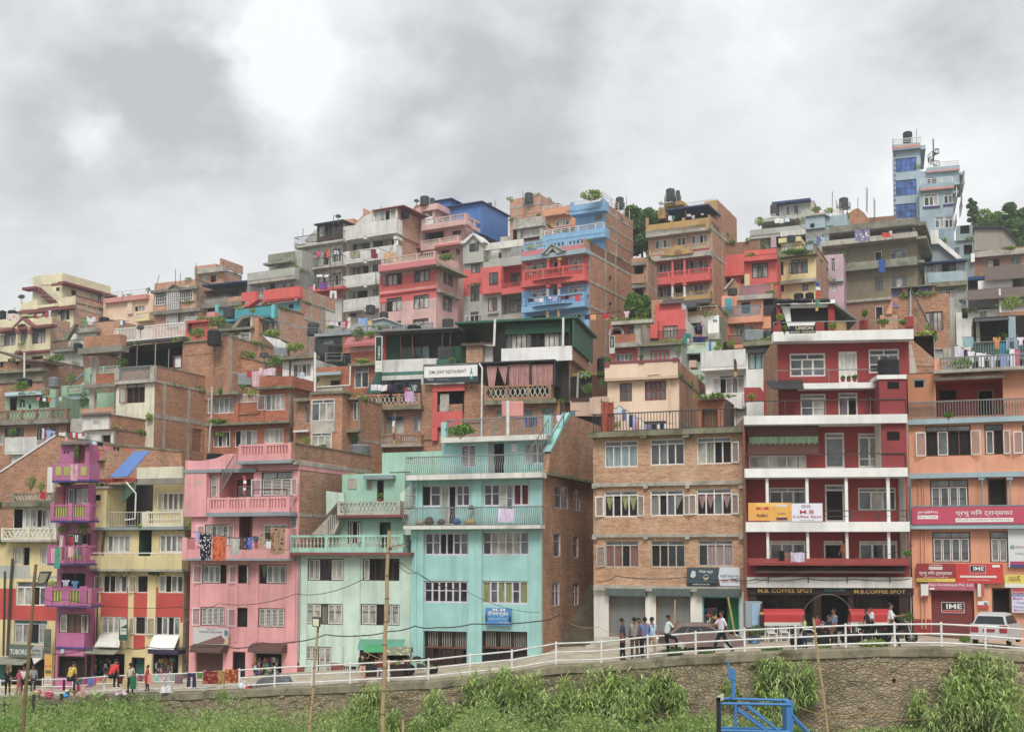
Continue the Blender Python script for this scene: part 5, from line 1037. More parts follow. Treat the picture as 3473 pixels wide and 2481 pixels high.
# pink / red banded house
view('C')
h=H('apartment_house','old pink apartment house with a bright red band across its front and brown windows',1558,133,28,932,900,front='pinkold',side='pinkold',xs=1800)
h.awning(918,862,1562,940,-.0,1.5,'tile','tiled_eaves',th=.12);h.slab(920,925,1560,945,1.4,'conc');
mb=MB();z=h.F.m(1558,872)[1];mb.hexa([(0,-1.4,z-.9),(1.5,-1.4,z-.9),(1.5,h.D,z-.9),(0,h.D,z-.9),(0,-.3,z),(.3,-.3,z),(.3,h.D,z),(0,h.D,z)],'concmoss');h.part(mb,'side_eaves')
h.balustrade(955,790,1545,880,.5,'creamlow',30,'b',4,pm='pinkold',low=.3);
mb=MB();z=h.F.m(1558,860)[1];mb.box(-.2,.0,-.4,h.D,z-.2,z+.9,'pinkold');h.part(mb,'side_parapet')
h.paint(932,1015,1558,1160,'pinkred');h.paint(932,1000,1558,1165,'pinkred');h.paint(932,1195,1558,1300,'pinkred');h.slab(932,1180,1560,1198,.25,'pinkred','ledge')
kw=dict(fm='fdark',fw=.09)
h.win(1015,975,1182,1125,'cco',.22,cur='#c9c4b8',leaf='L',**kw);h.win(1312,935,1482,1090,'GPP',.22,leaf='r',lw=.8,**kw);h.win(1008,1265,1178,1415,'oPP',.22,leaf='L',**kw);h.win(1306,1232,1478,1385,'PPP',.22,**kw);h.win(1300,1495,1472,1600,'PPP',.22,**kw);h.win(1110,1520,1170,1600,'PP',.22,**kw)
S_=h.S;h.win(1635,960,1742,1130,'gPg',.2,'fdark',pl=S_);h.win(1628,1245,1733,1415,'gPg',.2,'fdark',pl=S_);mb=MB();z=h.F.m(1558,1185)[1];S_.bx(mb,0,h.D,z-.2,z,-.6,.02,'conc');h.part(mb,'side_ledge')
for x in(1008,1190,1305):h.box(x-6,940,x+3,1620,0,.08,'pinkold','pilaster')if 0 else None
h.done();HPR=h
# grey / red plaster house
view('D')
h=H('apartment_house','grey plaster house with red painted middle storeys and a small pitched gable',900,135,26,235,870,tx=300,front='grey',side='white',dep=8)
h.box(228,655,450,880,-2,.5,'grey','upper_storey');h.win(296,665,397,750,'Gg',0,'fdark',pl=Plane(h,'f',-.62,'grey'),rec=.1);h.poly([(255,660),(340,555),(430,640),(430,660)],-1.5,.5,'grey','gable_wall');h.poly([(190,670),(335,548),(345,548),(440,640),(480,655),(430,662),(340,572),(245,665)],-2,.9,'whiteold','gable_trim')
w,g=h.block(450,660,760,880,1.0,'whiteold','grey',5,'upper_rear_wall');h.box(485,695,615,850,-.98,-.9,'white','white_panel');h.hole(622,770,652,830,pl=w,d=.2);h.slab(440,645,890,720,.3,'offwhite','roof_slab');h.parapet(640,590,760,700,-.5,'concpale');h.rail(770,625,850,690,.1,'rust',0,3,posts=3)
h.parapet(450,850,900,920,.4,'grey');h.paint(235,950,440,1240,'pinkred');h.box(440,925,650,1215,0,.7,'pinkred','bay');t=h.bay(650,900,900,1180,1.5,'pinkred');h.parapet(650,1150,930,1215,.8,'pinkred');h.rail(655,1100,870,1150,.7,'red',0,3,posts=3)
kw=dict(fm='fdark',fw=.1)
h.win(318,895,418,995,'Pg',0,**kw);h.win(515,985,608,1118,'gg',0,pl=Plane(h,'f',-.82,'red'),rec=.1,**kw);h.win(748,990,860,1135,'gg',.2,pl=t,**kw);h.win(308,1128,410,1305,'gg',.3,**kw);h.win(502,1265,608,1415,'Pg',0,fm='fred',fw=.1)
h.win(302,1418,402,1545,'GG',.3,fm='fwhite',leaf='LR');t=h.bay(650,1220,900,1450,1.3,'greydark');h.win(740,1280,870,1420,'PPg',.15,'fred',pl=t);h.parapet(650,1440,905,1500,.7,'conc');h.slab(495,1415,612,1440,.3,'conc','sill_ledge')
h.done()
# red and blue house with brick side
h=H('apartment_house','red and blue house with curved balconies, a porch gable and huge brick side',1610,126,28,875,640,front='blue',side='brick',xs=2090,tx=1605)
h.balustrade(890,650,1150,740,0,'bluepale',14,'b',3,pm='blue',low=.25);h.balustrade(1150,640,1590,700,0,'bluepale',10,'s',3,pm='blue',low=.3)
r=h.F.rect(875,560,1610,745);h.F.rng=(h.F.rng[0],0,0,h.F.m(1605,745)[1])
h.awning(1290,695,1580,745,0,1.3,'tile','tiled_eaves',th=.1);h.awning(870,750,1130,800,0,1.3,'tile','tiled_eaves',th=.1);h.slab(865,765,1585,815,1.4,'bluepale','eaves_slab')
h.poly([(1090,770),(1200,665),(1345,740),(1345,755),(1260,775),(1215,720),(1165,775),(1155,790)],.6,1.6,'concpale','porch_gable');h.poly([(1085,775),(1198,655),(1350,740),(1340,750),(1200,675),(1105,778)],.5,1.8,'bluepale','gable_trim')
h.paint(875,830,1610,1135,'red');h.paint(875,780,1610,1150,'red')
for(y0,y1,yb,mt)in((930,1040,1120,'red'),(1240,1330,1405,'blue')):
 h.slab(870,y1+5,1570,yb-10,1.3,mt);h.balustrade(890,y0,1568,y1+10,1.25,mt,26,'b',4,low=.1)
 mb=MB();c=h.F.m(1215,y1+35,1.3);z0=h.F.m(1215,yb)[1];z1=h.F.m(1215,y1+8,1.3)[1];rr=2.6;vs=[]
 for i in range(13):a=pi+pi*i/12;vs+=[(c[0]+rr*cos(a),-1.2+.65*sin(a),z0+.3),(c[0]+rr*cos(a),-1.2+.65*sin(a),z1)]
 mb.raw(vs,[(2*i,2*i+2,2*i+3,2*i+1)for i in range(12)]+[tuple(2*i for i in range(13))],mt);h.part(mb,'curved_balcony')
kw=dict(fm='fwhite',fw=.09)
for(y,c2)in((0,0),(305,1)):
 h.win(985,875+y,1150,985+y+20,'GPg',.22,row=.4,leaf='L' if c2==0 else 'r',lw=.7,**kw);h.win(1385,830+y,1550,955+y,'PgP',.22,row=.4,**kw)
h.hole(1225,865,1275,960,d=.5,fm='fwhite',name='doorway');h.hole(1222,1160,1270,1260,d=.5,fm='bluepale',name='doorway');h.hole(985,1460,1140,1560,d=.3);h.win(1390,1440,1530,1560,'GGG',0,**kw)
for x in(1168,1290):h.column(x,815,960,30,1.0,'red');h.box(x-20,815,x+20,850,.75,1.25,'ochre','column_capital');h.column(x-5,1100,1260,30,1.0,'concpale');h.box(x-22,1090,x+14,1150,.7,1.3,'red','column_capital');h.column(x-8,1385,1490,30,1.0,'ochre')
S_=h.S;mb=MB();
for y in(745,1065,1340):z=h.F.m(1605,y)[1];S_.bx(mb,-1.2 if y>745 else-1.3,h.D,z-.28,z+.02,-.05,.1,'conc')
for x in(1620,1800,1910):a=S_.m(x,900)[0];S_.bx(mb,a-.12,a+.16,0,h.ztop-.05,-.03,.1,'conc')
h.part(mb,'concrete_frame')
mb=MB();z0,z1=h.F.m(1605,750)[1],h.F.m(1605,640)[1];S_.bx(mb,-1.1,h.D,z0,z1,0,.2,'brick');h.part(mb,'side_parapet')
h.hole(1838,1030,1868,1095,pl=S_,d=.3,name='window_opening');h.hole(1840,1315,1872,1370,pl=S_,d=.3,name='window_opening')
h.done();HRB=h
# blue upper house
h=H('apartment_house','sky blue house with horizontal pipe railings and roof plants, above the red and blue house',1792,138,28,1098,290,front='blue',side='brick',xs=2100)
h.slab(1405,285,1795,330,1.2,'blue');h.parapet(1405,225,1795,300,1.2,'blue');h.rail(1430,180,1780,240,1.1,'whitepaint',0,2,posts=6,r=.04);h.box(1405,215,1440,300,.9,1.25,'blue','pier');h.box(1750,172,1785,290,.9,1.25,'blue','pier')
r=h.F.rect(1465,290,1795,720);h.F.rng=(r[0],0,0,h.ztop);h.W=-r[0]
h.box(1680,355,1760,410,0,.03,'woodbrick','vent_panel');h.box(1525,340,1535,540,0,.06,'blue','pilaster')
h.slab(1098,590,1795,640,1.3,'blue');h.parapet(1098,535,1795,600,1.3,'blue');h.rail(1125,480,1780,560,1.2,'whitepaint',0,3,posts=8,r=.045);h.box(1098,640,1470,780,-5,-1.5,'blue','lower_wall')
S_=h.S;mb=MB()
for y in(290,440,575,720):z=h.F.m(1792,y)[1];S_.bx(mb,0,h.D,z-.25,z,-.04,.1,'conc')
for x in(1800,1915):a=S_.m(x,500)[0];S_.bx(mb,a-.12,a+.2,0,h.ztop+.5,-.03,.1,'conc')
z=h.F.m(1792,215)[1];S_.bx(mb,-1.0,h.D,h.ztop-.3,z,-.01,.2,'brick');h.part(mb,'concrete_frame')
mb=MB();z=h.F.m(1792,215)[1]
for e in(.35,.7,1.05):mb.tube((.0,-1.1,z+e),(0,h.D*.5,z+e),.04,'whitepaint',4)
for i in range(6):mb.tube((0,-1.1+i*1.8,z),(0,-1.1+i*1.8,z+1.05),.04,'whitepaint',4)
h.part(mb,'side_railing');h.done();HBU=h
h=H('apartment_house','small pale orange house with white arched window, left of the sky blue house',1470,150,28,1090,355,tx=1100,front='orangepale',side='orangepale',dep=5)
h.parapet(1088,275,1395,350,.9,'orangepale');h.slab(1085,325,1400,352,.95,'orangepale');h.rail(1105,245,1390,300,.8,'whitepaint',0,2,posts=4,r=.04);h.box(1365,245,1400,345,.6,.95,'orangepale','pier');h.win(1245,400,1398,475,'gPPg',.3,'fwhite',fw=.1);h.slab(1250,480,1460,500,.6,'maroon','door_hood');h.hole(1300,495,1440,540,d=.4);h.done()
h=H('brick_house','tall plain brick house wall between the blue tarpaulin room and the orange house',1080,158,30,745,185,tx=750,front='brickpale',side='brickpale',xs=1380)
h.bands([],10);mb=MB();
z=h.F.m(750,270)[1];h.F.bx(mb,h.F.rng[0],0,z-.3,z,-.05,.1,'conc');a=h.F.m(820,300)[0];h.F.bx(mb,a-.15,a+.15,0,z,-.04,.1,'conc');z=h.F.m(750,500)[1];h.F.bx(mb,h.F.rng[0],0,z-.3,z,-.05,.1,'conc');h.part(mb,'concrete_frame');h.done();HBK=h
h=H('brick_house','pale concrete balcony house on bare pillars, behind the grey gabled house',1105,146,28,780,480,tx=800,front='darkinterior',side='brickpale',dep=6)
h.parapet(778,385,1108,478,.8,'concpale');h.slab(775,460,1110,490,.85,'concpale');h.paint(780,640,1105,900,'concpale');h.paint(870,490,1085,600,'offwhite')
for x in(852,1100):h.column(x,490,680,36,.3,'concpale',rnd=False)
h.rail(860,640,1090,700,.6,'rust',0,3,posts=5);h.rail(800,345,1100,395,.6,'rust',0,1,posts=4);h.done()
h=H('brick_house','narrow brown house with dark balconies between the brick side wall and the green tree',2262,128,20,2085,815,front='brickold',side='brickold',dep=5)
for y in(870,1120):h.hole(2120,y+35,2215,y+160,d=1.0);h.slab(2085,y,2230,y+35,.7,'concdark');h.parapet(2085,y+135,2225,y+235,.5,'brickold')
h.done()
# ochre / red house
view('E')
h=H('apartment_house','brick house with red balconies, a yellow porch gable and a blue tin roof terrace',1020,136,26,320,500,tx=340,front='bricktan',side='brick',xs=1385)
S_=h.S
f_,g_=h.block(940,195,1085,520,3.5,'ochre','brick',9,'stair_tower_wall')
mb=MB();z0,z1=h.F.m(1020,480)[1],h.F.m(1020,370)[1];S_.bx(mb,-.9,3.6,z0,z1,0,.2,'brick')
for y in(490,765):z=h.F.m(1020,y)[1];S_.bx(mb,-.9,h.D,z-.3,z+.05,-.05,.1,'conc')
for x in(1028,1135):a=S_.m(x,600)[0];S_.bx(mb,a-.1,a+.16,0,h.ztop-.3,-.03,.1,'conc')
h.part(mb,'concrete_frame')
h.slab(292,490,985,560,1.1,'conc');h.parapet(292,425,985,525,1.1,'ochre');h.rail(325,435,470,480,1.0,'whitepaint',12,r=.04)if 0 else None
for x in(292,560,690,955):h.box(x,385,x+28,500,.8,1.15,'ochre','pier')
w,g=h.block(430,330,980,500,1.8,'darkinterior','darkinterior',3,'terrace_wall');h.box(505,260,985,275,-4.5,1.0,'tinblue','tin_roof');h.box(490,210,700,250,-6,-2,'ochre','tank_base');h.box(430,270,500,390,-4,-1,'ochre','stair_tower_wall');h.column(733,300,440,10,.8,'metaldark',rnd=False);h.rail(700,200,1080,250,-4,'metal',0,2,posts=4)
kw=dict(fm='fwhite',fw=.1)
h.win(390,625,575,720,'gPGP',0,**kw);h.win(632,598,735,692,'GG',0,**kw);h.win(790,570,978,670,'gPoP',0,**kw);h.balustrade(330,735,520,795,.3,'creamlow',12,'b',2,pm='brickpale');h.balustrade(750,670,985,730,.3,'creamlow',14,'b',2,pm='brickpale');h.awning(315,765,1000,815,.0,1.2,'tile','tiled_eaves')
h.slab(305,780,1000,835,1.3,'conc','eaves_slab');h.poly([(455,800),(635,678),(818,755),(815,768),(700,785),(590,800)],.8,1.5,'ochre','porch_gable');h.poly([(598,792),(605,755),(640,730),(678,745),(690,782)],1.5,1.52,'brickdark','gable_niche')
h.paint(320,820,1020,1130,'red');t=h.bay(370,855,985,1010,.8,'brickdark',inner='red');h.win(390,890,570,1010,'PGgP',0,pl=t,**kw);h.win(630,875,705,1010,'gg',0,pl=t,**kw);h.win(765,845,985,990,'gPgP',0,pl=t,**kw)
h.slab(318,1040,1000,1100,1.1,'red');h.balustrade(325,965,998,1050,1.05,'red',34,'b',4,low=.3)
t=h.bay(370,1130,985,1260,.8,'offwhite',inner='brickdark');h.win(390,1155,575,1260,'PGPg',0,pl=t,**kw);h.hole(610,1125,705,1260,pl=t,d=.4,fm='offwhite');h.win(820,1120,980,1240,'gGP',0,pl=t,**kw)
for x in(588,720):h.column(x,800,1060,26,.95,'red');h.column(x,1110,1260,26,.95,'white');h.box(x-18,1080,x+18,1125,.6,1.2,'red','column_capital')
h.slab(580,1240,1000,1290,1.1,'ochre');h.balustrade(580,1200,1000,1250,1.05,'concpale',20,'b',3,pm='ochre');h.done();HOC=h
h=H('brick_house','plain brick and red boxes of a house, right of the yellow porch gable',1545,140,22,1080,655,tx=1300,front='red',side='brickdark',dep=5)
h.paint(1080,640,1545,785,'brickdark');h.box(1085,900,1210,1010,-1,.6,'red','lower_wall');h.slab(1085,985,1380,1025,.8,'red');h.hole(1150,1050,1230,1110,d=.4);h.hole(1340,1045,1380,1110,d=.3);h.done()
# red + yellow house
view('F')
h=H('apartment_house','yellow house with planted roof edge and brick side, joined to a red bay',868,121,24,430,790,front='yellowpale',side='brick',xs=1030,tx=860)
h.slab(440,755,870,800,.8,'concmoss','roof_ledge');kw=dict(fm='fdark',fw=.09);h.win(435,868,510,1020,'oo',.22,leaf='L',**kw);h.win(597,838,778,1000,'gcg',.22,leaf='l',lw=.6,cur='#9c8480',**kw);h.slab(440,1062,868,1100,.8,'concpale');h.win(715,1112,785,1190,'gg',0,'fgrey');h.hole(450,1130,515,1200,d=.4);h.box(840,690,870,790,-.3,.6,'brickdark','pier');h.rail(440,690,850,760,.6,'metaldark',10,posts=4)
S_=h.S;h.bands([800,1075],22);mb=MB();z=h.F.m(868,690)[1];S_.bx(mb,-.5,h.D,h.ztop-.1,z,0,.2,'brick');S_.bx(mb,-.5,h.D,z,z+.1,-.06,.25,'concdark');h.part(mb,'side_parapet');h.win(1000,900,1022,1080,'g',0,'fdark',pl=S_)
w,g=h.block(490,625,700,800,2.5,'yellowpale','yellowpale',3,'roof_room_wall');h.box(455,600,700,650,-5,-2,'yellowpale','roof_room_slab');h.box(528,665,600,760,-2.5,-2.4,'white','door_panel');h.done();HYE=h
h=H('apartment_house','bright red bay of a house with a roof planter, left of the yellow house',435,119,20,75,830,tx=80,front='red',side='red',dep=6)
h.slab(65,800,440,850,.9,'red','roof_ledge');h.parapet(75,735,435,790,.6,'red');h.win(163,885,342,1048,'PgP',.22,'fdark',fw=.1);h.box(82,1005,137,1130,0,.1,'yellowpale','panel');h.done()
h=H('house','orange and brick house with blue picket balconies and a bright blue door',395,111,20,-85,1240,tx=40,front='orange',side='brickred',dep=6)
h.rail(38,1130,372,1235,.3,'fblue',26,r=.035);h.slab(0,1230,390,1280,.5,'conc');h.box(370,1110,395,1240,-4,.3,'brick','pier')
view('E');h.box(1130,1240,1260,1500,0,.5,'orange','stair_tower');h.box(1165,1270,1245,1400,.5,.56,'turquoise','blue_door');h.win(1345,1310,1445,1440,'oo',0,'fblue');h.slab(1105,1470,1580,1540,.9,'orange');h.rail(1115,1355,1550,1475,.85,'fblue',34,r=.04);h.box(1095,1370,1120,1540,.6,.9,'orange','pier');h.win(1265,1575,1490,1700,'PgPg',0,'fwhite')
h.poly([(1155,1160),(1255,1060),(1335,1130),(1335,1250),(1155,1250)],-1,-.2,'brickold','gable_wall');h.poly([(1150,1165),(1250,1050),(1262,1060),(1170,1170)],-1.2,.1,'concpale','gable_edge')
view('F');h.hole(290,1260,430,1350,d=.8);h.box(290,1345,432,1450,0,.3,'tindark','tin_panel');h.box(260,1440,420,1600,0,.15,'orangepale','lower_wall');h.win(318,1510,402,1572,'gg',0,'fbrown')
view('E2');h.rail(1450,610,1710,710,.6,'metaldark',24,r=.03);h.slab(1440,710,1710,750,.8,'orange');h.done()
# grey terraces top right
view('F')
h=H('apartment_house','grey concrete terrace house with a dark blue tin penthouse and plants on its ledges',1120,142,22,140,560,tx=200,front='greydark',side='pinklil',dep=6)
h.parapet(140,490,760,570,.9,'grey');h.slab(140,550,760,590,.9,'grey');w,g=h.block(460,215,850,400,3.0,'grey','brick',6,'penthouse_wall');h.win(535,245,670,345,'gPg',0,'fwhite',pl=w);h.win(745,225,810,310,'P',0,'fwhite',pl=w);h.parapet(250,370,700,440,-1.6,'grey');h.slab(240,430,700,450,-1.6,'grey');w2,g2=h.block(270,400,760,560,2.2,'concgreen','concgreen',4,'middle_terrace_wall')
mb=MB();a=h.F.m(378,205,-2);b=h.F.m(800,160,-2);mb.hexa([(a[0],2.2,b[1]-.3),(b[0],2.2,b[1]-.3),(b[0]+.4,10,b[1]-.6),(a[0],10,b[1]-.6),(a[0],2.2,b[1]),(b[0],2.2,b[1]),(b[0]+.4,10,b[1]-.3),(a[0],10,b[1]-.3)],'tinblue');h.part(mb,'penthouse_roof')
h.paint(140,575,460,800,'greydark');h.win(288,635,365,700,'PP',0,'fwhite');h.column(405,585,720,55,.6,'pinklil',rnd=False);h.hole(440,600,825,700,d=1.5);h.slab(475,500,1225,555,1.3,'offwhite')
h.paint(830,540,1130,700,'pinklil');h.win(905,590,1080,690,'oPGo',0,'fwhite');h.parapet(905,690,1110,770,.6,'greyblue');h.box(1118,505,1160,790,0,.6,'pinklil','pilaster');h.paint(1030,780,1160,1400,'pinklil')
h.rail(350,345,420,380,-1.4,'whitepaint',0,2);h.rail(505,315,700,350,-2.4,'metaldark',14);h.done();HGR=h
h=H('house','pale blue-white box house with a curved wall, between the grey terraces and the brick gable',1212,137,22,752,370,tx=980,front='bluepale',side='bluepale',dep=5)
h.poly([(752,350),(965,325),(1020,360),(1020,375),(960,345),(752,370)],-2,.6,'grey','roof_edge');h.box(752,350,970,500,-2,.3,'bluepale','upper_wall');h.box(805,448,852,490,.3,.33,'dark','window_opening');h.box(1065,285,1160,370,-4,-2,'offwhite','tank_room');h.box(975,375,1060,470,0,.1,'bluepale','patched_panel');h.paint(750,505,1215,600,'greydark');h.done()
h=H('apartment_house','narrow lilac pink house strip between the yellow house and the timber-look block',1170,128,20,960,780,front='pinklil',side='pinklil',dep=5)
h.win(1035,830,1078,970,'Gg',.22,'fwhite','r',lw=.4);h.win(1033,1105,1100,1190,'PP',.3,'fwhite');h.slab(1030,1060,1170,1085,.4,'bluepale','ledge');h.done()
h=H('brick_house','red brick house with a curved gable below the black roof tank',1460,141,20,1215,400,tx=1300,front='brick',side='brick',dep=5)
h.poly([(1212,420),(1225,340),(1270,300),(1330,275),(1400,330),(1450,400),(1450,480),(1212,480)],-.3,.1,'brick','gable_wall');h.slab(1465,370,1760,420,.1,'brickdark','back_parapet');h.done()
# timber look block
view('G')
h=H('apartment_house','weathered grey-brown block with streaked board-like walls and long balconies',470,129,24,-255,960,tx=100,front='woodbrick',side='woodbrick',xs=595)
h.slab(-260,905,475,945,1.6,'conc');h.slab(-180,1090,475,1150,1.1,'concgreen');h.slab(-270,1380,470,1400,.3,'conc','ledge');h.slab(-270,1140,-140,1170,.5,'conc','ledge')
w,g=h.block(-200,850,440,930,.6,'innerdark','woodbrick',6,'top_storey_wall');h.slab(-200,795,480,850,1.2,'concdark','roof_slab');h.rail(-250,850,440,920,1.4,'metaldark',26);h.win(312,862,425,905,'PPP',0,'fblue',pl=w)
kw=dict(fm='fgrey',fw=.1)
h.win(-200,1025,-75,1130,'oPP',.3,**kw);h.hole(150,1020,205,1100,d=.3,fm='fwhite');h.win(268,998,395,1090,'gPg',.3,**kw);h.win(-195,1215,-70,1330,'gcg',.25,'fdark',cur='#9a9577');h.win(155,1215,212,1322,'gg',.3,'fdark');h.win(275,1205,402,1300,'gPg',.25,'fgrey',gl='ggrey')
h.win(-195,1425,-70,1520,'gPPg',.3,'fwhite');h.hole(155,1440,215,1530,d=.3,fm='fwhite');h.rail(-60,1060,475,1100,1.0,'metaldark',0,2,posts=5);h.paint(-260,1385,470,1700,'brickshade')
S_=h.S;mb=MB();z=h.F.m(470,930)[1];S_.bx(mb,-1.4,h.D,z-.3,z,-1.2,0,'concgreen');z=h.F.m(470,1100)[1];S_.bx(mb,-.8,h.D,z-.3,z,-.8,0,'concgreen');z=h.F.m(470,820)[1];S_.bx(mb,-.9,h.D,z-.3,z+.1,-1.1,0,'concmoss');S_.bx(mb,0,h.D,h.ztop-.1,z,.0,.2,'woodbrick');h.part(mb,'side_ledge');h.done();HTW=h
# blue tower
h=H('tower_house','pale blue stepped tower house with three blue glazed windows, highest on the right',500,168,18,288,240,tx=300,front='bluepale',side='bluepale',dep=7)
h.slab(285,195,500,238,.8,'bluepale','roof_slab');h.slab(285,208,500,226,.85,'salmon','roof_band');h.rail(288,155,505,195,.7,'whitepaint',0,2,posts=4,r=.05)
for y0,y1 in((305,410),(472,592),(655,765)):h.win(312,y0,470,y1,'gggg',0,'fblack',gl='gblue',row=.5,fw=.05)
for i in range(14):h.box(300,240+i*38,309,258+i*38,0,.06,'violetblue','corner_block')
mb=MB();z=h.F.m(500,235)[1];h.S.bx(mb,-.8,h.D+2,z-.35,z+.25,-.7,0,'bluepale');h.part(mb,'side_eaves')
w,g=h.block(495,520,755,1000,-2.2,'bluepale','bluepale',11,'lower_wing_wall')
w.rng=(w.rng[0],w.rng[1],w.rng[2],w.m(620,520)[1])
h.slab(497,500,755,548,2.8,'bluepale','wing_roof_slab');h.slab(497,528,757,545,2.86,'salmon','wing_roof_band');h.rail(500,460,745,502,2.7,'whitepaint',0,2,posts=4,r=.05)
kw=dict(fm='fwhite',fw=.14,pl=w,gl='ggreen',tg='gpale')
h.win(525,575,640,672,'GgP',.28,**kw);h.win(678,568,745,655,'Gg',.28,**kw);h.win(610,755,680,840,'gP',.28,**kw);h.win(685,750,750,840,'Gg',.28,**kw);h.slab(520,672,650,685,2.4,'violetblue','sill_ledge');h.slab(675,655,755,668,2.4,'violetblue','sill_ledge')
w2,g2=h.block(500,395,800,520,.3,'bluepale','bluepale',11,'upper_wing_wall');h.slab(545,370,800,410,.2,'bluepale','wing_roof_slab');h.slab(545,395,802,408,.26,'salmon','wing_roof_band');h.rail(565,335,790,372,.1,'whitepaint',0,2,posts=4,r=.05);h.hole(555,455,622,500,pl=w2,d=.3)
for gg,yy in((g,520),(g2,400)):
 mb=MB();z=gg.m(gg is g and 760 or 805,yy)[1];gg.bx(mb,gg.rng[0]-.8,gg.rng[1],z-.3,z+.1,-.7,0,'bluepale');gg.bx(mb,gg.rng[0]-.82,gg.rng[1],z-.05,z+.1,-.74,-.7,'salmon');h.part(mb,'side_eaves')
for i,(gg,x0,y0,x1,y1)in enumerate(((g,760,580,785,660),(g,805,620,830,720),(g,765,760,785,830),(g2,812,450,845,560))):h.win(x0,y0,x1,y1,'gg',.28,'fwhite',pl=gg,gl='ggreen',fw=.12)
mb=MB();c=h.F.p(*h.F.m(602,370,-1),1.0);H_=7.5;mb.tube(c,c+Vector((0,0,h.F.m(602,160,-1)[1]-c.z)),.1,'metalgrey',6)
for i in range(16):a=i*.5;z=c.z+i*.15;mb.box(c.x-.1,c.x+.1,c.y,c.y+.1,z,z+.04,'metaldark');mb.tube((c.x,c.y,z),(c.x+0.8*cos(a),c.y+0.8*sin(a),z),.06,'metaldark',4);mb.tube((c.x+0.8*cos(a),c.y+0.8*sin(a),z),(c.x+0.8*cos(a),c.y+0.8*sin(a),z+.7),.04,'metaldark',4)
for e in(0,.7):mb.path([(c.x+0.8*cos(i*.5),c.y+0.8*sin(i*.5),c.z+i*.15+e)for i in range(16)],.05,'metaldark',4)
h.part(mb,'spiral_stair');h.done();HTOW=h
# small houses right of it
h=H('house','small grey-blue house with a white outside stair, below the blue tower',905,134,20,580,930,tx=850,front='greyblue',side='pinklil',dep=5)
h.box(775,820,900,935,-2,.3,'greyblue','upper_wall');h.box(805,822,875,882,.3,.33,'dark','window_opening');h.poly([(600,930),(650,925),(820,1070),(780,1078)],.2,.6,'white','stair_flight');h.box(580,855,640,962,.0,.7,'offwhite','landing');h.hole(832,970,895,1050,d=.5);h.win(760,990,800,1040,'gg',0,'fblue');h.rail(640,860,680,930,.5,'fblue',6);h.rail(835,1040,895,1095,.4,'turquoise',5);h.box(885,1035,915,1100,0,.6,'white','pier');h.done()
h=H('house','grey house with silvery corrugated sheet walls on its roof, at the right skyline',1330,137,20,905,1010,tx=950,front='brickshade',side='boards',dep=6)
h.poly([(912,840),(1140,838),(1225,940),(1230,1015),(920,1015)],-.3,.1,'boards','board_wall');h.poly([(905,825),(1145,825),(1245,940),(1235,945),(1140,842),(905,840)],-1.5,.5,'tindark','shed_roof');h.slab(910,1008,1300,1050,.8,'conc');h.paint(910,1050,1330,1250,'brickshade');h.win(1010,1080,1105,1135,'Po',0,'fdark');h.win(1190,1060,1265,1120,'gg',0,'fgrey');h.done()
h=H('house','grey glazed house under a blue tin eave, right of the board-walled block',850,122,20,530,1110,tx=600,front='grey',side='conc',dep=5)
h.box(520,1090,850,1100,-1,.8,'tinblue','tin_roof');h.win(612,1105,775,1185,'PoG',0,'fdark');h.win(542,1110,605,1180,'gg',0,'fgrey',gl='gpale');h.win(778,1100,845,1175,'gg',0,'fgrey',gl='gpale');h.parapet(560,1175,825,1255,.5,'bluepale');h.slab(530,1250,865,1285,.8,'concmoss');h.win(690,1295,770,1380,'gP',.3,'fwhite');h.rail(775,1345,880,1410,.5,'metal',12);h.done()
h=H('house','white walled house with rusty tin shade sheets, at the right edge below the corrugated shed',1340,114,20,860,1230,tx=950,front='innerdark',side='white',dep=6)
h.box(940,1235,1205,1300,0,.5,'white','white_wall');h.awning(990,1135,1290,1235,-1.5,1.6,'tinrust','tin_roof');h.slab(865,1210,995,1235,.6,'tinblue','tin_edge');h.hole(870,1240,935,1300,d=.4);h.done()
view('G2')
h=H('house','shabby house with a planted white railed terrace and a grey awning, at the right edge',2000,104,20,1110,330,tx=1500,front='offwhite',side='conc',dep=6)
h.awning(1235,95,1950,200,-1,1.5,'tinrust','tin_roof');h.hole(1370,290,1455,410,d=.5);h.rail(1365,325,1600,410,.6,'whitepaint',14);h.rail(1600,215,2000,345,.8,'whitepaint',20,r=.03);h.slab(1590,340,2000,400,1.0,'brickold');h.column(1598,95,400,12,.8,'whitepaint',rnd=False);h.hole(1180,300,1240,420,d=.4);h.done()
h=H('house','dark open carport house with a pale blue pillar behind the washing lines',2050,90,20,1300,640,tx=1500,front='fgreen',side='conc',dep=5)
h.box(1690,400,1770,660,0,.4,'bluepale','pillar');h.awning(1310,405,1700,450,-2,1.6,'tindark','tin_roof');h.paint(1380,430,2050,700,'darkinterior');h.box(1335,450,1375,680,0,.3,'concpale','pillar');h.rail(1300,665,2050,870,1.2,'metalgrey',26,r=.035);h.slab(1090,860,2050,880,1.3,'concdark')
w,g=h.block(1300,395,2050,640,.5,'darkinterior','conc',4,'upper_wall');h.done()
h=H('brick_house','rough red brick house with a brown window, behind the maroon house roof terrace',1040,92,20,390,175,tx=600,front='brickold',side='brickold',xs=1180)
h.win(775,345,960,555,'PgPP',0,'fred','r',lw=.4,cur='#777',surr='brickdark');h.paint(870,750,1060,900,'conc');h.win(875,760,975,860,'PP',.3,'fgrey');h.poly([(870,760),(1010,720),(1120,840),(1120,900),(870,900)],-.2,.1,'conc','lower_wall',at=.1)if 0 else None
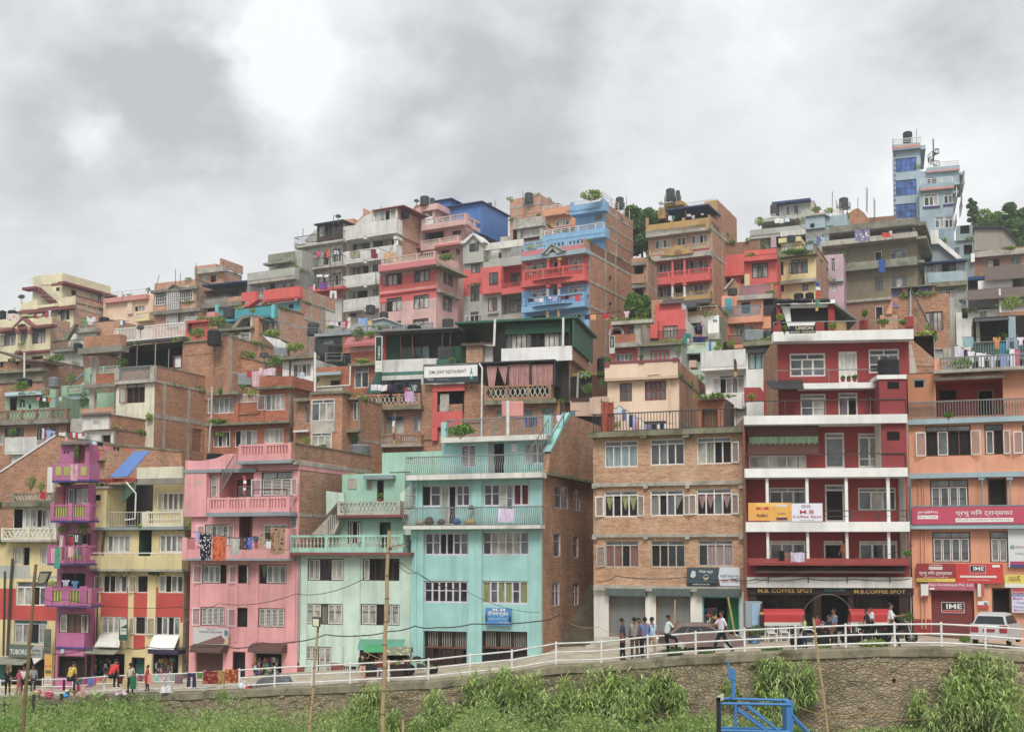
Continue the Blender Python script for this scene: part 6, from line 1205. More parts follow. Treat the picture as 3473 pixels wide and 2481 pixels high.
h.box(412,95,590,190,-3,-.2,'mauve','purple_cabin');h.box(520,92,580,188,-.2,-.1,'orangepale','cabin_panel');h.box(700,75,875,170,-3,-.2,'mauve','purple_cabin');h.box(845,70,880,165,-.2,-.1,'orangepale','cabin_panel');h.box(395,60,900,72,-3.5,.3,'tingrey','cabin_roof');h.poly([(330,370),(400,235),(410,235),(410,370)],.5,.8,'orangepale','stair_side');h.poly([(415,220),(490,300),(415,300)],.5,.8,'mauve','stair_side');h.box(275,380,470,540,.3,.6,'bricktan','low_wall')
h.poly([(590,60),(610,60),(840,520),(820,520)],.6,.7,'metaldark','stair_rail');h.pole([(612,110),(612,400)],.06,'metal',out=.5);h.done()
h=H('brick_house','stepped brick side walls of the maroon house with a grey rendered patch',870,74,20,560,600,front='brickold',side='brickold',dep=5)
h.F.rng=(h.F.rng[0],0,0,h.F.m(700,950)[1]);h.poly([(560,620),(590,620),(870,860),(870,960),(560,960)],-.3,0,'brickold','gable_wall');h.poly([(650,400),(860,630),(860,900),(650,640)],-2.5,-2.2,'brickold','rear_gable_wall');h.poly([(575,720),(620,700),(690,1030),(575,1030)],0,.08,'concpale','render_patch');h.box(575,1020,860,1060,-.5,.3,'tinrust','tin_roof');h.done()
# E2 cluster
view('E2')
h=H('house','orange-red house with an arched balcony, right of the green sheet wall',560,100,20,215,460,tx=400,front='redorange',side='conc',dep=5)
h.slab(235,440,690,478,.9,'conc','roof_slab');h.hole(260,555,345,590,d=.5);h.win(425,505,550,605,'PP',.3,'fgreen');
mb=MB();a0,a1,b0,b1=h.F.rect(220,520,370,600,.3);mb.path([h.F.p((a0+a1)/2+(a1-a0)/2*cos(pi*i/10),b0+(b1-b0)*sin(pi*i/10),-.3)for i in range(11)],.12,'grey',6);h.part(mb,'arch_ring')
h.parapet(255,595,495,690,.7,'brickred');h.slab(235,685,560,735,.8,'conc');h.win(285,805,475,1000,'gPPP',0,'fwhite',cur='#999');h.box(490,480,560,690,0,.5,'conc','pier');h.done()
h=H('house','bright red house with an iron railed balcony and brown louvred doors',1055,103,20,570,450,tx=700,front='red',side='white',dep=5)
h.box(575,440,745,640,0,.8,'red','bay');h.win(805,500,970,640,'gggg',0,'fbrown',gl='glace');h.slab(640,660,1060,690,.9,'concmoss');h.rail(670,555,1050,675,.8,'metaldark',34,r=.025);h.win(722,510,752,665,'P',0,'fwhite')
for i in range(3):h.box(612+i*18,492,622+i*18,518,.8,.82,'dark','vent_slot')
w,g=h.block(730,245,1010,470,1.0,'red','white',3,'upper_wall');h.parapet(730,330,1055,455,-.2,'red');h.awning(770,215,1040,260,-3,-.6,'tindark','tin_roof');h.box(680,215,800,440,-2.5,-1.2,'brickold','brick_wall');h.done()
h=H('house','dark open brick and concrete house under rusty roofs, above the mint balcony',1420,106,20,1000,300,tx=1200,front='brickold',side='brickold',dep=5)
h.awning(1010,225,1190,300,-2,.8,'tindark','tin_roof');h.hole(1080,270,1180,345,d=.8);h.awning(1180,215,1330,250,-2,.8,'tindark','tin_roof');h.hole(1205,240,1290,300,d=.8);h.hole(1060,470,1240,600,d=.8);h.paint(1010,390,1420,470,'conc');h.box(1240,430,1310,620,0,.2,'grey','pier');h.rail(1050,290,1400,330,.6,'metal',0,0,posts=3);h.done()
h=H('house','small white tower house with three vent slots, left of the orange balconies',1425,102,20,1300,385,tx=1400,front='white',side='concmoss',dep=4)
for i in range(3):h.box(1360+i*16,432,1370+i*16,460,0,.02,'dark','vent_slot')
h.slab(1300,580,1430,650,.6,'conc','ledge');h.done()
h=H('house','pale mint house with a washing-hung baluster balcony',1385,96,20,1005,690,tx=1200,front='mint',side='mint',dep=5)
h.balustrade(1010,690,1310,760,.8,'creamlow',18,'b',2,pm='mint',low=.05);h.slab(1005,755,1385,800,.85,'mint');h.hole(1060,820,1220,900,d=.8);h.box(1310,680,1385,760,.3,.8,'mint','pier');h.done()
h=H('house','grey house with an orange louvred window under a moss edged slab',1010,94,20,530,700,tx=700,front='grey',side='grey',dep=5)
h.slab(525,690,1010,715,.7,'concmoss','roof_slab');h.win(670,765,880,900,'gggg',0,'redorange',gl='glace',fw=.1);h.box(530,730,560,905,0,.2,'concpale','pilaster');h.done()
h=H('house','white house with a big stained concrete roof parapet and open casements',1720,83,20,1275,980,tx=1500,front='white',side='white',dep=6)
h.parapet(1222,770,1715,960,1.0,'whiteold',inn=2);h.slab(1222,950,1720,985,1.0,'white');h.win(1430,1040,1705,1245,'oPgP',.17,'fwhite','L',lw=.5);h.box(1290,1245,1680,1420,0,.6,'white','lower_wall');h.slab(1225,1260,1300,1300,.5,'white','ledge');h.done();HWH=h
h=H('house','orange brick hut with a wooden door behind the roof railing',1480,73,20,1180,1300,tx=1300,front='brickred',side='tinrust',dep=4)
h.awning(1200,1290,1480,1315,-2,.5,'tinrust','tin_roof');h.hole(1240,1410,1405,1620,d=.4,back='wood',name='doorway');h.done()
view('F2')
h=H('house','white rendered house with pale curtained brown window and grey tank roof',430,74.5,20,95,700,tx=250,front='white',side='conc',dep=7)
h.slab(60,665,440,715,.7,'concmoss','roof_slab');h.win(120,795,412,975,'cccc',0,'fbrown',cur='#9fc4c0');h.paint(95,715,440,795,'ggrey');h.done();HTK=h
h=H('roof_pavilion','white and red roof pavilion under a tin roof weighed down with tyres',1075,66,6,440,240,front='darkinterior',side='darkinterior',dep=3,bot=640)
h.awning(440,232,1080,262,-3.2,.6,'whiteold','pavilion_roof');h.poly([(1080,240),(1330,430),(1330,445),(1070,262)],-3,.6,'tingrey','side_roof');h.box(1005,270,1080,640,0,.3,'maroon','pillar');h.box(440,275,480,520,0,.3,'maroon','pillar');h.poly([(480,280),(580,290),(600,500),(560,510)],.05,.15,'white','side_panel');h.box(570,465,870,530,.0,.2,'white','parapet');h.box(585,262,1005,300,0,.2,'white','beam');h.box(690,330,875,465,-.4,-.1,'wood','wooden_panel');h.box(1090,450,1205,550,-.2,0,'ochre','box');h.done()
# peach house
view('E2')
h=H('apartment_house','pale peach plaster house with maroon windows above the brick shop house',985,76,18,195,1075,tx=600,front='peach',side='brick',xs=1275)
h.parapet(165,900,970,1080,.5,'peach',inn=3);h.slab(165,880,975,905,.55,'maroontrim','coping');h.slab(165,1068,970,1090,.5,'peach');h.win(330,1132,465,1335,'gg',0,'fred',row=.4,fw=.12,gl='ggrey');h.win(607,1107,843,1322,'gggg',0,'fred',row=.4,fw=.12);h.pole([(875,1065),(885,1450)],.05,'peach',out=.1);h.pole([(640,1043),(770,1030)],.03,'peach',out=.55)
S_=h.S;mb=MB();z0,z1=h.F.m(985,1050)[1],h.F.m(985,890)[1];S_.bx(mb,-.4,h.D,z0,z1,0,.2,'brick');S_.bx(mb,-.4,h.D,z0-.15,z0,-.03,.2,'conc');h.part(mb,'side_parapet');h.box(0,1290,200,1470,-.5,.2,'peachold','side_wall_wing')
h.box(535,878,600,915,-.3,.6,'maroontrim','planter_box');h.box(912,850,965,890,-.3,.6,'maroontrim','planter_box');h.box(160,905,215,950,-.3,.6,'maroontrim','planter_box')
h.box(1095,880,1175,960,-2.5,-1.5,'peachold','chimney');h.win(600,1550,850,1700,'gg',0,'fred');h.done();HPE=h
view('D2')
h=H('house','dark grille fronted lean-to with climbing plants, left of the peach house',1820,82,18,1410,720,front='darkinterior',side='conc',dep=4);h.rail(1650,720,1815,955,.1,'fbrown',14,r=.04);h.box(1420,965,1650,1000,0,.3,'fdark','ledge');h.poly([(1410,1000),(1650,960),(1830,950),(1830,1170),(1410,1170)],0,.2,'peachold','lower_wall');h.pole([(1497,700),(1487,970)],.08,'pipegrey',out=.3);h.done()
# street: road, retaining wall, railing, poles, wires
def stonemat():
 m,nt,p=newmat('stone_rubble');v=coords(nt)
 mp=N(nt,'ShaderNodeMapping');mp.inputs['Scale'].default_value=(1,1,1.55);L(nt,v,mp.inputs[0])
 wv=N(nt,'ShaderNodeTexNoise',i_Scale=2.0,i_Detail=3.0);L(nt,mp.outputs[0],wv.inputs['Vector'])
 ad=N(nt,'ShaderNodeVectorMath',operation='MULTIPLY_ADD');L(nt,wv.outputs['Color'],ad.inputs[0]);ad.inputs[1].default_value=(.25,.25,.25);L(nt,mp.outputs[0],ad.inputs[2])
 vo=N(nt,'ShaderNodeTexVoronoi',i_Scale=4.6);L(nt,ad.outputs[0],vo.inputs['Vector']);ve=N(nt,'ShaderNodeTexVoronoi',feature='DISTANCE_TO_EDGE',i_Scale=4.6);L(nt,ad.outputs[0],ve.inputs['Vector'])
 s=N(nt,'ShaderNodeSeparateColor');L(nt,vo.outputs['Color'],s.inputs[0])
 c=ramp(nt,s.outputs[0],[(.05,lin('82745c')),(.3,lin('9c8a6a')),(.5,lin('ad9874')),(.68,lin('8c806a')),(.82,lin('a5926f')),(.93,lin('ab8a62')),(.98,lin('a0745a'))])
 c=mixc(nt,ramp(nt,noise3(nt,v,7.0,det=6.0),[(.35,(0,0,0,1)),(.7,(.7,.7,.7,1))]),c,lin('a8967a'))
 e=ramp(nt,ve.outputs['Distance'],[(.0,(1,1,1,1)),(.05,(.25,.25,.25,1)),(.1,(0,0,0,1))])
 c=mixc(nt,mathn(nt,'MULTIPLY',e,.5),c,lin('7a705c',.9))
 g=ramp(nt,noise3(nt,v,.35,det=8.0,ro=.65),[(.46,(0,0,0,1)),(.66,(1,1,1,1))]);c=mixc(nt,mathn(nt,'MULTIPLY',g,.8),c,lin('6d6a4a',.9))
 L(nt,c,p.inputs[0]);p.inputs['Roughness'].default_value=.95
 b=N(nt,'ShaderNodeBump',i_Strength=.8,i_Distance=.07);L(nt,ramp(nt,ve.outputs['Distance'],[(0,(0,0,0,1)),(.2,(1,1,1,1))]),b.inputs['Height']);L(nt,b.outputs[0],p.inputs['Normal']);return m
MATS['stone']=stonemat()
SPEC.update(road=('c','b8ab94',.08),gravel=('c','9d927e',.3),coping=('c','8a8068',.9),bamboo=('s','b39764',.7),bamboodark=('s','7c6540',.8),wire=('s','3a3835',.7),string=('s','b59a4a',.8))
view('N')
def rail_pt(i,t=0):return lerp(RAIL[i],RAIL[i+1],t)
mb=MB();xs_=[RXS[0]+(RXS[-1]+14-RXS[0])*i/120 for i in range(121)];ds=[-.35,.5,2,4,6,8,10.5]
vs=[(x,rail_y(x)+d,road_z(x)+.02*sin(x*.9+d)*min(1,max(0,d)))for d in ds for x in xs_];n_=len(xs_)
mb.raw(vs,[(j*n_+i,j*n_+i+1,(j+1)*n_+i+1,(j+1)*n_+i)for j in range(len(ds)-1)for i in range(n_-1)],'road');tag(mb.build('road',smooth=True),'dusty pale road along the foot of the houses',None,kind='structure')
mb=MB();nx,nz=460,26;vs=[]
for j in range(nz+1):
 for i in range(nx+1):
  x=RXS[0]+(RXS[-1]+10-RXS[0])*i/nx;y=rail_y(x)-.3;top=road_z(x)-.28;bot=-12.0;z=lerp(bot,top,j/nz)
  q=Vector((x*2.6,0,z*4.0));d=noise.cell(q)*.06+noise.noise(Vector((x*1.3,3,z*2)))*.05
  vs.append((x,y-.12+(z-top)*.07-d,z))
mb.raw(vs,[(j*(nx+1)+i,j*(nx+1)+i+1,(j+1)*(nx+1)+i+1,(j+1)*(nx+1)+i)for j in range(nz)for i in range(nx)],'stone')
rw=empty('retaining_wall',(0,56,-10),'rubble stone retaining wall with a mossy concrete coping under the white railing','wall')
o=mb.build('wall_face',rw);o.location=(0,-56,10)
mb=MB();vs=[];n2=230
for i in range(n2+1):
 x=RXS[0]+(RXS[-1]+10-RXS[0])*i/n2;y=rail_y(x);z=road_z(x);w=noise.noise(Vector((x*.7,0,0)))*.04
 vs+=[(x,y-.52+w,z-.34+w),(x,y-.5+w,z-.02),(x,y-.44,z+.05),(x,y+.12,z+.06),(x,y+.16,z-.3)]
mb.raw(vs,[(5*i+k,5*i+5+k,5*i+6+k,5*i+1+k)for i in range(n2)for k in range(4)],'coping');o=mb.build('coping',rw);o.location=(0,-56,10)
mb=MB()
for x,y in((1075,272),(1340,266),(1497,258),(1275,420),(1453,433),(870,468),(1122,482)):
 V[0]=VW['W4'];p=P(x,y,51.9-.0);X=p.x;yy=rail_y(X)-.47;p=P(x,y,yy);mb.tube(p,p+Vector((0,.3,0)),.09,'dark',8)
for i_,m_ in enumerate([mb]):o=m_.build('weep_hole',rw);o.location=(0,-56,10)
fr=empty('street_railing',(0,56,-7),'white painted three bar pipe railing along the top of the stone wall','railing')
posts=RAIL[1:]
for p in posts:
 mb=MB();mb.tube(p+Vector((0,0,-.1)),p+Vector((0,0,1.12)),.052,'whitepaint',8);mb.lathe(p+Vector((0,0,1.1)),[(.05,0),(.05,.03),(.0,.06)],'whitepaint',8);o=mb.build('post',fr);o.location=(0,-56,7)
for e in(.22,.62,1.05):
 mb=MB()
 for a,b in zip(RAIL,RAIL[1:]):mb.tube(a+Vector((0,0,e)),b+Vector((0,0,e)),.044,'whitepaint',6)
 o=mb.build('rail',fr);o.location=(0,-56,7)
def top(name,mb,loc,label,cat,group=None,smooth=False,parts=()):
 """thing whose mesh was made in world coordinates, given its base as origin"""
 loc=Vector(loc);mb.v=[tuple(Vector(v)-loc)for v in mb.v];o=mb.build(name,None,loc,smooth);tag(o,label,cat,group)
 for nm,m2,sm in parts:m2.v=[tuple(Vector(v)-loc)for v in m2.v];m2.build(nm,o,None,sm)
 return o
def bamboo(name,vk,x0,y0,x1,y1,Y,r,label,cat='pole',n=9,m='bamboo'):
 view(vk);a,b=P(x0,y0,Y),P(x1,y1,Y);d=(b-a);b2=a+d*((a.z-(terrain(a.x,Y)-.3))/(a.z-b.z))if b.z>terrain(b.x,Y)else b
 mb=MB()
 for i in range(n):
  p,q=lerp(b2,a,i/n),lerp(b2,a,(i+1)/n);p=p+Vector((.02*sin(i*2.1)if i else 0,0,0));q=q+Vector((.02*sin((i+1)*2.1),0,0))
  mb.tube(p,q,r*(1-.25*i/n),m,8,r*(1-.25*(i+1)/n));mb.tube(q-Vector((0,0,.03)),q+Vector((0,0,.02)),r*1.13*(1-.25*(i+1)/n),'bamboodark',8)
 return top(name,mb,b2,label,cat),a
def lamp_head(vk,pts,Y,arm,name,label,dark='=3a3d3b',face='=8c8c70'):
 view(vk);mb=MB();q=[P(x,y,Y)for x,y in pts];w=Vector((0,.22,.03));mb.hexa([q[0],q[1],q[1]+w,q[0]+w,q[3],q[2],q[2]+w,q[3]+w],dark)
 m2=MB();c=sum(q,Vector())/4;f=[lerp(c,p,.8)+Vector((0,-.012,0))for p in q];m2.face(f,face)
 m3=MB();m3.tube(P(*arm[:2],Y+.1),P(*arm[2:],Y+.1),.025,'metalgrey',6)
 return top('flood_lamp',mb,c,label,'lamp','flood lamps on bamboo poles',parts=(('lamp_glass',m2,False),('bracket',m3,False)))
bamboo('bamboo_pole','A4',340,40,213,1624,46,.085,'tall weathered bamboo pole at the far left, in front of the railing',n=12,m='bamboodark');lamp_head('A4',[(350,232),(430,215),(475,108),(375,108)],45.9,(340,170,390,170),'flood_lamp','dark flood lamp on the leftmost bamboo pole')
bamboo('bamboo_pole','T4',320,-225,262,1624,42,.085,'thick pale bamboo pole in front of the mint house, carrying a flat lamp',n=13);lamp_head('M3',[(1185,1025),(1380,965),(1360,952),(1170,990)],41.8,(1160,990,1250,985),'flood_lamp','flat tilted flood lamp on the bamboo pole before the mint house',face='=a8a880')
bamboo('bamboo_pole','B4',1345,500,1258,1624,44,.055,'thin bamboo pole with a square lamp, left of the thick one',n=11);lamp_head('B4',[(1283,622),(1352,632),(1354,545),(1282,540)],43.8,(1340,560,1320,600),'flood_lamp','square flood lamp facing the camera on the thin bamboo pole',face='=d8d8b8')
bamboo('bamboo_pole','R4',1000,880,1100,1624,47,.06,'leaning bamboo pole in front of the maroon coffee house',n=7)
bamboo('bamboo_stake','T4',455,1495,453,1624,41,.06,'short bamboo stake in the bushes right of the thick pole',n=2)
view('R4');mb=MB();mb.path([P(880,1020,47),P(985,1020,47),P(1045,1080,47)],.03,'whitepaint',6);top('bent_pipe',mb,P(985,1020,47),'bent white pipe arm on the leaning bamboo pole','pipe')
view('K4');mb=MB();mb.tube(P(1160,415,60.5),P(1155,760,60.5),.04,'bamboo',6);top('bamboo_stick',mb,P(1155,760,60.5),'thin upright stick before the second grey shutter','stick')
mb=MB();mb.tube(P(1645,390,58.5),P(1712,750,58.5),.05,'bamboo',6);top('bamboo_stick',mb,P(1712,750,58.5),'slanting stick before the green curtained doorway','stick')
view('X3')
for x,y0,y1,lb in((80,665,860,'leftmost'),(540,640,860,'middle'),(990,615,850,'rightmost')):
 mb=MB();Y=64.5
 for e in(-14,12):a=P(x+e,y0,Y);mb.tube((a.x,a.y,-12),a,.045,'metaldark',6)
 top('fence_post',mb,(P(x,y0,Y).x,Y,-11),f'{lb} of three double black iron fence posts below the railing','post','black iron fence posts')
def wire(vk,pts,Ys,r,label,m='wire',sag=.25,cat='wire'):
 view(vk);P_=[P(x,y,Y)for(x,y),Y in zip(pts,Ys)];out=[]
 for a,b in zip(P_,P_[1:]):
  for i in range(8):t=i/8;q=lerp(a,b,t);q.z-=sag*4*t*(1-t);out.append(q)
 out.append(P_[-1]);mb=MB();mb.path(out,r,m,4);return top('overhead_cable' if m=='wire' else 'string',mb,P_[0],label,cat)
wire('M3',[(1215,1115),(1480,1260),(1960,1445)],[42,50,62],.012,'cable from the thick bamboo pole across the turquoise house front');wire('T4',[(370,35),(1040,340),(1700,528)],[42,55,63],.012,'second cable from the pole towards the blue tailor sign')
wire('B4',[(0,435),(400,405),(1130,315),(1789,165)],[60,60,55,42],.014,'long cable from the pink house to the thick bamboo pole');wire('A4',[(330,290),(600,365),(1733,435)],[46,60,66],.014,'cable from the leftmost bamboo pole past the yellow house')
wire('T4',[(0,742),(330,700),(560,652),(760,665),(1090,632),(1700,607),(1892,545)],[63.5,63.5,62.5,62,62,61.5,61],.03,'thick bundle of cables strung across the turquoise house',sag=.08);wire('B4',[(0,820),(130,810),(450,800),(620,825),(800,775),(1100,770),(1410,700),(1789,705)],[68.5,68,67.5,67,67,66,65.5,64.5],.03,'thick bundle of cables strung across the pink and mint houses',sag=.08)
wire('A4',[(500,885),(870,825),(1220,830),(1400,815),(1733,820)],[72,71.5,71,71,70],.025,'cable bundle hanging over the yellow house shops',sag=.1);wire('T4',[(90,880),(500,960),(1150,1020),(1500,1060)],[60.5,59,58,57.5],.014,'yellow string stretched behind the white railing','string');wire('K4',[(115,578),(460,660),(900,760),(1350,820)],[70,60,56.5,55],.016,'yellow string from the turquoise house side wall to the railing','string')
wire('W4',[(660,458),(1100,495),(1700,520),(2274,478)],[50.5,50,50,50],.012,'low yellow string across the stone wall','string');wire('R4',[(0,410),(460,385),(1450,150),(2238,-20)],[58,58,58,57],.012,'cable crossing the maroon house balconies');wire('K4',[(430,245),(620,195),(1265,205),(1760,215)],[61,61,60.5,60],.02,'cable strung across the brick shop house front',sag=.12)
wire('R4',[(0,400),(300,410),(900,395),(1500,405),(2200,400)],[60,59.5,59.3,59,58.8],.025,'cable bundle under the coffee shop canopy',sag=.1)
view('W4');mb=MB();YG=37.5
def gp(x,y,dy=0):return P(x,y,YG)+Vector((0,dy,0))
B_='=2f7fc0'
for dy in(0,.55):
 ox=0 if not dy else 25
 mb.tube(gp(85+ox,432-ox*.8,dy),gp(600,440-ox*.6,dy),.045,B_,8);mb.tube(gp(85+ox,432,dy),gp(85+ox,800,dy),.05,B_,8);mb.tube(gp(200+ox,440,dy),gp(200+ox,800,dy),.045,B_,8)
 mb.tube(gp(215+ox,480,dy),gp(520+ox,700,dy),.045,B_,8);mb.tube(gp(270+ox,445,dy),gp(580,680,dy),.042,B_,8);mb.tube(gp(85+ox,625,dy),gp(590,635,dy),.045,B_,8);mb.tube(gp(610,515+ox*.4,dy),gp(745,660,dy),.045,B_,8)
c=gp(590,430);mb.box(c.x-.11,c.x+.11,c.y,c.y+.6,-13,c.z+.05,B_);mb.tube(gp(85,432),gp(110,412,.55),.07,B_,8);mb.tube(gp(600,440),gp(600,425,.55),.07,B_,8)
m2=MB();m2.box(gp(178,0).x,gp(203,0).x,YG+.2,YG+.35,gp(0,410).z,gp(0,265).z,B_);m2.box(gp(170,0).x,gp(207,0).x,YG+.18,YG+.24,gp(0,268).z,gp(0,188).z,B_);m2.box(gp(152,0).x,gp(165,0).x,YG+.2,YG+.25,gp(0,268).z,gp(0,122).z,B_)
m3=MB();a=gp(62,385);m3.box(a.x,a.x+.12,YG-.1,YG,-13,a.z,'=2c2c2a');m3.hexa([gp(70,420,-.1),gp(112,400,-.1),gp(112,400),gp(70,420),gp(65,380,-.1),gp(112,358,-.1),gp(112,358),gp(65,380)],'concpale')
top('steel_gate_frame',mb,gp(300,800),'bright blue tubular steel bridge frame at the lower right','gate',parts=(('pipe_upright',m2,False),('end_board',m3,False)))
# signs and lettering
def to_world(h,mb,loc_local):
 c=Vector(loc_local);mb.v=[tuple(Vector(v)-c)for v in mb.v];return h.l2w(c)
def text_mesh(body,bold=0,font_slant=0):
 cu=bpy.data.curves.new('t','FONT');cu.body=body;cu.size=1;cu.offset=bold*.22;cu.shear=font_slant;cu.fill_mode='FRONT';cu.resolution_u=2
 o=bpy.data.objects.new('t',cu);dg=bpy.context.evaluated_depsgraph_get();me=bpy.data.meshes.new_from_object(o)
 vs=[v.co.copy()for v in me.vertices];fs=[tuple(p.vertices)for p in me.polygons];bpy.data.objects.remove(o);bpy.data.curves.remove(cu);bpy.data.meshes.remove(me);return vs,fs
def sign(h,vk,rect,out,base,items,label,frame=None,pl=None,name='sign',th=.05,group=None,cat='sign'):
 """items: ('t', text, x0, x1, y0, y1, colour[, bold, vertical]) / ('r', x0, y0, x1, y1, colour) / ('p', [(x, y) ...], colour)"""
 view(vk);pl=pl or h.F;a0,a1,b0,b1=pl.rect(*rect,out);mb=MB();pl.bx(mb,a0,a1,b0,b1,-out,-out+th,base)
 if frame:
  f=.05
  for q in((a0-f,a0,b0-f,b1+f),(a1,a1+f,b0-f,b1+f),(a0,a1,b0-f,b0),(a0,a1,b1,b1+f)):pl.bx(mb,*q,-out-.02,-out+th,frame)
 c=pl.p((a0+a1)/2,b0,-out);parts=[]
 k=0
 for it in items:
  m2=MB();k+=1;d=-out-.006-.003*k
  if it[0]=='r':r=pl.rect(*it[1:5],out);m2.face([pl.p(r[0],r[2],d),pl.p(r[1],r[2],d),pl.p(r[1],r[3],d),pl.p(r[0],r[3],d)],it[5]);nm='panel'
  elif it[0]=='p':m2.face([pl.p(*pl.m(x,y,out),d)for x,y in it[1]],it[2]);nm='emblem'
  else:
   _,tx,x0,x1,y0,y1,col=it[:7];bold=it[7]if len(it)>7 else.02;ver=len(it)>8 and it[8]
   vs,fs=text_mesh(tx,bold)
   if ver:vs=[Vector((-v.y,v.x,0))for v in vs]
   r=pl.rect(x0,y0,x1,y1,out);mx0,mx1=min(v.x for v in vs),max(v.x for v in vs);my0,my1=min(v.y for v in vs),max(v.y for v in vs)
   m2.raw([pl.p(lerp(r[0],r[1],(v.x-mx0)/(mx1-mx0)),lerp(r[2],r[3],(v.y-my0)/(my1-my0)),d)for v in vs],fs,col);nm='lettering'
  parts.append((nm,m2))
 w=to_world(h,mb,c);o=mb.build(name,None,w);o.rotation_euler=(0,0,-h.th);tag(o,label,cat,group)
 for nm,m2 in parts:m2.v=[tuple(Vector(v)-c)for v in m2.v];m2.build(nm,o)
 return o
WHT,DK='=e6e6e2','=2a3238'
sign(HDIM,'C2',(1424,598,2012,795),.75,WHT,[('r',1424,740,2012,795,'=33404a'),('r',1424,603,2012,614,'=33404a'),('t','DIM LIGHT RESTAURANT',1480,1888,664,700,DK,.02),('t','Tuborg',1455,1525,758,780,WHT),('t','Street Licensee & Owner',1560,1700,764,772,WHT,0),('p',[(1930,765),(1930,700),(1938,675),(1940,640),(1950,640),(1952,675),(1960,700),(1960,765)],'=3f9a96'),('r',1934,705,1957,735,WHT)],'long white restaurant board reading DIM LIGHT RESTAURANT with a green bottle',frame='metaldark')
sign(HDIM,'C2',(892,300,955,676),1.2,'=12382c',[('r',892,560,955,676,'=d6d8d0'),('t','TUBORG',915,940,400,545,WHT,.03,1),('t','Dim Light',905,945,590,600,'=3a6a50',.02),('t','Restaurant',903,947,650,660,'=3a6a50',.02)],'tall narrow dark green beer sign with vertical lettering',frame='=d6d8d0',th=.12)
sign(HMB,'F2',(575,500,866,583),-.3,'=23222c',[('t','UNION',645,835,508,545,'=d8cfa8',.05),('t','MONEY  TRANSFER',590,860,560,578,'=d8cfa8',.03)],'dark board reading UNION MONEY TRANSFER on the red and white roof terrace')
sign(HMB,'R3',(157,1092,552,1258),.38,'=eda51f',[('r',230,1092,480,1130,'=f2c23c'),('p',[(222,1158),(240,1128),(262,1140),(270,1135),(278,1158),(262,1150),(250,1160),(238,1152)],'=c4301c'),('p',[(350,1158),(332,1128),(310,1140),(302,1135),(292,1158),(310,1150),(322,1160),(334,1152)],'=c4301c'),('t','RedBull',237,332,1195,1222,'=2a2a4a',.04),('r',415,1125,515,1235,'=e8b020'),('r',415,1108,515,1128,'=d0d2d4'),('r',415,1228,515,1248,'=4a3a6a'),('t','RedBull',430,502,1185,1200,'=a8281c',.03)],'orange energy drink board with two charging red bulls and a can')
sign(HMB,'R3',(554,1098,838,1264),.38,'=dfe0ee',[('t','M.B',630,760,1160,1195,'=b8283c',.05),('t','Coffee Spot',562,832,1208,1238,'=b8283c',.045),('t','Bhrikuti Chowk',635,765,1248,1256,'=6a6a7a',0),('t','oo',645,728,1112,1140,'=a08078',.04)],'white board reading M.B Coffee Spot beside the orange drink board')
sign(HMB,'R4',(312,492,1040,600),.16,'=241a20',[('t','M.B. COFFEE SPOT',328,1000,522,572,'=c79a2c',.055),('t','The best Place you Know !',470,760,496,508,'=8a8478',.01)],'dark fascia board reading M.B. COFFEE SPOT in yellow, left of the shop door')
sign(HMB,'R4',(1488,505,2140,605),.16,'=241a20',[('t','M.B.COFFEE SPOT',1505,2136,536,582,'=c79a2c',.055),('t','The best Place you Know !',1690,1940,512,524,'=8a8478',.01)],'dark fascia board reading M.B.COFFEE SPOT in yellow, right of the shop door')
sign(HMB,'R4',(1120,503,1402,568),.16,'=2a2426',[('t','WELCOME',1130,1395,515,558,'=3a7a84',.04)],'small dark WELCOME board over the coffee shop door')
PK='=c73e5e'
sign(HORA,'O3',(332,1230,1900,1403),.62,PK,[('t','prabhu',395,592,1270,1306,WHT,.05),('r',390,1318,595,1355,WHT),('t','Money Transfer',400,585,1325,1345,'=8a7a84',.02),('t','प्रभु मनि ट्रान्सफर'.replace('नि','िन'),770,1345,1262,1330,WHT,.03),('r',770,1345,1350,1385,WHT),('t','छिटो छरितो तथा सुरक्षित सेवा लागि भरपर्दो माध्यम',785,1330,1352,1378,'=b04a60',.01)],'long pink board in Devanagari on the orange house balcony')
sign(HORA,'O4',(415,518,850,722),.25,'=9c2a2e',[('r',418,682,846,720,'=dcc026'),('r',552,555,702,585,WHT),('t','prabhu',560,698,527,548,WHT,.04),('t','प्रभु मनि ट्रान्सफर'.replace('नि','िन'),445,808,600,655,WHT,.03),('t','KIPU INVESTMENT PVT. LTD.',430,625,692,706,'=6a5a20',.03),('t','Money Transfer',560,695,562,580,'=a07a7a',.02),('t','छिटो छरितो तथा भरपर्दो सेवा',495,770,662,676,WHT,.01)],'dark red money transfer board with a yellow strip on the orange house')
def ime(x0,y0,x1,y1):
 w=x1-x0;hh=y1-y0
 return[('r',x0,y0,x1,y1,WHT),('r',x0+w*.02,y0+hh*.04,x1-w*.02,y1-hh*.26,'=2f2f2f'),('r',x0+w*.02,y1-hh*.24,x1-w*.02,y1-hh*.04,'=b8282c'),('t','IME',x0+w*.22,x1-w*.1,y0+hh*.16,y0+hh*.62,WHT,.06)]
sign(HORA,'O4',(852,520,1370,735),.27,'=cf2a26',ime(1005,540,1178,628)+[('r',895,652,1298,674,WHT),('r',1250,535,1335,560,WHT),('t','Kipu Investment Pvt. Ltd. Bhaktapur',982,1225,692,708,WHT,.01),('t','Instant money transfer to all parts of the country',905,1290,657,669,'=a84a48',.01)],'bright red board with a black and white IME emblem, above the red shutter')
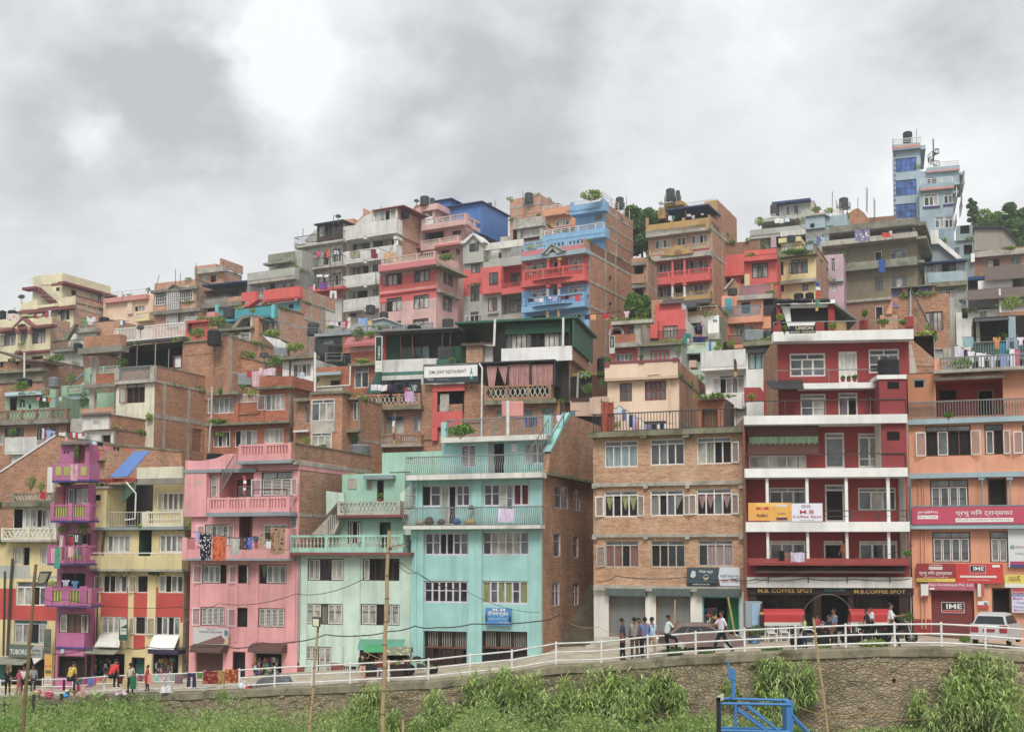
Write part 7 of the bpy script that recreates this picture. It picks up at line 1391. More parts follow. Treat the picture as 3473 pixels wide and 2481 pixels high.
sign(HORA,'O4',(540,728,1060,812),.3,'=b8506c',[('t','Kipu Investment Pvt. Ltd.',550,1045,738,775,WHT,.04),('t','Western Union  Money Transfer',700,960,788,800,'=e0b0b8',.01),('r',560,785,615,805,WHT)],'pink shutter box reading Kipu Investment Pvt. Ltd.')
sign(HORA,'O4',(688,942,946,1064),-.2,'=7c3436',ime(690,944,944,1062),'IME emblem painted on the red rolling shutter',th=.02)
sign(HORA,'O4',(1388,642,1760,785),.3,'=d8c832',[('r',1388,740,1760,785,'=d4dcd0'),('t','himal',1432,1512,655,682,'=7a8a3a',.03),('t','remit',1435,1562,680,712,'=a8481c',.06),('t','?',1520,1560,652,682,'=a8481c',.06)],'yellow remittance board at the right edge')
sign(HORA,'O4',(1428,135,1760,560),.2,'=cfd6d4',[('r',1448,495,1760,530,'=b83060'),('r',1448,530,1760,560,'=3a4a8a'),('t','@',1445,1500,315,360,'=4a5a8a',.02),('t','esewa.com',1505,1700,325,350,'=c88aa8',.03),('t','Training Institute',1500,1700,395,425,'=8a8a9a',0)],'large pale hoarding with a blue and pink foot at the right edge')
sign(HORA,'O4',(1466,792,1760,1060),.3,'=c6cade',[('r',1466,792,1760,850,'=b83a48'),('r',1466,856,1760,880,'=3a5aa8'),('t','Sales & Repairing',1472,1700,825,842,WHT,.03),('t','New Technical',1475,1640,860,875,WHT,.02),('t','Mobile Service',1480,1720,890,915,'=b84a88',.03),('t','Training',1520,1680,940,965,'=4a5ab8',.03),('t','Computer Sales',1490,1720,985,1010,'=4a5ab8',.02),('t','Maintenance',1490,1690,1022,1040,'=b84a58',.02)],'lilac notice board with red and blue heading beside the dark doorway')
sign(HORA,'O4',(1090,742,1162,885),.3,'=d0d4c4',[('r',1128,742,1162,885,'=c04a5a')],'narrow white and red hanging sign right of the shutter',th=.1);sign(HORA,'O4',(1092,932,1212,1020),.12,'=dfe2de',[('r',1092,975,1212,1020,'=c03a3a'),('r',1160,945,1200,975,'=4a8a90')],'small tilted advert on the orange wall');sign(HORA,'O4',(465,745,548,888),.35,'=dcdcd8',[('r',475,870,548,888,'=b83a5a')],'white box sign on the orange house drainpipes',th=.25)
sign(HBR,'K4',(1268,118,1545,290),.35,'=3c4f5c',[('r',1268,255,1545,290,'=252d34'),('t','गोर्खा स्टुङ',1378,1508,138,172,WHT,.02),('t','बियर',1425,1465,180,190,WHT),('p',[(1300,195),(1318,145),(1348,150),(1350,195),(1325,215)],'=c8c8c0'),('p',[(1415,195),(1440,215),(1470,198),(1455,235),(1430,235)],'=c8b890'),('t','स्वादिष्ट खाजा तथा खाना',1322,1480,262,280,WHT,.01)],'slate blue half of the beer and snack shop board on the brick house')
sign(HBR,'K4',(1547,114,1752,286),.35,'=c9d2dc',[('t','गाईली खाजा घर',1572,1745,178,212,'=5a5a68',.02),('t','कृष्ण तामाङ',1585,1738,232,262,'=b83a44',.04),('p',[(1547,286),(1547,114),(1568,114),(1556,200),(1575,286)],'=4a4438')],'pale half of the snack shop board on the brick house')
sign(HTEAL,'T4',(1206,488,1445,648),.3,'=3a86c8',[('t','M-M',1272,1388,492,518,WHT,.05),('t','टेलर्स',1228,1418,516,565,WHT,.05),('t','सुटिङ सर्टिङ सेन्टर',1238,1408,575,602,'=a8d0e8',.02),('t','प्रो. रामकुमार',1335,1440,615,632,WHT,.01),('p',[(1418,610),(1430,550),(1442,575),(1440,615),(1428,620)],'=1c2c3c'),('p',[(1208,560),(1220,545),(1225,600),(1212,620)],'=1c2c3c')],'blue tailor shop board with white Devanagari lettering')
sign(HPINK,'B4',(152,636,488,793),.35,'=c6c4c4',[('t','Mandira',290,365,638,655,'=b87a7a',.03),('t','Computer Typing Center',212,432,662,688,'=5a6a8a',.03),('p',[(195,785),(420,705),(485,790)],'=8a5a5a'),('p',[(440,785),(488,715),(488,793)],'=c8b86a'),('r',452,660,482,710,'=4a7a9a')],'pale shop board reading Computer Typing Center on the pink house')
sign(HYEL,'A4',(1128,552,1206,755),.8,'=2f5c4a',[('p',[(1138,555),(1204,555),(1204,600),(1138,640)],'=c8ccc0'),('r',1140,640,1200,700,'=c8ccc0'),('t','गणेश',1150,1195,622,636,'=2a4a3a',.03),('t','खाजा घर',1148,1198,655,672,'=2a4a3a',.02)],'narrow green and white vertical sign on the yellow house')
sign(HLEFT,'A4',(82,792,274,915),.3,'=5f6f66',[('t','TUBORG',95,262,838,888,WHT,.045)],'grey-green beer board reading TUBORG behind the leftmost pole');sign(HLEFT,'A4',(276,800,402,915),.3,'=a9aba2',[('p',[(276,800),(330,800),(290,850),(276,870)],'=4a6a58'),('t','राजेश',302,385,832,868,'=3a3a38',.02),('t','खाजा घर',286,388,880,908,'=3a3a38',.02)],'grey snack shop board in Devanagari right of the beer board')
sign(HLEFT,'A4',(416,648,478,885),.9,'=6c6a60',[('p',[(418,745),(478,700),(478,790),(418,790)],'=4a6a4c'),('t','राजेश',420,472,798,820,'=2a2a28',.02),('t','खाजा घर',420,474,850,868,'=2a2a28',.01)],'tall narrow grey sign beside the magenta house');sign(HLEFT,'A4',(424,892,492,1178),.9,'=dba32c',[('r',424,1100,492,1178,'=cfcfd0'),('p',[(430,1000),(442,985),(452,998),(446,1006)],'=c4301c'),('p',[(486,1000),(474,985),(464,998),(470,1006)],'=c4301c'),('r',432,1038,484,1068,'=5a6a3c'),('t','ड',440,475,1115,1135,'=b83a44',.03),('t','खाजा घर',430,486,1145,1165,'=b83a44',.03)],'tall orange energy drink sign with two red bulls at the yellow house corner')
view('E2');hs=House('x','x',272,97,20,220,620);sign(hs,'E2',(224,618,270,800),0,'=2c4a42',[('r',224,740,270,800,'=c0c8c0'),('t','TUBORG',238,255,640,730,WHT,.02,1)],'small dark green sign beside the green sheet wall',frame='=c0c8c0');bpy.data.objects.remove(hs.root);HOUSES.remove(hs)
# roof tanks, dishes, poles
def ordn(i):return['first','second','third','fourth','fifth','sixth','seventh','eighth','ninth','tenth','eleventh','twelfth','thirteenth','fourteenth','fifteenth','sixteenth','seventeenth','eighteenth','nineteenth','twentieth'][i]if i<20 else f'{i + 1}th'
def tank(vk,x0,y0,x1,y1,Y,where,m='tank',stand=0):
 view(vk);a,b,t=P(x0,y1,Y),P(x1,y1,Y),P((x0+x1)/2,y0,Y);r=(b.x-a.x)/2;c=Vector(((a.x+b.x)/2,Y+r,a.z));h=t.z-a.z;mb=MB();pr=[(r*.97,0)]
 n=7
 for i in range(n):z=h*.84*i/n;pr+=[(r,z+h*.02),(r,z+h*.07),(r*.94,z+h*.085),(r*.94,z+h*.11)]
 pr+=[(r,h*.82),(r*.9,h*.9),(r*.45,h*.95)];mb.lathe(c,pr,m,18);m2=MB();m2.lathe(c+Vector((0,0,h*.94)),[(r*.38,0),(r*.4,h*.05),(r*.1,h*.08)],m,12);pp=[('lid',m2,True)]
 if stand:
  zb=P(x0,stand,Y).z
  m3=MB();m3.box(c.x-r*1.15,c.x+r*1.15,c.y-r*1.15,c.y+r*1.15,c.z-.08,c.z,'metaldark')
  for sx in(-1,1):
   for sy in(-1,1):m3.tube((c.x+sx*r*1.1,c.y+sy*r*1.1,zb),(c.x+sx*r*1.1,c.y+sy*r*1.1,c.z+h*.4),.05,'metalgrey',5)
  for sx in(-1,1):m3.tube((c.x+sx*r*1.1,c.y-r*1.1,zb),(c.x-sx*r*1.1,c.y-r*1.1,c.z),.035,'metalgrey',4)
  for e in(.2,.4):m3.path([c+Vector((sx*r*1.1,sy*r*1.1,h*e))for sx,sy in((-1,-1),(1,-1),(1,1),(-1,1),(-1,-1))],.03,'metalgrey',4)
  pp.append(('tank_stand',m3,False))
 cn={'tank':'black','tankgrey':'dark grey','tankpale':'pale grey'}[m]
 top('water_tank',mb,c,f'{cn} ribbed plastic water tank {where}','water tank','ribbed plastic water tanks on the roofs',parts=pp)
for r_ in """A|70|560|190|690|148|at the far left above the floral cloth
A|-30|567|58|690|148|cut by the left picture edge
A|1250|650|1380|745|137|on the grey roof right of the white sheets
A|1382|690|1460|768|136|smaller one right of the flat black one, far left hillside
A|925|985|1040|1090|123|beside the iron outside stair
A2|190|300|370|400|108|above the green house, half in leaves
A2|590|285|740|420|107|with green straps on the green terrace|tankpale
B|955|705|1105|850|116|on the turquoise terrace|tankgrey
B|745|990|920|1200|95|standing big on the mossy brick wall
B|1250|1175|1345|1260|100|left of the pair on the brick roof
B|1358|1175|1440|1262|100|right of the pair on the brick roof
B|2045|900|2195|1060|108|on a tall steel stand before the brick side wall|tankgrey|1330
C|1375|128|1478|235|144|on the pink tower top, left of two|tankgrey
C|1482|155|1540|245|147|on the pink tower top, right of two|tankgrey
C|1170|300|1255|375|141|sunk beside the white block penthouse
C|775|1330|880|1430|120|below the white balcony block|tankgrey
C|925|1410|1025|1492|116|left of the pink and red house foot|tankgrey
C|1618|1480|1745|1580|112|before the pink house corner|tankgrey
C2|350|365|510|550|94|big one above the orange brick roof|tank|570
C2|1230|160|1385|215|104|low one behind the corrugated roof edge
C2|585|1470|820|1590|80|pale one behind the pink roof parapet|tankpale
D|908|92|1000|192|158|high on a steel stand above the concrete balcony house|tankgrey|225
D|1915|140|2005|265|150|on tall legs behind the sky blue house|tankgrey|345
E|522|45|622|170|139|left of the twin tanks over the ochre tower|tankgrey|225
E|625|72|677|190|141|right of the twin tanks over the ochre tower|tankgrey|225
E|1205|1145|1310|1225|109|on the small brick gable house|tankgrey
E2|85|830|250|1010|88|left of the peach house
E2|1480|665|1600|750|95|among leaves on the orange house balcony
F|375|220|460|345|147|at the grey terrace penthouse corner|tankgrey
F|1140|145|1240|262|139|in a steel cage on the skyline|tankgrey|300
F|560|565|655|630|123|on the yellow roof room|tankgrey
F2|300|535|400|668|76|round one beside the square grey tank|tankgrey
F2|1590|835|1825|1042|60.6|huge one on the maroon stair tower
F2|640|130|745|215|84|left one behind the pavilion roof
F2|765|125|860|215|84|right one behind the pavilion roof
G|380|90|450|178|170|on top of the blue tower
B3|290|262|470|330|76|low one behind the pink curved parapet
T3|1540|-200|1560|-180|400|x""".split('\n'):
 q=r_.split('|')
 if q[-1]=='x':continue
 tank(q[0],*map(float,q[1:6]),q[6],q[7]if len(q)>7 else 'tank',float(q[8])if len(q)>8 else 0)
def boxtank(vk,x0,y0,x1,y1,Y,m,label,name='box_tank',d=1.2):
 view(vk);a,b=P(x0,y1,Y),P(x1,y0,Y);mb=MB();mb.box(a.x,b.x,Y,Y+d,a.z,b.z,m);o=top(name,mb,(a.x,Y,a.z),label,'water tank');md=o.modifiers.new('b','BEVEL');md.width=.08;md.segments=3
boxtank('F2',90,540,292,668,75.5,'tankpale','square pale grey water tank on the curtained white house');boxtank('D2',655,1005,895,1178,72,'salmon','terracotta coloured square tank above the turquoise roof terrace');boxtank('B2',990,700,1150,830,93,'tankpale','grey cubic tank behind the pink bedsheet');boxtank('B',1625,1240,1800,1355,98,'tankpale','grey tank box under the white awning cloth')
view('F2')
for i,(x,y,r)in enumerate(((560,228,.5),(755,222,.55),(970,225,.5))):
 c=P(x,y,65.2);mb=MB();mb.lathe(c+Vector((0,.8,0)),[(r*.5,0),(r,.02),(r*1.05,.1),(r,.2),(r*.5,.22)],'tank',16);top('tyre',mb,c+Vector((0,.8,0)),f'{ordn(i)} of three black tyres weighing down the pavilion roof, from the left','tyre','tyres on the pavilion roof')
def dish(vk,x0,y0,x1,y1,Y,where,m='dish',pole=.5):
 view(vk);c=P((x0+x1)/2,(y0+y1)/2,Y);r=(P(x1,y0,Y).x-P(x0,y0,Y).x)/2;ax=Vector((.15,-.75,.62)).normalized().to_track_quat('Z','Y');mb=MB()
 mb.lathe(c,[(r*.05,-.12*r),(r*.5,-.05*r),(r*.85,.12*r),(r,.22*r),(r*.97,.24*r),(r*.5,.0),(.01,-.08*r)],m,18,ax);m2=MB();f=c+ax@Vector((0,0,r*.85));m2.tube(f,f+ax@Vector((0,0,.1)),.05,'metalgrey',6)
 for a in(0,2.1,4.2):m2.tube(c+ax@Vector((r*.9*cos(a),r*.9*sin(a),.2*r)),f,.015,'metalgrey',4)
 m3=MB();m3.tube(c,c+Vector((0,.15,-r-pole)),.04,'metalgrey',6);top('satellite_dish',mb,c,f'{"dark" if m == "dish" else "grey"} round satellite dish {where}','satellite dish','satellite dishes',True,(('feed_arm',m2,False),('mast',m3,False)))
for q in(('A',235,372,322,445,149,'on the upper cream house, far left'),('A',1757,770,1855,842,96.5,'above the long picket railing'),('B',1440,1308,1560,1398,96,'over the plain brick wall'),('C',443,343,512,405,142,'on the glazed penthouse roof'),('C',1310,172,1372,236,143,'left of the pink tower tanks'),('D',498,210,553,265,158,'right of the blue tarpaulin roof'),('E',428,196,492,272,139,'on the ochre house roof','dishgrey'),('G',790,1388,850,1430,112,'low at the right below the picket balcony'),('G2',955,910,1060,1050,62,'leaning behind the orange roof railing','dishgrey')):dish(*q)
k_=0
for vk,Y,s in(('A',149,'1998 225 2048 125,1568 405 1572 340,192 600 192 535'),('B',147,'363 380 363 235,425 360 425 290,630 340 628 158,975 170 978 140'),('C',141,'90 600 90 503,428 410 428 358,948 295 948 253'),('D',156,'888 200 888 85,582 240 582 200,1860 215 1860 170,2030 330 2032 150'),('F',140,'1330 285 1330 168,1422 240 1422 45,1432 260 1437 60,1506 320 1508 165,1518 320 1518 190,1045 300 1050 95,1092 280 1092 190,668 340 670 190'),('G',168,'290 200 290 158,602 300 602 160,470 150 470 85'),('T3',66,'1818 130 1818 -10'),('E2',72,'125 1500 130 1300')):
 for q in s.split(','):
  x,y,x1,y1=map(float,q.split());view(vk);a,b=P(x,y,Y),P(x1,y1,Y);mb=MB();mb.tube(a-Vector((0,0,.8)),b,.04 if Y>100 else.03,'metaldark',5);nx_=NX(x,y)
  k_+=1;top('roof_pole',mb,a,f'thin bare roof pole, {ordn(k_ - 1)} of the skyline poles from the left' if Y>100 else f'thin mast on the {"turquoise stair wall" if vk == "T3" else "brick shop house roof"}','pole','thin poles on the roofs')
for vk,x,y0,y1,Y,lb in(('C2',222,470,900,84,'tall white vent pipe in front of the white hut'),('D2',722,1000,1385,64.2,'white post on the turquoise roof terrace'),('A',313,1120,1440,112,'white pipe standing before the cream porch house')):view(vk);mb=MB();a=P(x,y1,Y);mb.tube(a,P(x,y0,Y),.09,'pipewhite',8);top('white_pipe',mb,a,lb,'pipe')
view('A3');mb=MB();Y=76;q=[P(1160,435,Y-1.2),P(1350,425,Y-1.2),P(1590,155,Y+.8),P(1420,168,Y+.8)];mb.hexa(q+[v+Vector((0,0,.06))for v in q],'=4f78bd');top('tin_sheet',mb,q[0],'sloping bright blue roofing sheet above the yellow house','roof sheet')
view('B');mb=MB();a=[P(1480,1090,99),P(1700,1140,99),P(1890,1260,99),P(1640,1235,99)];mb.raw([a[0],a[1],a[2],a[3],lerp(a[0],a[2],.5)-Vector((0,0,.5))],[(0,1,4),(1,2,4),(2,3,4),(3,0,4)],'#d8d6d8');top('awning_cloth',mb,a[3],'sagging white cloth awning over the plants in the middle','awning')
# laundry
CN=[('black','1b1b1f'),('dark grey','44484e'),('grey','9a9c9c'),('white','e8e8ea'),('cream','d8ceb8'),('red','c82838'),('dark red','6c1c28'),('maroon','8c2c44'),('pink','e89aa8'),('bright pink','e04c80'),('orange','dc6428'),('peach','f0b070'),('yellow','e0c040'),('olive','8a8458'),('green','1f9a4c'),('dark green','1f5a50'),('teal','2f9c94'),('pale blue','8fb4e0'),('mint','a8d0c8'),('blue','3c68b4'),('navy','262c54'),('lilac','b8a4dc'),('purple','5c3c80'),('brown','7a5040'),('tan','b89468'),('pale grey','c4c8cc'),('violet blue','7078c8')]
def cname(h):
 r=[int(h[i:i+2],16)for i in(0,2,4)];return min(CN,key=lambda c:sum((int(c[1][2*i:2*i+2],16)-r[i])**2 for i in range(3)))[0]
KN={'s':'shirt','t':'trousers','c':'cloth','w':'towel'}
USED={}
def garment(x0,x1,y0,y1,Y,col,kind,place,grp,i):
 a,b,c=P(x0,y0,Y),P(x1,y0,Y),P((x0+x1)/2,y1,Y);w,h=b.x-a.x,a.z-c.z;mb=MB();nx,nz=8,7;ph=R.random()*6;am=min(.09,w*.09);pale=col.split(',')
 vs,fs=[],[]
 for j in range(nz+1):
  for k in range(nx+1):
   u,v=k/nx,j/nz
   if kind=='s':wd=1 if v<.38 else.62;u2=.5+(u-.5)*wd
   elif kind=='t':u2=.5+(u-.5)*(.8+.2*v)
   else:u2=.5+(u-.5)*(1-.12*v*(i%2))
   vs.append((a.x+w*u2,Y+am*sin(u*9+ph+v)*(.4+v),a.z-h*v-(.05*h*abs(sin(u*4+ph))*v)-.03*h*sin(u*3.1)))
 for j in range(nz):
  for k in range(nx):
   if kind=='t' and j>1 and k in(3,4):continue
   if kind=='s' and j<3 and False:continue
   fs.append((j*(nx+1)+k,j*(nx+1)+k+1,(j+1)*(nx+1)+k+1,(j+1)*(nx+1)+k))
 mb.raw(vs,fs,'#'+col);wd=KN[kind];base=f'{"patterned " if len(pale) > 1 and pale[1] != "0" else ""}{cname(pale[0])} {wd}'
 USED.setdefault((place,base),0);USED[(place,base)]+=1;n=USED[(place,base)]
 lb=f'{base}, {place}' if n==1 else f'{base}, {ordn(n - 1)} from left {place}'
 o=top({'s':'shirt','t':'trousers','c':'hanging_cloth','w':'towel'}[kind],mb,(a.x,Y,a.z),lb,{'s':'shirt','t':'trousers','c':'cloth','w':'towel'}[kind],grp,True);return o
def laundry(vk,Y,place,data,line=True):
 view(vk);pts=[]
 for i,s in enumerate(sorted(data.split(';'),key=lambda s:float(s.split()[0]))):
  q=s.split();x0,x1,y0,y1=map(float,q[:4]);yy=Y if Y else rail_y(P(x0,y0,60).x)-.08
  garment(x0,x1,y0,y1,yy,q[4],q[5]if len(q)>5 else 'c',place,'washing '+place,i);pts.append(P((x0+x1)/2,y0,yy))
 if line and Y and len(pts)>1:mb=MB();mb.path([pts[0]-Vector((.5,0,0))]+pts+[pts[-1]+Vector((.5,0,0))],.015 if Y<100 else.03,'wire',4);top('clothes_line',mb,pts[0],'clothes line '+place,'clothes line')
for r_ in """A|158|along the cream house brick parapet|1060 1085 350 405 22242c t;1105 1145 345 400 c8ccd8;1150 1190 360 430 9fb0d6 s;1255 1300 385 465 22242c t;1395 1430 425 465 2c2c34;1440 1470 450 490 1c1e26 s;1475 1505 465 505 1c1e26 s;1515 1560 470 550 23232a t
A|136.5|in front of the cream porch house|95 250 615 700 e4d4cc,2.72,b8303c;255 440 622 655 b9b47e;440 480 620 665 b23a40;480 540 615 650 d8d0c0;580 615 590 665 c23348;620 660 570 650 d8cbd8 s;700 740 600 650 5d4a3c s;745 785 570 630 22222a
A|125|on the grey roof left of the flat black tank|1065 1100 680 775 2fae5a s;1120 1230 660 725 e4e2e2;1130 1210 730 760 d0d0dc;1545 1580 700 760 d8e0e6;1580 1612 710 780 2f5f7a t
A2|98.5|before the low pale green house|250 325 585 680 1f2624 t;470 510 550 590 ee5c8a;550 590 565 605 e6e6ea;618 665 565 610 c8662c;680 710 565 630 7fa6d8;755 800 548 600 cfd0cc s;370 400 645 700 1c2226
A2|87|behind the sloping gable pipe at the left|480 535 900 1090 3c4048 t;540 570 950 1075 d8c8d0;570 590 960 1100 9c4a5c;595 665 975 1105 8fb2e0 s;668 715 985 1050 b8a8d8 s;722 755 1000 1060 5c6266;760 850 1005 1055 eceae6;850 885 1015 1070 1f9a4c;890 930 1000 1075 c8283c;935 970 1005 1070 eceaea;975 1000 1010 1080 c8283c;1003 1055 1015 1090 f0eeee;1055 1085 995 1050 c02c40;1090 1185 1020 1100 9fa4a2
A2|82|along the big brick gable edge|835 870 1060 1130 f0a0b0;1155 1195 1110 1165 8fb8e0;1198 1240 1115 1160 c8e8f0;1250 1330 1135 1180 1c2038;1345 1395 1180 1240 e06a8c;1455 1490 1190 1225 1c1c22;1495 1540 1195 1240 15151a s;1600 1660 1210 1250 e0703c;1670 1720 1215 1250 c86a70
A2|77.5|right of the magenta stair tower|1145 1180 1255 1335 8f9aa8;1180 1215 1260 1355 2f3a5c t;1215 1250 1240 1360 d83c50 s;1250 1290 1235 1360 e03c80
A3|72.8|over the magenta house balconies|745 825 290 455 d8a0ac,8.5,f0d0d8;635 670 1045 1160 e4c8d0;685 735 1050 1150 8a3038 s;740 785 1060 1140 b03038;790 830 1040 1110 d8dce4;540 585 1175 1330 e0a0a8;575 640 1170 1385 35a894;655 680 1160 1300 a84880;720 775 1165 1270 ecaab4;780 820 1175 1275 8a8a80;822 865 1168 1250 7a5a70;655 740 1515 1575 b8b4d0 s;760 830 1525 1610 4f8cc8 s;425 490 585 655 c82838
B3|66.8|on the pink house balcony|180 245 1100 1200 c8a8dc s;240 372 1115 1385 20223a,7.65,e0e0e0;375 525 1140 1390 d8621e,5.1,8a2a1c;565 668 1165 1335 b8b8b0;672 712 1165 1280 6a4c40;714 752 1155 1285 34306a,10.2,c0c0d8;752 805 1155 1275 4862b8,11.9,c8d0f0;808 865 1145 1210 4c6070;822 862 1205 1270 b84c5c;868 935 1130 1265 b89c80,8.5,8a6a58;935 990 1115 1175 3c3020;945 1000 1200 1270 e8e4e8;990 1145 1050 1325 b08a68,5.1,5c3028
C|140.5|on the grey-cream block balconies|230 290 760 815 e84a6c s;295 325 760 795 a8b4b8;338 382 742 820 e8502c s;430 482 745 785 d8dce8 t;235 375 1010 1035 e0e8e8;165 205 1135 1175 e84a80;205 220 1110 1180 f0eeec;275 362 1092 1170 6a4aa0,3.4,b04060;380 465 1185 1270 e4e2ea t
C|137.5|over the white balcony fronts|605 722 752 830 9a927a;835 918 730 825 8c2c44;895 930 715 775 ece8ec;1065 1085 690 770 d8b0b0;1095 1140 632 680 e8e6e2;975 1120 765 845 cfa870;880 915 1250 1300 d8d4cc
C2|99|above the roof garden left of the grey gable|378 420 125 165 e0c8d0;420 452 130 170 b8bcd8;452 478 132 175 e8e8f0;478 505 135 172 20202c;505 555 130 195 c89ca0,6.8,e0d8d8;555 585 115 175 c02838;580 615 75 200 e0d8d0,5.1,8c3050;700 800 90 160 8cb0e0;800 850 120 165 e0c070
C2|82.5|on the left stone balcony of the restaurant house|838 910 820 885 d8dce4;910 1020 825 890 e8e4ec;1020 1068 830 888 5c2c40;1068 1118 825 878 2c3058;1120 1190 815 880 1c201c;1190 1265 775 845 232848 s;1030 1085 890 965 14161a s;1210 1240 855 895 c02838;1240 1280 855 890 9ca0b0;1282 1350 825 890 a0a4a8 s;1210 1310 895 1005 d8a8dc
B2|85|above the red brick roof parapet|1095 1148 675 745 c82838;1150 1235 670 835 d8b0b8;1235 1410 640 720 dcbcc4;1445 1490 635 690 8c1c34;1675 1735 685 755 c8d0e8 t
D|110|on the line before the big brick side wall|1570 1625 1455 1500 283048;1630 1695 1445 1505 f0a058;1760 1845 1435 1495 c81e28;2000 2065 1410 1480 e8c8cc s
D|123.4|on the blue curved balcony|945 1000 1275 1310 282c50;1015 1060 1270 1300 c8b0e0;1065 1110 1265 1310 e0dcd8;1165 1205 1250 1275 d8d0f0;1205 1270 1248 1300 b8a8e0 s;1310 1345 1250 1285 8c2840;1345 1395 1245 1280 14182c;1398 1430 1240 1270 c82838;1468 1520 1230 1300 dc3848
E|134.5|under the blue tin roof of the ochre house|540 580 360 410 dcdce4;582 612 360 400 1f7a70;745 790 340 370 e0c8c8;795 835 355 395 b8b8c8;900 930 335 352 e8dcd8
E2|94|over the mint balcony|1180 1230 480 550 5c3c70 s;1225 1245 460 495 f0b0a8;1030 1115 585 690 1f8a80;1065 1110 640 690 f0b8c0;1140 1270 620 680 2c2c60;1310 1340 670 780 4a7cc0
F|138|on the grey terraces and pink house windows|415 510 385 440 ece8e4;510 530 380 435 8cb0c8;530 575 375 425 eceae8;870 915 600 665 6a78a8 s;915 975 590 660 a8c8e8 s
F|126|on the balconies of the board-walled block|1295 1460 515 640 8480a8,2.72,d8d4c8;1600 1690 545 595 d83c20;1670 1710 525 570 d8d0d0;1555 1635 840 978 2c5ca8
G2|63|behind the orange house roof railing|1095 1195 720 850 d8d4e4;1195 1240 765 840 3c3858;1240 1320 780 900 e4e2ec s;1335 1445 795 945 e0dce8 s;1455 1565 815 950 c4c4d0 s;1580 1710 820 955 8ea8dc s;1700 1755 750 945 e8e6ec;1755 1812 765 945 e85c90
G2|87|on the carport house railing|1180 1305 625 730 8cb4bc;1520 1600 625 750 d89040 s;1595 1650 690 820 1f88a8;1650 1805 635 765 8c9cb8 t;1785 1861 625 710 e8dcec s
K3|65|on the roof of the brick shop house|385 490 30 300 a8482c;490 525 100 210 e0dce8;520 565 65 140 c8e0e8;565 605 100 200 7c80a8;605 640 120 230 e8e8f0;635 665 150 260 3c3c70;665 705 160 285 b8b8dc;700 725 180 290 e0802c;725 750 185 290 ece8f0;765 790 235 285 c8c0e8;790 840 238 285 8c88b8;840 880 240 285 20203c;885 915 235 285 dcdce8;915 950 232 280 2c2c3c;955 985 230 275 e0e0e4
T3|66|on the turquoise roof terrace|1455 1490 180 260 2c4898 s;1495 1530 178 262 34406c;1532 1580 170 250 3c4c88 t;1750 1790 150 205 e0c8ec;1880 1925 115 160 6c8090
T3|62.8|on the turquoise balcony door|1218 1365 1010 1130 d8c4e4
R4|59.2|on the lowest coffee house balcony|580 650 60 180 1c1c24;650 720 75 160 8c5c4c,5.1,c07050;725 900 75 190 d0c4e0
X3|0|on the left part of the street railing|1010 1050 390 560 5c1c24;1195 1330 370 460 2f6a60,8,c04040;1405 1545 360 475 7078c8;1520 1550 370 475 d8303c;1550 1640 360 420 d06060,9,e8d0c0;1640 1710 350 440 b09080,9,404048;1890 1980 345 455 5c1a24;1985 2040 350 530 c8b078;2085 2190 335 530 0f7a3c w;1285 1375 480 670 d8909c,9,f0c8c8;1235 1285 480 580 9c2444;1175 1210 585 650 c81c38
A4|0|on the street railing before the yellow house|1300 1370 1085 1140 8c3c48,9,d0a0a0;1370 1400 1085 1160 c81c38;1402 1450 1080 1165 e89c88;1452 1515 1080 1140 9cc4bc;1520 1600 1080 1140 c8a8b0,8,f0e8e8;1605 1660 1075 1135 a8b0a8;1660 1733 1075 1160 8c6874
B4|0|on the street railing before the pink house|95 185 1060 1190 2c3c68 t;190 245 1058 1115 3c9a3c w;248 390 1045 1160 8a2418,5.1,c86a30;390 460 1040 1165 b8904c,6.8,8a4020;460 595 1025 1150 a83c18,5.1,d89040""".split('\n'):
 vk,Y,pl_,dt=r_.split('|');laundry(vk,float(Y),pl_,dt)
def flag(vk,Y,x,y0,y1,w,cols,label):
 view(vk);mb=MB();a=P(x,y1,Y);mb.tube(a,P(x,y0-12,Y),.03 if Y<100 else.06,'metalgrey',6);m2=MB();n=len(cols)
 for i,c in enumerate(cols):
  p,q=P(x,lerp(y0,y1,i/n),Y-.04),P(x,lerp(y0,y1,(i+1)/n),Y-.04);dx=(P(x+w,y0,Y).x-p.x);f1,f2=.5+.5*sin(3*i/n+.4),.5+.5*sin(3*(i+1)/n+.4);m2.face([p,q,q+Vector((dx*f2,-.1,0)),p+Vector((dx*f1,.06,0))],'#'+c)
 top('flag_pole',mb,a,label,'flag',parts=(('flag',m2,False),))
flag('F2',62.5,868,20,340,45,['3c4a9c','dcdcd8','c84a34','c84a34','3f8a5c','3f8a5c','c8a82c'],'long five coloured prayer flag on the roof pavilion');flag('B3',67.5,705,515,705,35,['c02830','e8e4dc','c02830','e8e4dc','c02830'],'furled red and white flag on the pink house balcony');flag('C2',79,1103,1150,1500,-28,['3c4a8c','dcdcd8','c8a070','8c2c34','d0b83c'],'faded prayer flag on a white pole before the restaurant balusters');flag('E2',73,1592,870,1130,30,['3a3a4a','7c3c34','b8a04c','6c2c30'],'ragged dark flag before the stained white parapet')
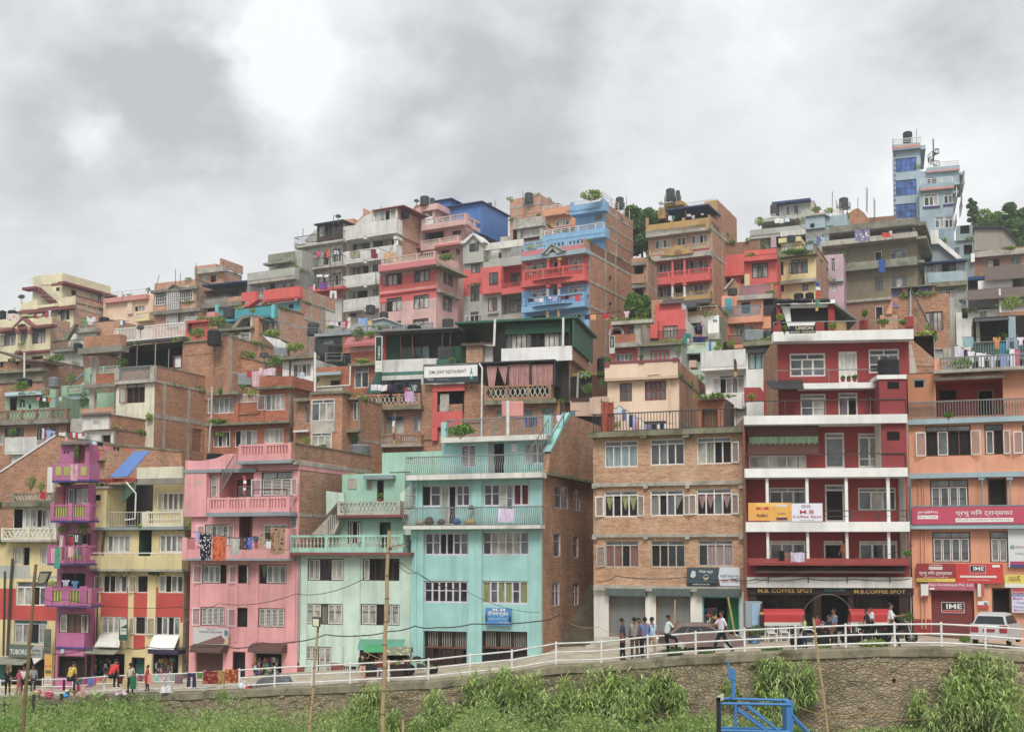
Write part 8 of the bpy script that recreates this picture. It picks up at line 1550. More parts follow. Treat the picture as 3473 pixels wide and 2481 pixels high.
# people
def person(vk,x,y,hpx,Y,yaw,shirt,pants,label,pose='stand',hair='18120f',skin='8a5a42',lean=0,arms=((12,12),(12,12)),legs=None,hat=None,fem=0):
 """(x, y): where the feet (or the seat, when sitting) are seen; hpx: standing height in view pixels"""
 view(vk);base=P(x,y,Y);s=(P(x,y-hpx,Y).z-base.z)/1.7;legs=legs or{'stand':((4,0),(-4,0)),'walk':((28,12),(-22,22)),'sit':((75,75),(72,80)),'bend':((12,14),(6,10))}[pose]
 V3=Vector;vs,es,rs,tg_=[],[],[],[]
 def add(p,r,prev,t):vs.append(V3(p));rs.append(r);tg_.append(t);(es.append((prev,len(vs)-1))if prev is not None else 0);return len(vs)-1
 ln=rad(lean);up=V3((0,-sin(ln),cos(ln)));fw=V3((0,-cos(ln),-sin(ln)));hip=V3((0,0,.93))
 pel=add(hip,.125,None,'p');wa=add(hip+up*.17,.105 if not fem else.09,pel,'s');ch=add(hip+up*.36,.135-.012*fem,wa,'s');nb=add(hip+up*.52,.06,ch,'k');nk=add(hip+up*.585,.05,nb,'k');hd=add(hip+up*.66+fw*.015,.082,nk,'k');ht=add(hip+up*.755+fw*.005,.066,hd,'k')
 ns=add(hip+up*.675+fw*.105,.014,hd,'k')
 for sd,(a1,a2)in zip((-1,1),arms):
  sh=add(hip+up*.475+V3((sd*.175,0,0)),.052,ch,'s');A=rad(a1);d1=(-up*cos(A)+fw*sin(A)).normalized()+V3((sd*.14,0,0));el=add(vs[sh]+d1*.27,.04,sh,'s' if shirt[0]!='!' else 'k');B=rad(a1+a2);d2=(-up*cos(B)+fw*sin(B)).normalized();wr=add(vs[el]+d2*.24,.027,el,'k');pa=add(vs[wr]+d2*.08,.03,wr,'k')
  sdv=V3((0,1,0)).cross(d2);sdv=sdv.normalized()if sdv.length>.1 else V3((1,0,0));fb=fw if abs(d2.dot(fw))<.7 else up
  for k in range(4):f1=add(vs[pa]+d2*.045+fb*(.026-.017*k),.0095,pa,'k');add(vs[f1]+d2*(.035+.008*(k in(1,2)))-sdv*.006,.008,f1,'k')
  th=add(vs[wr]+d2*.05+fb*.045,.011,wr,'k');add(vs[th]+d2*.03+fb*.012,.009,th,'k')
 for sd,(a1,a2)in zip((-1,1),legs):
  hj=add(hip+V3((sd*.09,0,-.06)),.088,pel,'p');A=rad(a1);d1=V3((sd*.04,-sin(A),-cos(A))).normalized();kn=add(vs[hj]+d1*.41,.06,hj,'p');B=rad(a1-a2);d2=V3((0,-sin(B),-cos(B)));an=add(vs[kn]+d2*.4,.042,kn,'p');he=add(vs[an]+V3((0,.01,-.05)),.035,an,'f');add(vs[he]+V3((sd*.02,-.15,-.005)),.028,he,'f')
 me=bpy.data.meshes.new('b');me.from_pydata([tuple(v)for v in vs],es,[]);ob=bpy.data.objects.new('b',me);COL.objects.link(ob);md=ob.modifiers.new('s','SKIN');sv=me.skin_vertices[0].data
 for i,r in enumerate(rs):sv[i].radius=(r*(1.32 if r>.1 else 1.2 if r>.033 else 1),)*2
 sv[0].use_root=True;sd_=ob.modifiers.new('u','SUBSURF');sd_.levels=1;dg=bpy.context.evaluated_depsgraph_get();m=bpy.data.meshes.new_from_object(ob.evaluated_get(dg));bpy.data.objects.remove(ob)
 mats={'s':'#'+shirt.strip('!'),'p':'#'+pants,'k':'='+skin,'f':'=2a2422'};ks=list(mats)
 for k in ks:m.materials.append(M(mats[k]))
 segs=[(vs[a],vs[b],tg_[b])for a,b in es]
 for p in m.polygons:
  c=p.center;best=None
  for a,b,t in segs:
   ab=b-a;tt=max(0,min(1,(c-a).dot(ab)/max(1e-6,ab.length_squared)));dd=(c-a-ab*tt).length
   if best is None or dd<best[0]:best=(dd,t)
  t=best[1]
  if t=='k' and c.z>(hip+up*.5).z-.001 and False:t='k'
  p.material_index=ks.index(t);p.use_smooth=True
 z0=min(v.co.z for v in m.vertices)if pose!='sit' else.82
 for v in m.vertices:v.co=(v.co-V3((0,0,z0)))*s
 o=bpy.data.objects.new('person',m);COL.objects.link(o);o.location=base;o.rotation_euler=(0,0,rad(yaw));tag(o,label,'person',None)
 hc=(hip+up*.715-fw*.012-V3((0,0,z0)))*s;mb=MB();q=(up.to_track_quat('Z','Y'));r=.098*s;pr=[(r*cos(t)*.98,r*sin(t)*1.08)for t in[(-.35 if not fem else-1.0)+.28*i for i in range(7 if not fem else 9)]];pr=[(max(.004,a),b)for a,b in pr]
 if hat:mb.lathe(hc,pr,'='+hat,12,q)
 else:mb.lathe(hc-fw*-.0+(fw*-.02*s),pr,'='+hair,12,q)
 h_=mb.build('hair' if not hat else 'cap',o,None,True)
 e=MB()
 for sx in(-1,1):c=(hip+up*.685+fw*.092+V3((sx*.032,0,0))-V3((0,0,z0)))*s;e.lathe(c,[(.003*s,-.008*s),(.011*s,0),(.003*s,.008*s)],'=0c0a0a',6)
 e.build('eyes',o);e2=MB()
 for sx in(-1,1):c=(hip+up*.675+V3((sx*.088,0,0))-V3((0,0,z0)))*s;e2.box(c.x-.012*s,c.x+.012*s,c.y-.02*s,c.y+.02*s,c.z-.03*s,c.z+.03*s,'='+skin)
 c=(hip+up*.635+fw*.088-V3((0,0,z0)))*s;e2.box(c.x-.025*s,c.x+.025*s,c.y-.008*s,c.y+.008*s,c.z-.006*s,c.z+.006*s,'=6a2e28');e2.build('ears_and_mouth',o);return o
RY=lambda vk,x,y:(view(vk),rail_y(P(x,y,58).x))[1]
PP=[('X3',120,640,430,1.6,20,'1c2226','1c1c20','person in a black T-shirt holding a green bottle, leftmost by the railing','stand',dict(arms=((30,70),(10,10)))),('X3',300,640,410,1.2,-35,'c83c68','d85878','girl in a pink top and pink trousers beside the leftmost pole','stand',dict(fem=1,skin='9a6a50',arms=((15,60),(10,10)))),('X3',375,620,430,2.0,10,'e4e2e4','2c2c34','person in a white shirt right behind the girl in pink','stand',{}),('X3',525,625,450,2.2,40,'9aa0a8','24242c','person in a grey shirt right of the leftmost pole','stand',{}),('X3',1120,395,570,.1,150,'d8b424','2a3a4a','person in a yellow T-shirt sitting hunched on the railing','sit',dict(lean=22,arms=((25,10),(20,15)))),('X3',1790,345,560,.1,160,'e01c20','2a2a34','person in a bright red T-shirt sitting hunched on the railing','sit',dict(lean=30,arms=((30,10),(25,25)))),('X3',2090,620,480,1.0,175,'c8bca4','1c1c24','person in a beige jacket seen from behind, before the yellow house door','stand',{}),('A4',1395,1235,240,1.2,-60,'c42438','3c3440','child in a red shirt behind the hanging washing','stand',dict(fem=1)),('X1',460,1440,690,.8,175,'2a2528','e8b49c','woman in a black blouse and peach long skirt at the street stall','stand',dict(fem=1,skin='b07858',arms=((20,60),(5,5)))),('X1',850,1435,600,1.2,165,'8c4438','b8b0b8','person in a grey skirt bent over the stall, left of the bamboo pole','stand',dict(fem=1)),('X1',1080,1450,560,.7,-90,'e89098','e8a8a8','woman in pink bending low on the road behind the bamboo pole','bend',dict(lean=78,fem=1,arms=((70,10),(60,10)),legs=((55,100),(50,95)))),('K4',680,965,372,.9,95,'3c4064','1c2430','young person in a dark blue T-shirt standing at the left of the group','stand',dict(arms=((-18,20),(15,30)),skin='8a5a42')),('K4',790,955,372,1.2,170,'8c8c88','5c4038','person in a grey T-shirt with black sleeves seen from behind','stand',dict(arms=((25,60),(10,20)))),('K4',832,950,360,2.1,10,'b05040','3c3038','person half hidden between the grey and the blue shirt','stand',{}),('K4',885,955,372,1.1,185,'6a78b0','1c2030','person in a violet-blue shirt seen from behind in the group','stand',dict(arms=((25,50),(10,10)))),('K4',950,945,365,1.6,200,'a8c8dc','b89878','person in a pale blue shirt and dark cap raising one hand','walk',dict(hat='1c2440',arms=((10,10),(120,60)),legs=((-5,5),(25,5)))),('K4',1085,748,370,.15,100,'d8e4ec','1c2430','person in a pale shirt sitting sideways on the railing, chin in hand','sit',dict(lean=8,arms=((50,110),(40,60)),legs=((70,70),(10,5)))),('K4',1590,905,395,1.3,-78,'e0dce8','1c2430','person with a white face mask walking past the brown car','walk',dict(arms=((40,30),(-25,10)))),('R4',900,1265,400,1.3,-85,'b8c070','2a3c60','girl in a pale green top with a black bag riding a motorbike','stand',dict(fem=1,hair='241814')),('R4',1060,1180,330,2.6,30,'c83c50','3a3440','woman in a red top behind the leaning pole','stand',dict(fem=1)),('R4',1205,1265,430,1.5,-80,'3c3a48','28303c','person in a dark grey T-shirt walking left past the shop door','walk',dict(arms=((30,50),(-15,10)))),('R4',1262,1255,475,2.1,-70,'7c88a8,9,2c3450','1c2434','person in a checked shirt before the shop door','stand',dict(arms=((15,20),(5,10)))),('R4',1690,1170,405,1.7,-95,'28303c','1a1c28','person in a dark waistcoat over a pale shirt sitting on a motorbike','walk',dict(lean=12,arms=((35,30),(30,30)))),('R4',1722,1160,405,2.6,-85,'dce4ec','202838','person in a white shirt behind the one in the waistcoat','stand',{}),('R4',1960,1240,545,1.3,75,'e4e2ea','1c2438','person in a white polo shirt walking right with a paper in hand','walk',dict(arms=((10,15),(40,60)),skin='94604a')),('R4',1385,270,330,-1,-150,'c07850','8a5a42','bare chested person in the middle balcony doorway of the maroon house','stand',dict(skin='c07850'))]
for vk,x,y,hp,dy,yaw,sh,pa,lb,po,kw in PP:person(vk,x,y,hp,61.3 if dy==-1 else RY(vk,x,y)+dy,yaw,sh,pa,lb,po,**kw)
# vehicles
def wheel(mb,c,r,w):
 ax=Vector((0,1,0)).to_track_quat('Z','Y');mb.lathe(Vector(c)-Vector((0,w/2,0)),[(r*.62,0),(r,.02),(r,w-.02),(r*.62,w)],'=151515',20,ax)
def car(loc,yaw,col,label,prof,width,Lw,rear=0,glassm='gdark'):
 """prof: side outline (x, z) of the lower body and of the cabin, front to back; the cabin leans in towards the roof"""
 r=empty('parked_car',loc,label,'car',None,rad(yaw));body,cab=prof;mb=MB();hw=width/2
 def ext(o,y0f,y1f,k,mbb):
  n=len(o);ys=[-1,-.92,.92,1];vs=[]
  for yy in ys:
   for(x,z)in o:f=y0f(z);vs.append((x*(1 if abs(yy)<.95 else.985),yy*f,z-(0 if abs(yy)<.95 else.03)))
  fs=[(j*n+i,j*n+(i+1)%n,(j+1)*n+(i+1)%n,(j+1)*n+i)for j in range(3)for i in range(n)]+[tuple(range(n)),tuple(range(4*n-1,3*n-1,-1))];mbb.raw(vs,fs,k)
 ext(body,lambda z:hw,0,col,mb);ext(cab,lambda z:hw*(.96-.24*max(0,(z-.85))/.6),0,col,mb);mb.build('body',r,bevel=.09)
 gl=MB();zb,zt=.95,max(z for x,z in cab)-.15;xs=sorted(cab,key=lambda p:p[0]);lo=[p for p in cab if p[1]<1.0];hi=[p for p in cab if p[1]>1.2];xa,xb=min(p[0]for p in lo),max(p[0]for p in lo);ha,hb=min(p[0]for p in hi),max(p[0]for p in hi);wz=lambda z:hw*(.96-.24*max(0,(z-.85))/.6)
 for sy in(-1,1):
  for t0,t1 in((.07,.36),(.4,.68),(.72,.93)):gl.face([(lerp(xa,xb,t0),sy*(wz(zb)+.012),zb),(lerp(xa,xb,t1),sy*(wz(zb)+.012),zb),(lerp(ha,hb,t1 if t1<.9 else.98),sy*(wz(zt)+.012),zt),(lerp(ha,hb,max(.03,t0-.03)),sy*(wz(zt)+.012),zt)],'=1c2226')
 for a,b,sg in((xa,ha,-1),(xb,hb,1)):
  q0,q1=.1,.93;gl.face([(lerp(a,b,q0)+sg*.03,-wz(zb)*.88,zb+.04),(lerp(a,b,q0)+sg*.03,wz(zb)*.88,zb+.04),(lerp(a,b,q1)+sg*.13,wz(zt)*.86,zt),(lerp(a,b,q1)+sg*.13,-wz(zt)*.86,zt)],'=252c30')
 gl.build('windows',r)
 for x in(-Lw,Lw):
  for sy in(-1,1):
   w=MB();wheel(w,(x,sy*(hw-.1),.31),.31,.2);wo_=w.build('wheel',r,None,True);h=MB();h.lathe((x,sy*(hw-.1)-.105 if sy<0 else hw+.0,.31),[(.19,0),(.17,.01),(.05,.015)],'metal',12,Vector((0,sy,0)).to_track_quat('Z','Y'));h.build('rim',wo_)
 bx=[p[0]for p in body];x0,x1=min(bx),max(bx)
 for sy in(-1,1):
  l=MB();l.box(x1-.1,x1+.02,sy*hw*.55 if sy>0 else-hw*.95,hw*.95 if sy>0 else-hw*.55,.62,.95 if rear else.78,'=a01c24');l.build('tail_light',r);l=MB();l.box(x0-.015,x0+.1,sy*hw*.5 if sy>0 else-hw*.9,hw*.9 if sy>0 else-hw*.5,.6,.74,'=c8ccd0');l.build('headlight',r)
 l=MB();l.box(x1-.02,x1+.03,-.26,.26,.66,.78,'=9c1c28');l.build('number_plate',r);l=MB();l.box(x1-.03,x1+.05,-hw*.97,hw*.97,.28,.5,col);l.box(x0-.05,x0+.03,-hw*.97,hw*.97,.26,.5,col);l.build('bumper',r);return r
view('K4');c=P(1420,890,56.6);car((c.x,57.4,c.z),4,'=7c6460','dusty brown old hatchback parked behind the railing',([(-1.95,.3),(-1.98,.62),(-1.6,.78),(-.9,.88),(1.85,.92),(1.95,.6),(1.9,.3)][::-1],[(-.95,.86),(-.25,1.36),(1.1,1.38),(1.7,.9)][::-1]),1.55,1.15)
bpy.data.objects['parked_car'].rotation_euler[2]=rad(184)
view('O4');c=P(1420,1420,54.2);car((c.x+.1,55.6,c.z),-123,'=b8babc','silver-white hatchback seen from behind at the right edge',([(-1.8,.28),(-1.9,.5),(-1.82,.74),(-1.2,.93),(1.74,1.0),(1.88,.8),(1.9,.5),(1.8,.28)][::-1],[(-1.1,.9),(-.55,1.28),(-.2,1.43),(.5,1.5),(1.3,1.44),(1.6,1.15),(1.76,.95)][::-1]),1.68,1.2,1)
def bike(loc,yaw,label,col='=1c1c22'):
 r=empty('motorbike',loc,label,'motorbike',None,rad(yaw));
 for x in(-.62,.62):m=MB();wheel(m,(x,.05,.3),.3,.1);w=m.build('wheel',r,None,True);m=MB();[m.tube((x,0,.3),(x+.2*cos(a),0,.3+.2*sin(a)),.012,'metal',4)for a in[i*pi/4 for i in range(8)]];m.build('spokes',w)
 m=MB();m.tube((-.62,0,.3),(-.1,0,.45),.04,'metaldark');m.tube((.62,0,.3),(.45,0,.95),.035,'metal');m.tube((-.5,0,.75),(.45,0,.8),.05,col);m.box(-.15,.22,-.12,.12,.25,.6,'metaldark');m.build('frame',r)
 m=MB();m.lathe((-.02,0,.82),[(.02,0),(.14,.08),(.16,.28),(.1,.42),(.02,.46)],col,10,Vector((1,0,.1)).to_track_quat('Z','Y'));m.build('fuel_tank',r,None,True);m=MB();m.box(-.72,-.02,-.12,.12,.78,.88,'=121214');m.build('seat',r)
 m=MB();m.tube((.4,-.33,1.05),(.45,0,.98),.018,'metal');m.tube((.4,.33,1.05),(.45,0,.98),.018,'metal');m.build('handlebar',r);m=MB();m.lathe((.55,0,.88),[(.09,0),(.1,.05),(.03,.1)],'metal',10,Vector((1,0,0)).to_track_quat('Z','Y'));m.build('headlight',r);m=MB();m.box(-.82,-.72,-.06,.06,.7,.8,'=a01c28');m.build('tail_light',r)
view('R4')
for x,y,dy,yw,lb in((960,1262,1.35,175,'dark motorbike ridden by the girl with the black bag'),(1250,1262,2.9,185,'dark motorbike before the coffee shop door'),(1680,1240,1.9,175,'black motorbike under the sitter in the waistcoat'),(2050,1235,2.2,0,'motorbike with a red tail, right of the white polo shirt')):q=P(x,y,55);q=P(x,y,rail_y(q.x)+dy);bike((q.x,q.y,road_z(q.x)),yw,lb)
view('X1');q=P(1750,1390,61);bike((q.x,q.y+1.2,road_z(q.x)),190,'dark motorbike parked before the turquoise house');view('X1');q=P(1480,1330,62);
for x,w,h,c,nm,lb in((500,80,50,'#c8b8a0','cloth_bundle','pale wrapped bundle'),(585,80,75,'#6c3c3c','folded_carpet','dark red rolled carpet'),(600,34,28,'=2a9a70','basin','green basin'),(695,65,55,'#6c5040','wicker_basket','brown basket'),(838,70,60,'=2460a8','plastic_bag','blue bag'),(958,100,60,'#d0b878','carton','yellowish box'),(970,60,40,'#6c5c58','sack','grey sack on the window sill')):
 view('T3');yb=1160 if nm!='sack' else 1020;a,b=HTEAL.F.m(x-w/2,yb,.45),HTEAL.F.m(x+w/2,yb-h,.45);mb=MB();W_=(b[0]-a[0])/2;H_=b[1]-a[1];mb.lathe((0,0,0),[(W_*.7,0),(W_*1,H_*.25),(W_*.95,H_*.6),(W_*.55,H_*.92),(W_*.1,H_)],c,12);q=HTEAL.l2w(((a[0]+b[0])/2,-.45,a[1]));tag(mb.build(nm,None,q,True),f'{lb} on the lower turquoise balcony',nm.replace('_',' '))
def stall(vk,x0,y0,x1,y1,Y,cloth,name,label,goods):
 view(vk);a,b=P(x0,y1,Y),P(x1,y0,Y);r=empty(name,(a.x,Y,a.z),label,'stall');w,h=b.x-a.x,b.z-a.z;m=MB();n=8;vs=[]
 for i in range(n+1):t=i/n;vs+=[(-.1,-.9+1.8*t,h-.35+.35*sin(pi*t)),(w+.1,-.9+1.8*t,h-.35+.35*sin(pi*t))]
 m.raw(vs,[(2*i,2*i+1,2*i+3,2*i+2)for i in range(n)],cloth);m.build('canopy',r,None,True)
 for sx in(0,w):
  for sy in(-.7,.7):m=MB();m.tube((sx,sy,0),(sx,sy,h-.3),.03,'fdark');m.build('post',r)
 m=MB();m.box(0,w,-.5,.6,.1,.8,'darkwood');m.build('counter',r);m=MB()
 for i in range(90):x,y,z=R.uniform(.05,w-.05),R.uniform(-.5,.5),R.uniform(.82,.95);c=R.choice(goods);s=R.uniform(.06,.12);m.box(x-s,x+s,y-s,y+s,z-s,z+s,c)
 for i in range(40):x,z=R.uniform(.05,w-.05),R.uniform(1.1,h-.4);m.box(x-.06,x+.06,-.62,-.58,z-.1,z+.1,R.choice(goods))
 m.build('goods',r)
G1=['=c8963c','=8a3a30','=3c6a3c','=c8c0b0','=2c2c40','=b84a50','=4a2a2a','=d8b050']
stall('X1',570,560,960,1400,63.5,'=2a9a5a','market_stall','green canopied stall crowded with goods before the mint house',G1);stall('X1',1060,620,1540,1330,62.6,'#7c8468,5,c8b878','fruit_stall','fruit cart under a patterned cloth canopy',['=d8a028','=c87820','=6a8a2c','=b8b0c0','=6a2430'])
view('X1');q=P(330,560,64.8);q2=P(1380,500,64.8);mb=MB();n=8;vs=[]
for i in range(n+1):t=i/n*pi/2;vs+=[(q.x,66.6-1.4*sin(t),q2.z-.5+.5*cos(t)),(q2.x,66.6-1.4*sin(t),q2.z-.5+.5*cos(t))]
mb.raw(vs,[(2*i,2*i+1,2*i+3,2*i+2)for i in range(n)],'=4f9a80');top('shop_awning',mb,(q.x,66,q2.z-.5),'curved green awning on the mint house shop','awning',None,True)
def heap(vk,x0,y0,x1,y1,dy,cols,name,label,n=26,s=.14,cat='goods'):
 view(vk);yy=rail_y(P(x0,y1,58).x)+dy;a,b=P(x0,y1,yy),P(x1,y0,yy);mb=MB()
 for i in range(n):
  u,v=R.random(),R.random();hh=(b.z-a.z)*(1-abs(2*u-1)**2*.6)*v;r=s*R.uniform(.7,1.3);c=Vector((lerp(a.x,b.x,u),yy+R.uniform(-.25,.25),a.z+hh*.8));mb.lathe(c-Vector((0,0,r*.6)),[(r*.3,0),(r,r*.5),(r*.8,r),(r*.2,r*1.3)],R.choice(cols),7,Matrix.Rotation(R.uniform(-.6,.6),3,'X'))
 top(name,mb,((a.x+b.x)/2,yy,a.z),label,cat,None,True)
def drape(vk,x0,y0,x1,y1,dy,col,name,label,cat):
 view(vk);yy=rail_y(P(x0,y1,58).x)+dy;a,b=P(x0,y1,yy),P(x1,y0,yy);mb=MB();n,m=24,14;w,h=b.x-a.x,b.z-a.z;d=min(1.0,w*.5);vs=[]
 for j in range(m+1):
  for i in range(n+1):
   u,v=i/n*2-1,j/m*2-1;r=max(0,1-abs(u)**4)*max(0,1-abs(v)**4);vs.append((a.x+w*i/n,yy+d*(v+1)/2,a.z+h*r*(.78+.45*noise.noise(Vector((u*1.6*w,v*1.5,3)))+.12*noise.noise(Vector((u*5*w,v*4,1))))))
 mb.raw(vs,[(j*(n+1)+i,j*(n+1)+i+1,(j+1)*(n+1)+i+1,(j+1)*(n+1)+i)for j in range(m)for i in range(n)],col);top(name,mb,((a.x+b.x)/2,yy,a.z),label,cat,None,True)
heap('X3',460,540,700,665,.5,['#c85a78','#2c3458','#d8c8c0','#a83c50'],'cloth_heap','heap of pink and blue clothes on the road at the far left',20,.18);heap('X3',690,560,850,670,.4,['#d8788c','#e0a0b0','#c84060'],'cloth_heap','rounded heap of pink cloths behind the railing',22,.18);heap('X3',1000,610,1100,675,.4,['#3c9ad8','#2c88c8'],'cloth_heap','small bright blue bundle at the railing foot',8);heap('X3',1060,530,1190,600,.6,['#e0dcc0','#a8b870','#d8a0a0'],'cloth_heap','heap of pale bundles under the yellow T-shirt sitter',16,.13);heap('X3',1490,570,1650,665,.5,['#b8cc80','#90a860','#d0d0b0'],'vegetable_heap','heap of pale green vegetables behind the railing',40,.08);heap('X3',1840,570,2030,640,.4,['#c8ccd4','#e0e0e4','#c88890'],'plastic_bag','crumpled white plastic bags at the railing foot',14,.16,'bag')
drape('B4',715,1060,1110,1215,.9,'#62666a','covered_goods','long heap covered with a dark grey tarpaulin before the pink house','goods');heap('B4',600,1120,660,1210,.7,['#d8dce0','#c8ccd0'],'white_sack','white sack leaning by the railing, left of the grey tarpaulin',8,.2,'bag');heap('B4',655,1160,720,1215,.7,['#c83c40','#2c2c34'],'red_bundle','red and black bundle by the railing',8,.15,'bag')
drape('A4',1512,1150,1632,1252,.45,'#dcdce2','white_sack','big white sack behind the railing before the yellow house','bag');heap('R4',210,1100,400,1170,4.5,['=4a7c9c','=5c9cb0','=3c5c90'],'water_jar','blue water jars before the coffee shop plants',8,.2,'jar')
view('R4')
for x0,x1,yy,lb in((400,895,58.2,'glossy red stall front left of the coffee shop door'),(1458,1965,58.2,'glossy red stall front right of the coffee shop door')):
 a,b,c=P(x0,925,yy),P(x1,775,yy),P(x0,975,yy);mb=MB();n=8;vs=[]
 for i in range(n+1):t=i/n*pi*.55;vs+=[(a.x,yy+.5-.6*sin(t),lerp(a.z,b.z,cos(t)*.5+.5)),(b.x,yy+.5-.6*sin(t),lerp(a.z,b.z,cos(t)*.5+.5))]
 mb.raw(vs,[(2*i,2*i+1,2*i+3,2*i+2)for i in range(n)],'=b81c20');mb.box(a.x,b.x,yy-.1,yy+.4,a.z-.02,a.z+.3,'=b81c20');m2=MB();m2.box(a.x,b.x,yy-.1,yy+.5,c.z,a.z-.03,'=c8c4b8');m3=MB()
 for k in range(4):X=lerp(a.x+.1,b.x-.1,k/3);m3.tube((X,yy+.2,road_z(X)),(X,yy+.2,c.z),.03,'whitepaint')
 top('stall_front',mb,(a.x,yy,a.z),lb,'stall',None,False,(('white_skirt',m2,False),('leg_frame',m3,False)))
a,b=P(180,995,58.6),P(378,682,58.6);mb=MB();mb.box(a.x,b.x,58.6,59.2,a.z,b.z,'greyblue');m2=MB();m2.box(lerp(a.x,b.x,.35),lerp(a.x,b.x,.85),58.56,58.59,a.z+.1,b.z-.1,'=8fb4d0');top('drinks_cooler',mb,(a.x,58.6,a.z),'tall grey drinks cooler with a pale blue door by the coffee shop','cooler',parts=(('door_panel',m2,False),))
a,b=P(345,985,58.3),P(405,700,58.3);mb=MB();mb.lathe(((a.x+b.x)/2,58.3,a.z),[(.12,0),(.13,.05),(.13,.62),(.07,.85),(.05,1.1),(.055,1.15)],'=4a1c20',12);m2=MB();m2.lathe(((a.x+b.x)/2,58.3,a.z+.6),[(.135,0),(.12,.12)],'=c8962c',12);top('bottle_model',mb,(a.x,58.3,a.z),'man-high cola bottle dummy beside the cooler','bottle',None,True,(('label_band',m2,False),))
mb=MB();view('R4');pts=[P(850,960,57.5)]+[P(1180+330*cos(pi-i*pi/16),960-370*sin(i*pi/16),57.5)for i in range(17)]+[P(1530,1160,57.5)];mb.path(pts,.012,'metalgrey',5);top('arch_hoop',mb,pts[0],'thin white hoop arching in front of the coffee shop door','arch',None)
for i,(x,y)in enumerate(((455,1190),(610,1190),(1555,1160))):
 view('R4');q=P(x,y,58);z=road_z(q.x);r=empty('plastic_stool',(q.x,58,z),f'white plastic chair, {ordn(i)} from the left under the red stall fronts','stool','white plastic chairs at the coffee shop');m=MB();m.box(0,.42,0,.4,.42,.46,'=d0d0cc');m.build('seat',r);m=MB();m.box(0,.42,.36,.4,.46,.85,'=d0d0cc');m.build('backrest',r)
 for sx in(0,.38):
  for sy in(0,.36):m=MB();m.box(sx,sx+.04,sy,sy+.04,0,.42,'=d0d0cc');m.build('leg',r)
for vk,x0,y0,x1,y1,h_,lb in(('A4',740,935,1160,1080,HYEL,'colourful packets'),('A4',1500,920,1690,1065,HYEL,'shop goods'),('B4',745,915,985,1060,HPINK,'clothes and bags'),('K4',1425,500,1540,690,HBR,'bottles')):
 view(vk);mb=MB();a0,a1,b0,b1=h_.F.rect(x0,y0,x1,y1,-.2)
 for i in range(90):x,z=R.uniform(a0,a1),R.uniform(b0,b1);w=R.uniform(.04,.1);mb.box(x-w,x+w,-.15 if lb!='bottles' else.3,-.1 if lb!='bottles' else.4,z-w*1.8,z+w,R.choice(['=c8c8c0','=b8303c','=c8a03c','=3c6a8c','=8a3c6a','=4a4a48','=5c8a4c','=22242a','=2a2a2a']))
 c=h_.F.p((a0+a1)/2,b0,0);w_=to_world(h_,mb,c);o=mb.build('hanging_goods',None,w_);o.rotation_euler=(0,0,-h_.th);tag(o,f'{lb} hung in the {"yellow" if h_ is HYEL else "pink" if h_ is HPINK else "brick"} house shop opening {"with the rolled shutter" if x0 == 1500 else "under the cloth awning" if x0 == 740 else ""}'.strip(),'goods',None,'stuff')
 # vegetation
def tree(vk,x,y,Y,hpx,wpx,label,m='lf_dark',n=5200,s=.34,trunk=1):
 view(vk);b=P(x,y,Y);H_=P(x,y-hpx,Y).z-b.z;Wd=(P(x+wpx,y,Y).x-b.x)/2;g=min(b.z,terrain(b.x,Y))-.3;r=empty('tree',(b.x,Y,g),label,'tree');O=Vector((0,0,b.z-g));tk=MB();crown=MB();tp=O+Vector((0,0,H_*.55));tk.tube((0,0,0),tp,.28,'bark',8,.14)
 k=13
 for i in range(k):
  a=i*2.4;hh=.1+.85*(i/k);rr=Wd*.62*(1-.5*abs(hh-.5));c=O+Vector((rr*cos(a),rr*sin(a),H_*hh));tk.tube(tp*.5+O*.5 if i%2 else tp,c,.08,'bark',5,.03);q=Wd*RR.uniform(.34,.52);leaves(crown,c,(q,q,q*.8),n//k,s,m)
 tk.build('trunk',r);crown.build('crown',r);return r
tree('N',2178,860,152,150,150,'dense dark green tree between the tall brick side wall and the ochre house',n=7000,s=.5)
tree('N',2172,1085,124,80,115,'light green shrubby tree below the narrow brown house','lf_mid',3600,.34);tree('N',3450,860,175,170,130,'big dark tree cut by the right picture edge',n=6500,s=.5)
tree('N',3440,850,165,100,90,'lower dark tree behind the board-walled shed at the right edge',n=4500,s=.45);tree('N',3360,790,190,60,130,'hazy distant tree right of the blue tower','lf_mid',3200,.45);tree('N',3300,760,182,90,36,'slim dark conifer behind the blue tower',n=2200,s=.4)
mb=MB();vs,fs=[],[];vt,ft=[],[]
cn=[noise.noise(Vector((i,0,0)))for i in range(3)]
def bushh(x,y):
 e=(rail_y(x)-.6-y);f=interp(x,[-34,-20,-6,4,9,13,17,30],[2.3,2.3,2.2,2.1,1.7,.8,.6,1.5]);h=f*(.55+.8*max(-.4,noise.noise(Vector((x*.33,y*.33,1.7))))+.35*noise.noise(Vector((x*1.1,y*1.1,5))));return max(.03,h*min(1,.35+e/3))
gx=[(-36+i*.5)for i in range(132)];gy=[41+j*.5 for j in range(70)]
for y in gy:
 for x in gx:yy=min(y,rail_y(x)-.55);vt.append((x,yy,terrain(x,yy)+bushh(x,yy)*.75-.35))
n_=len(gx);ft=[(j*n_+i,j*n_+i+1,(j+1)*n_+i+1,(j+1)*n_+i)for j in range(len(gy)-1)for i in range(n_-1)];mb.raw(vt,ft,MATS['lf_mid'])
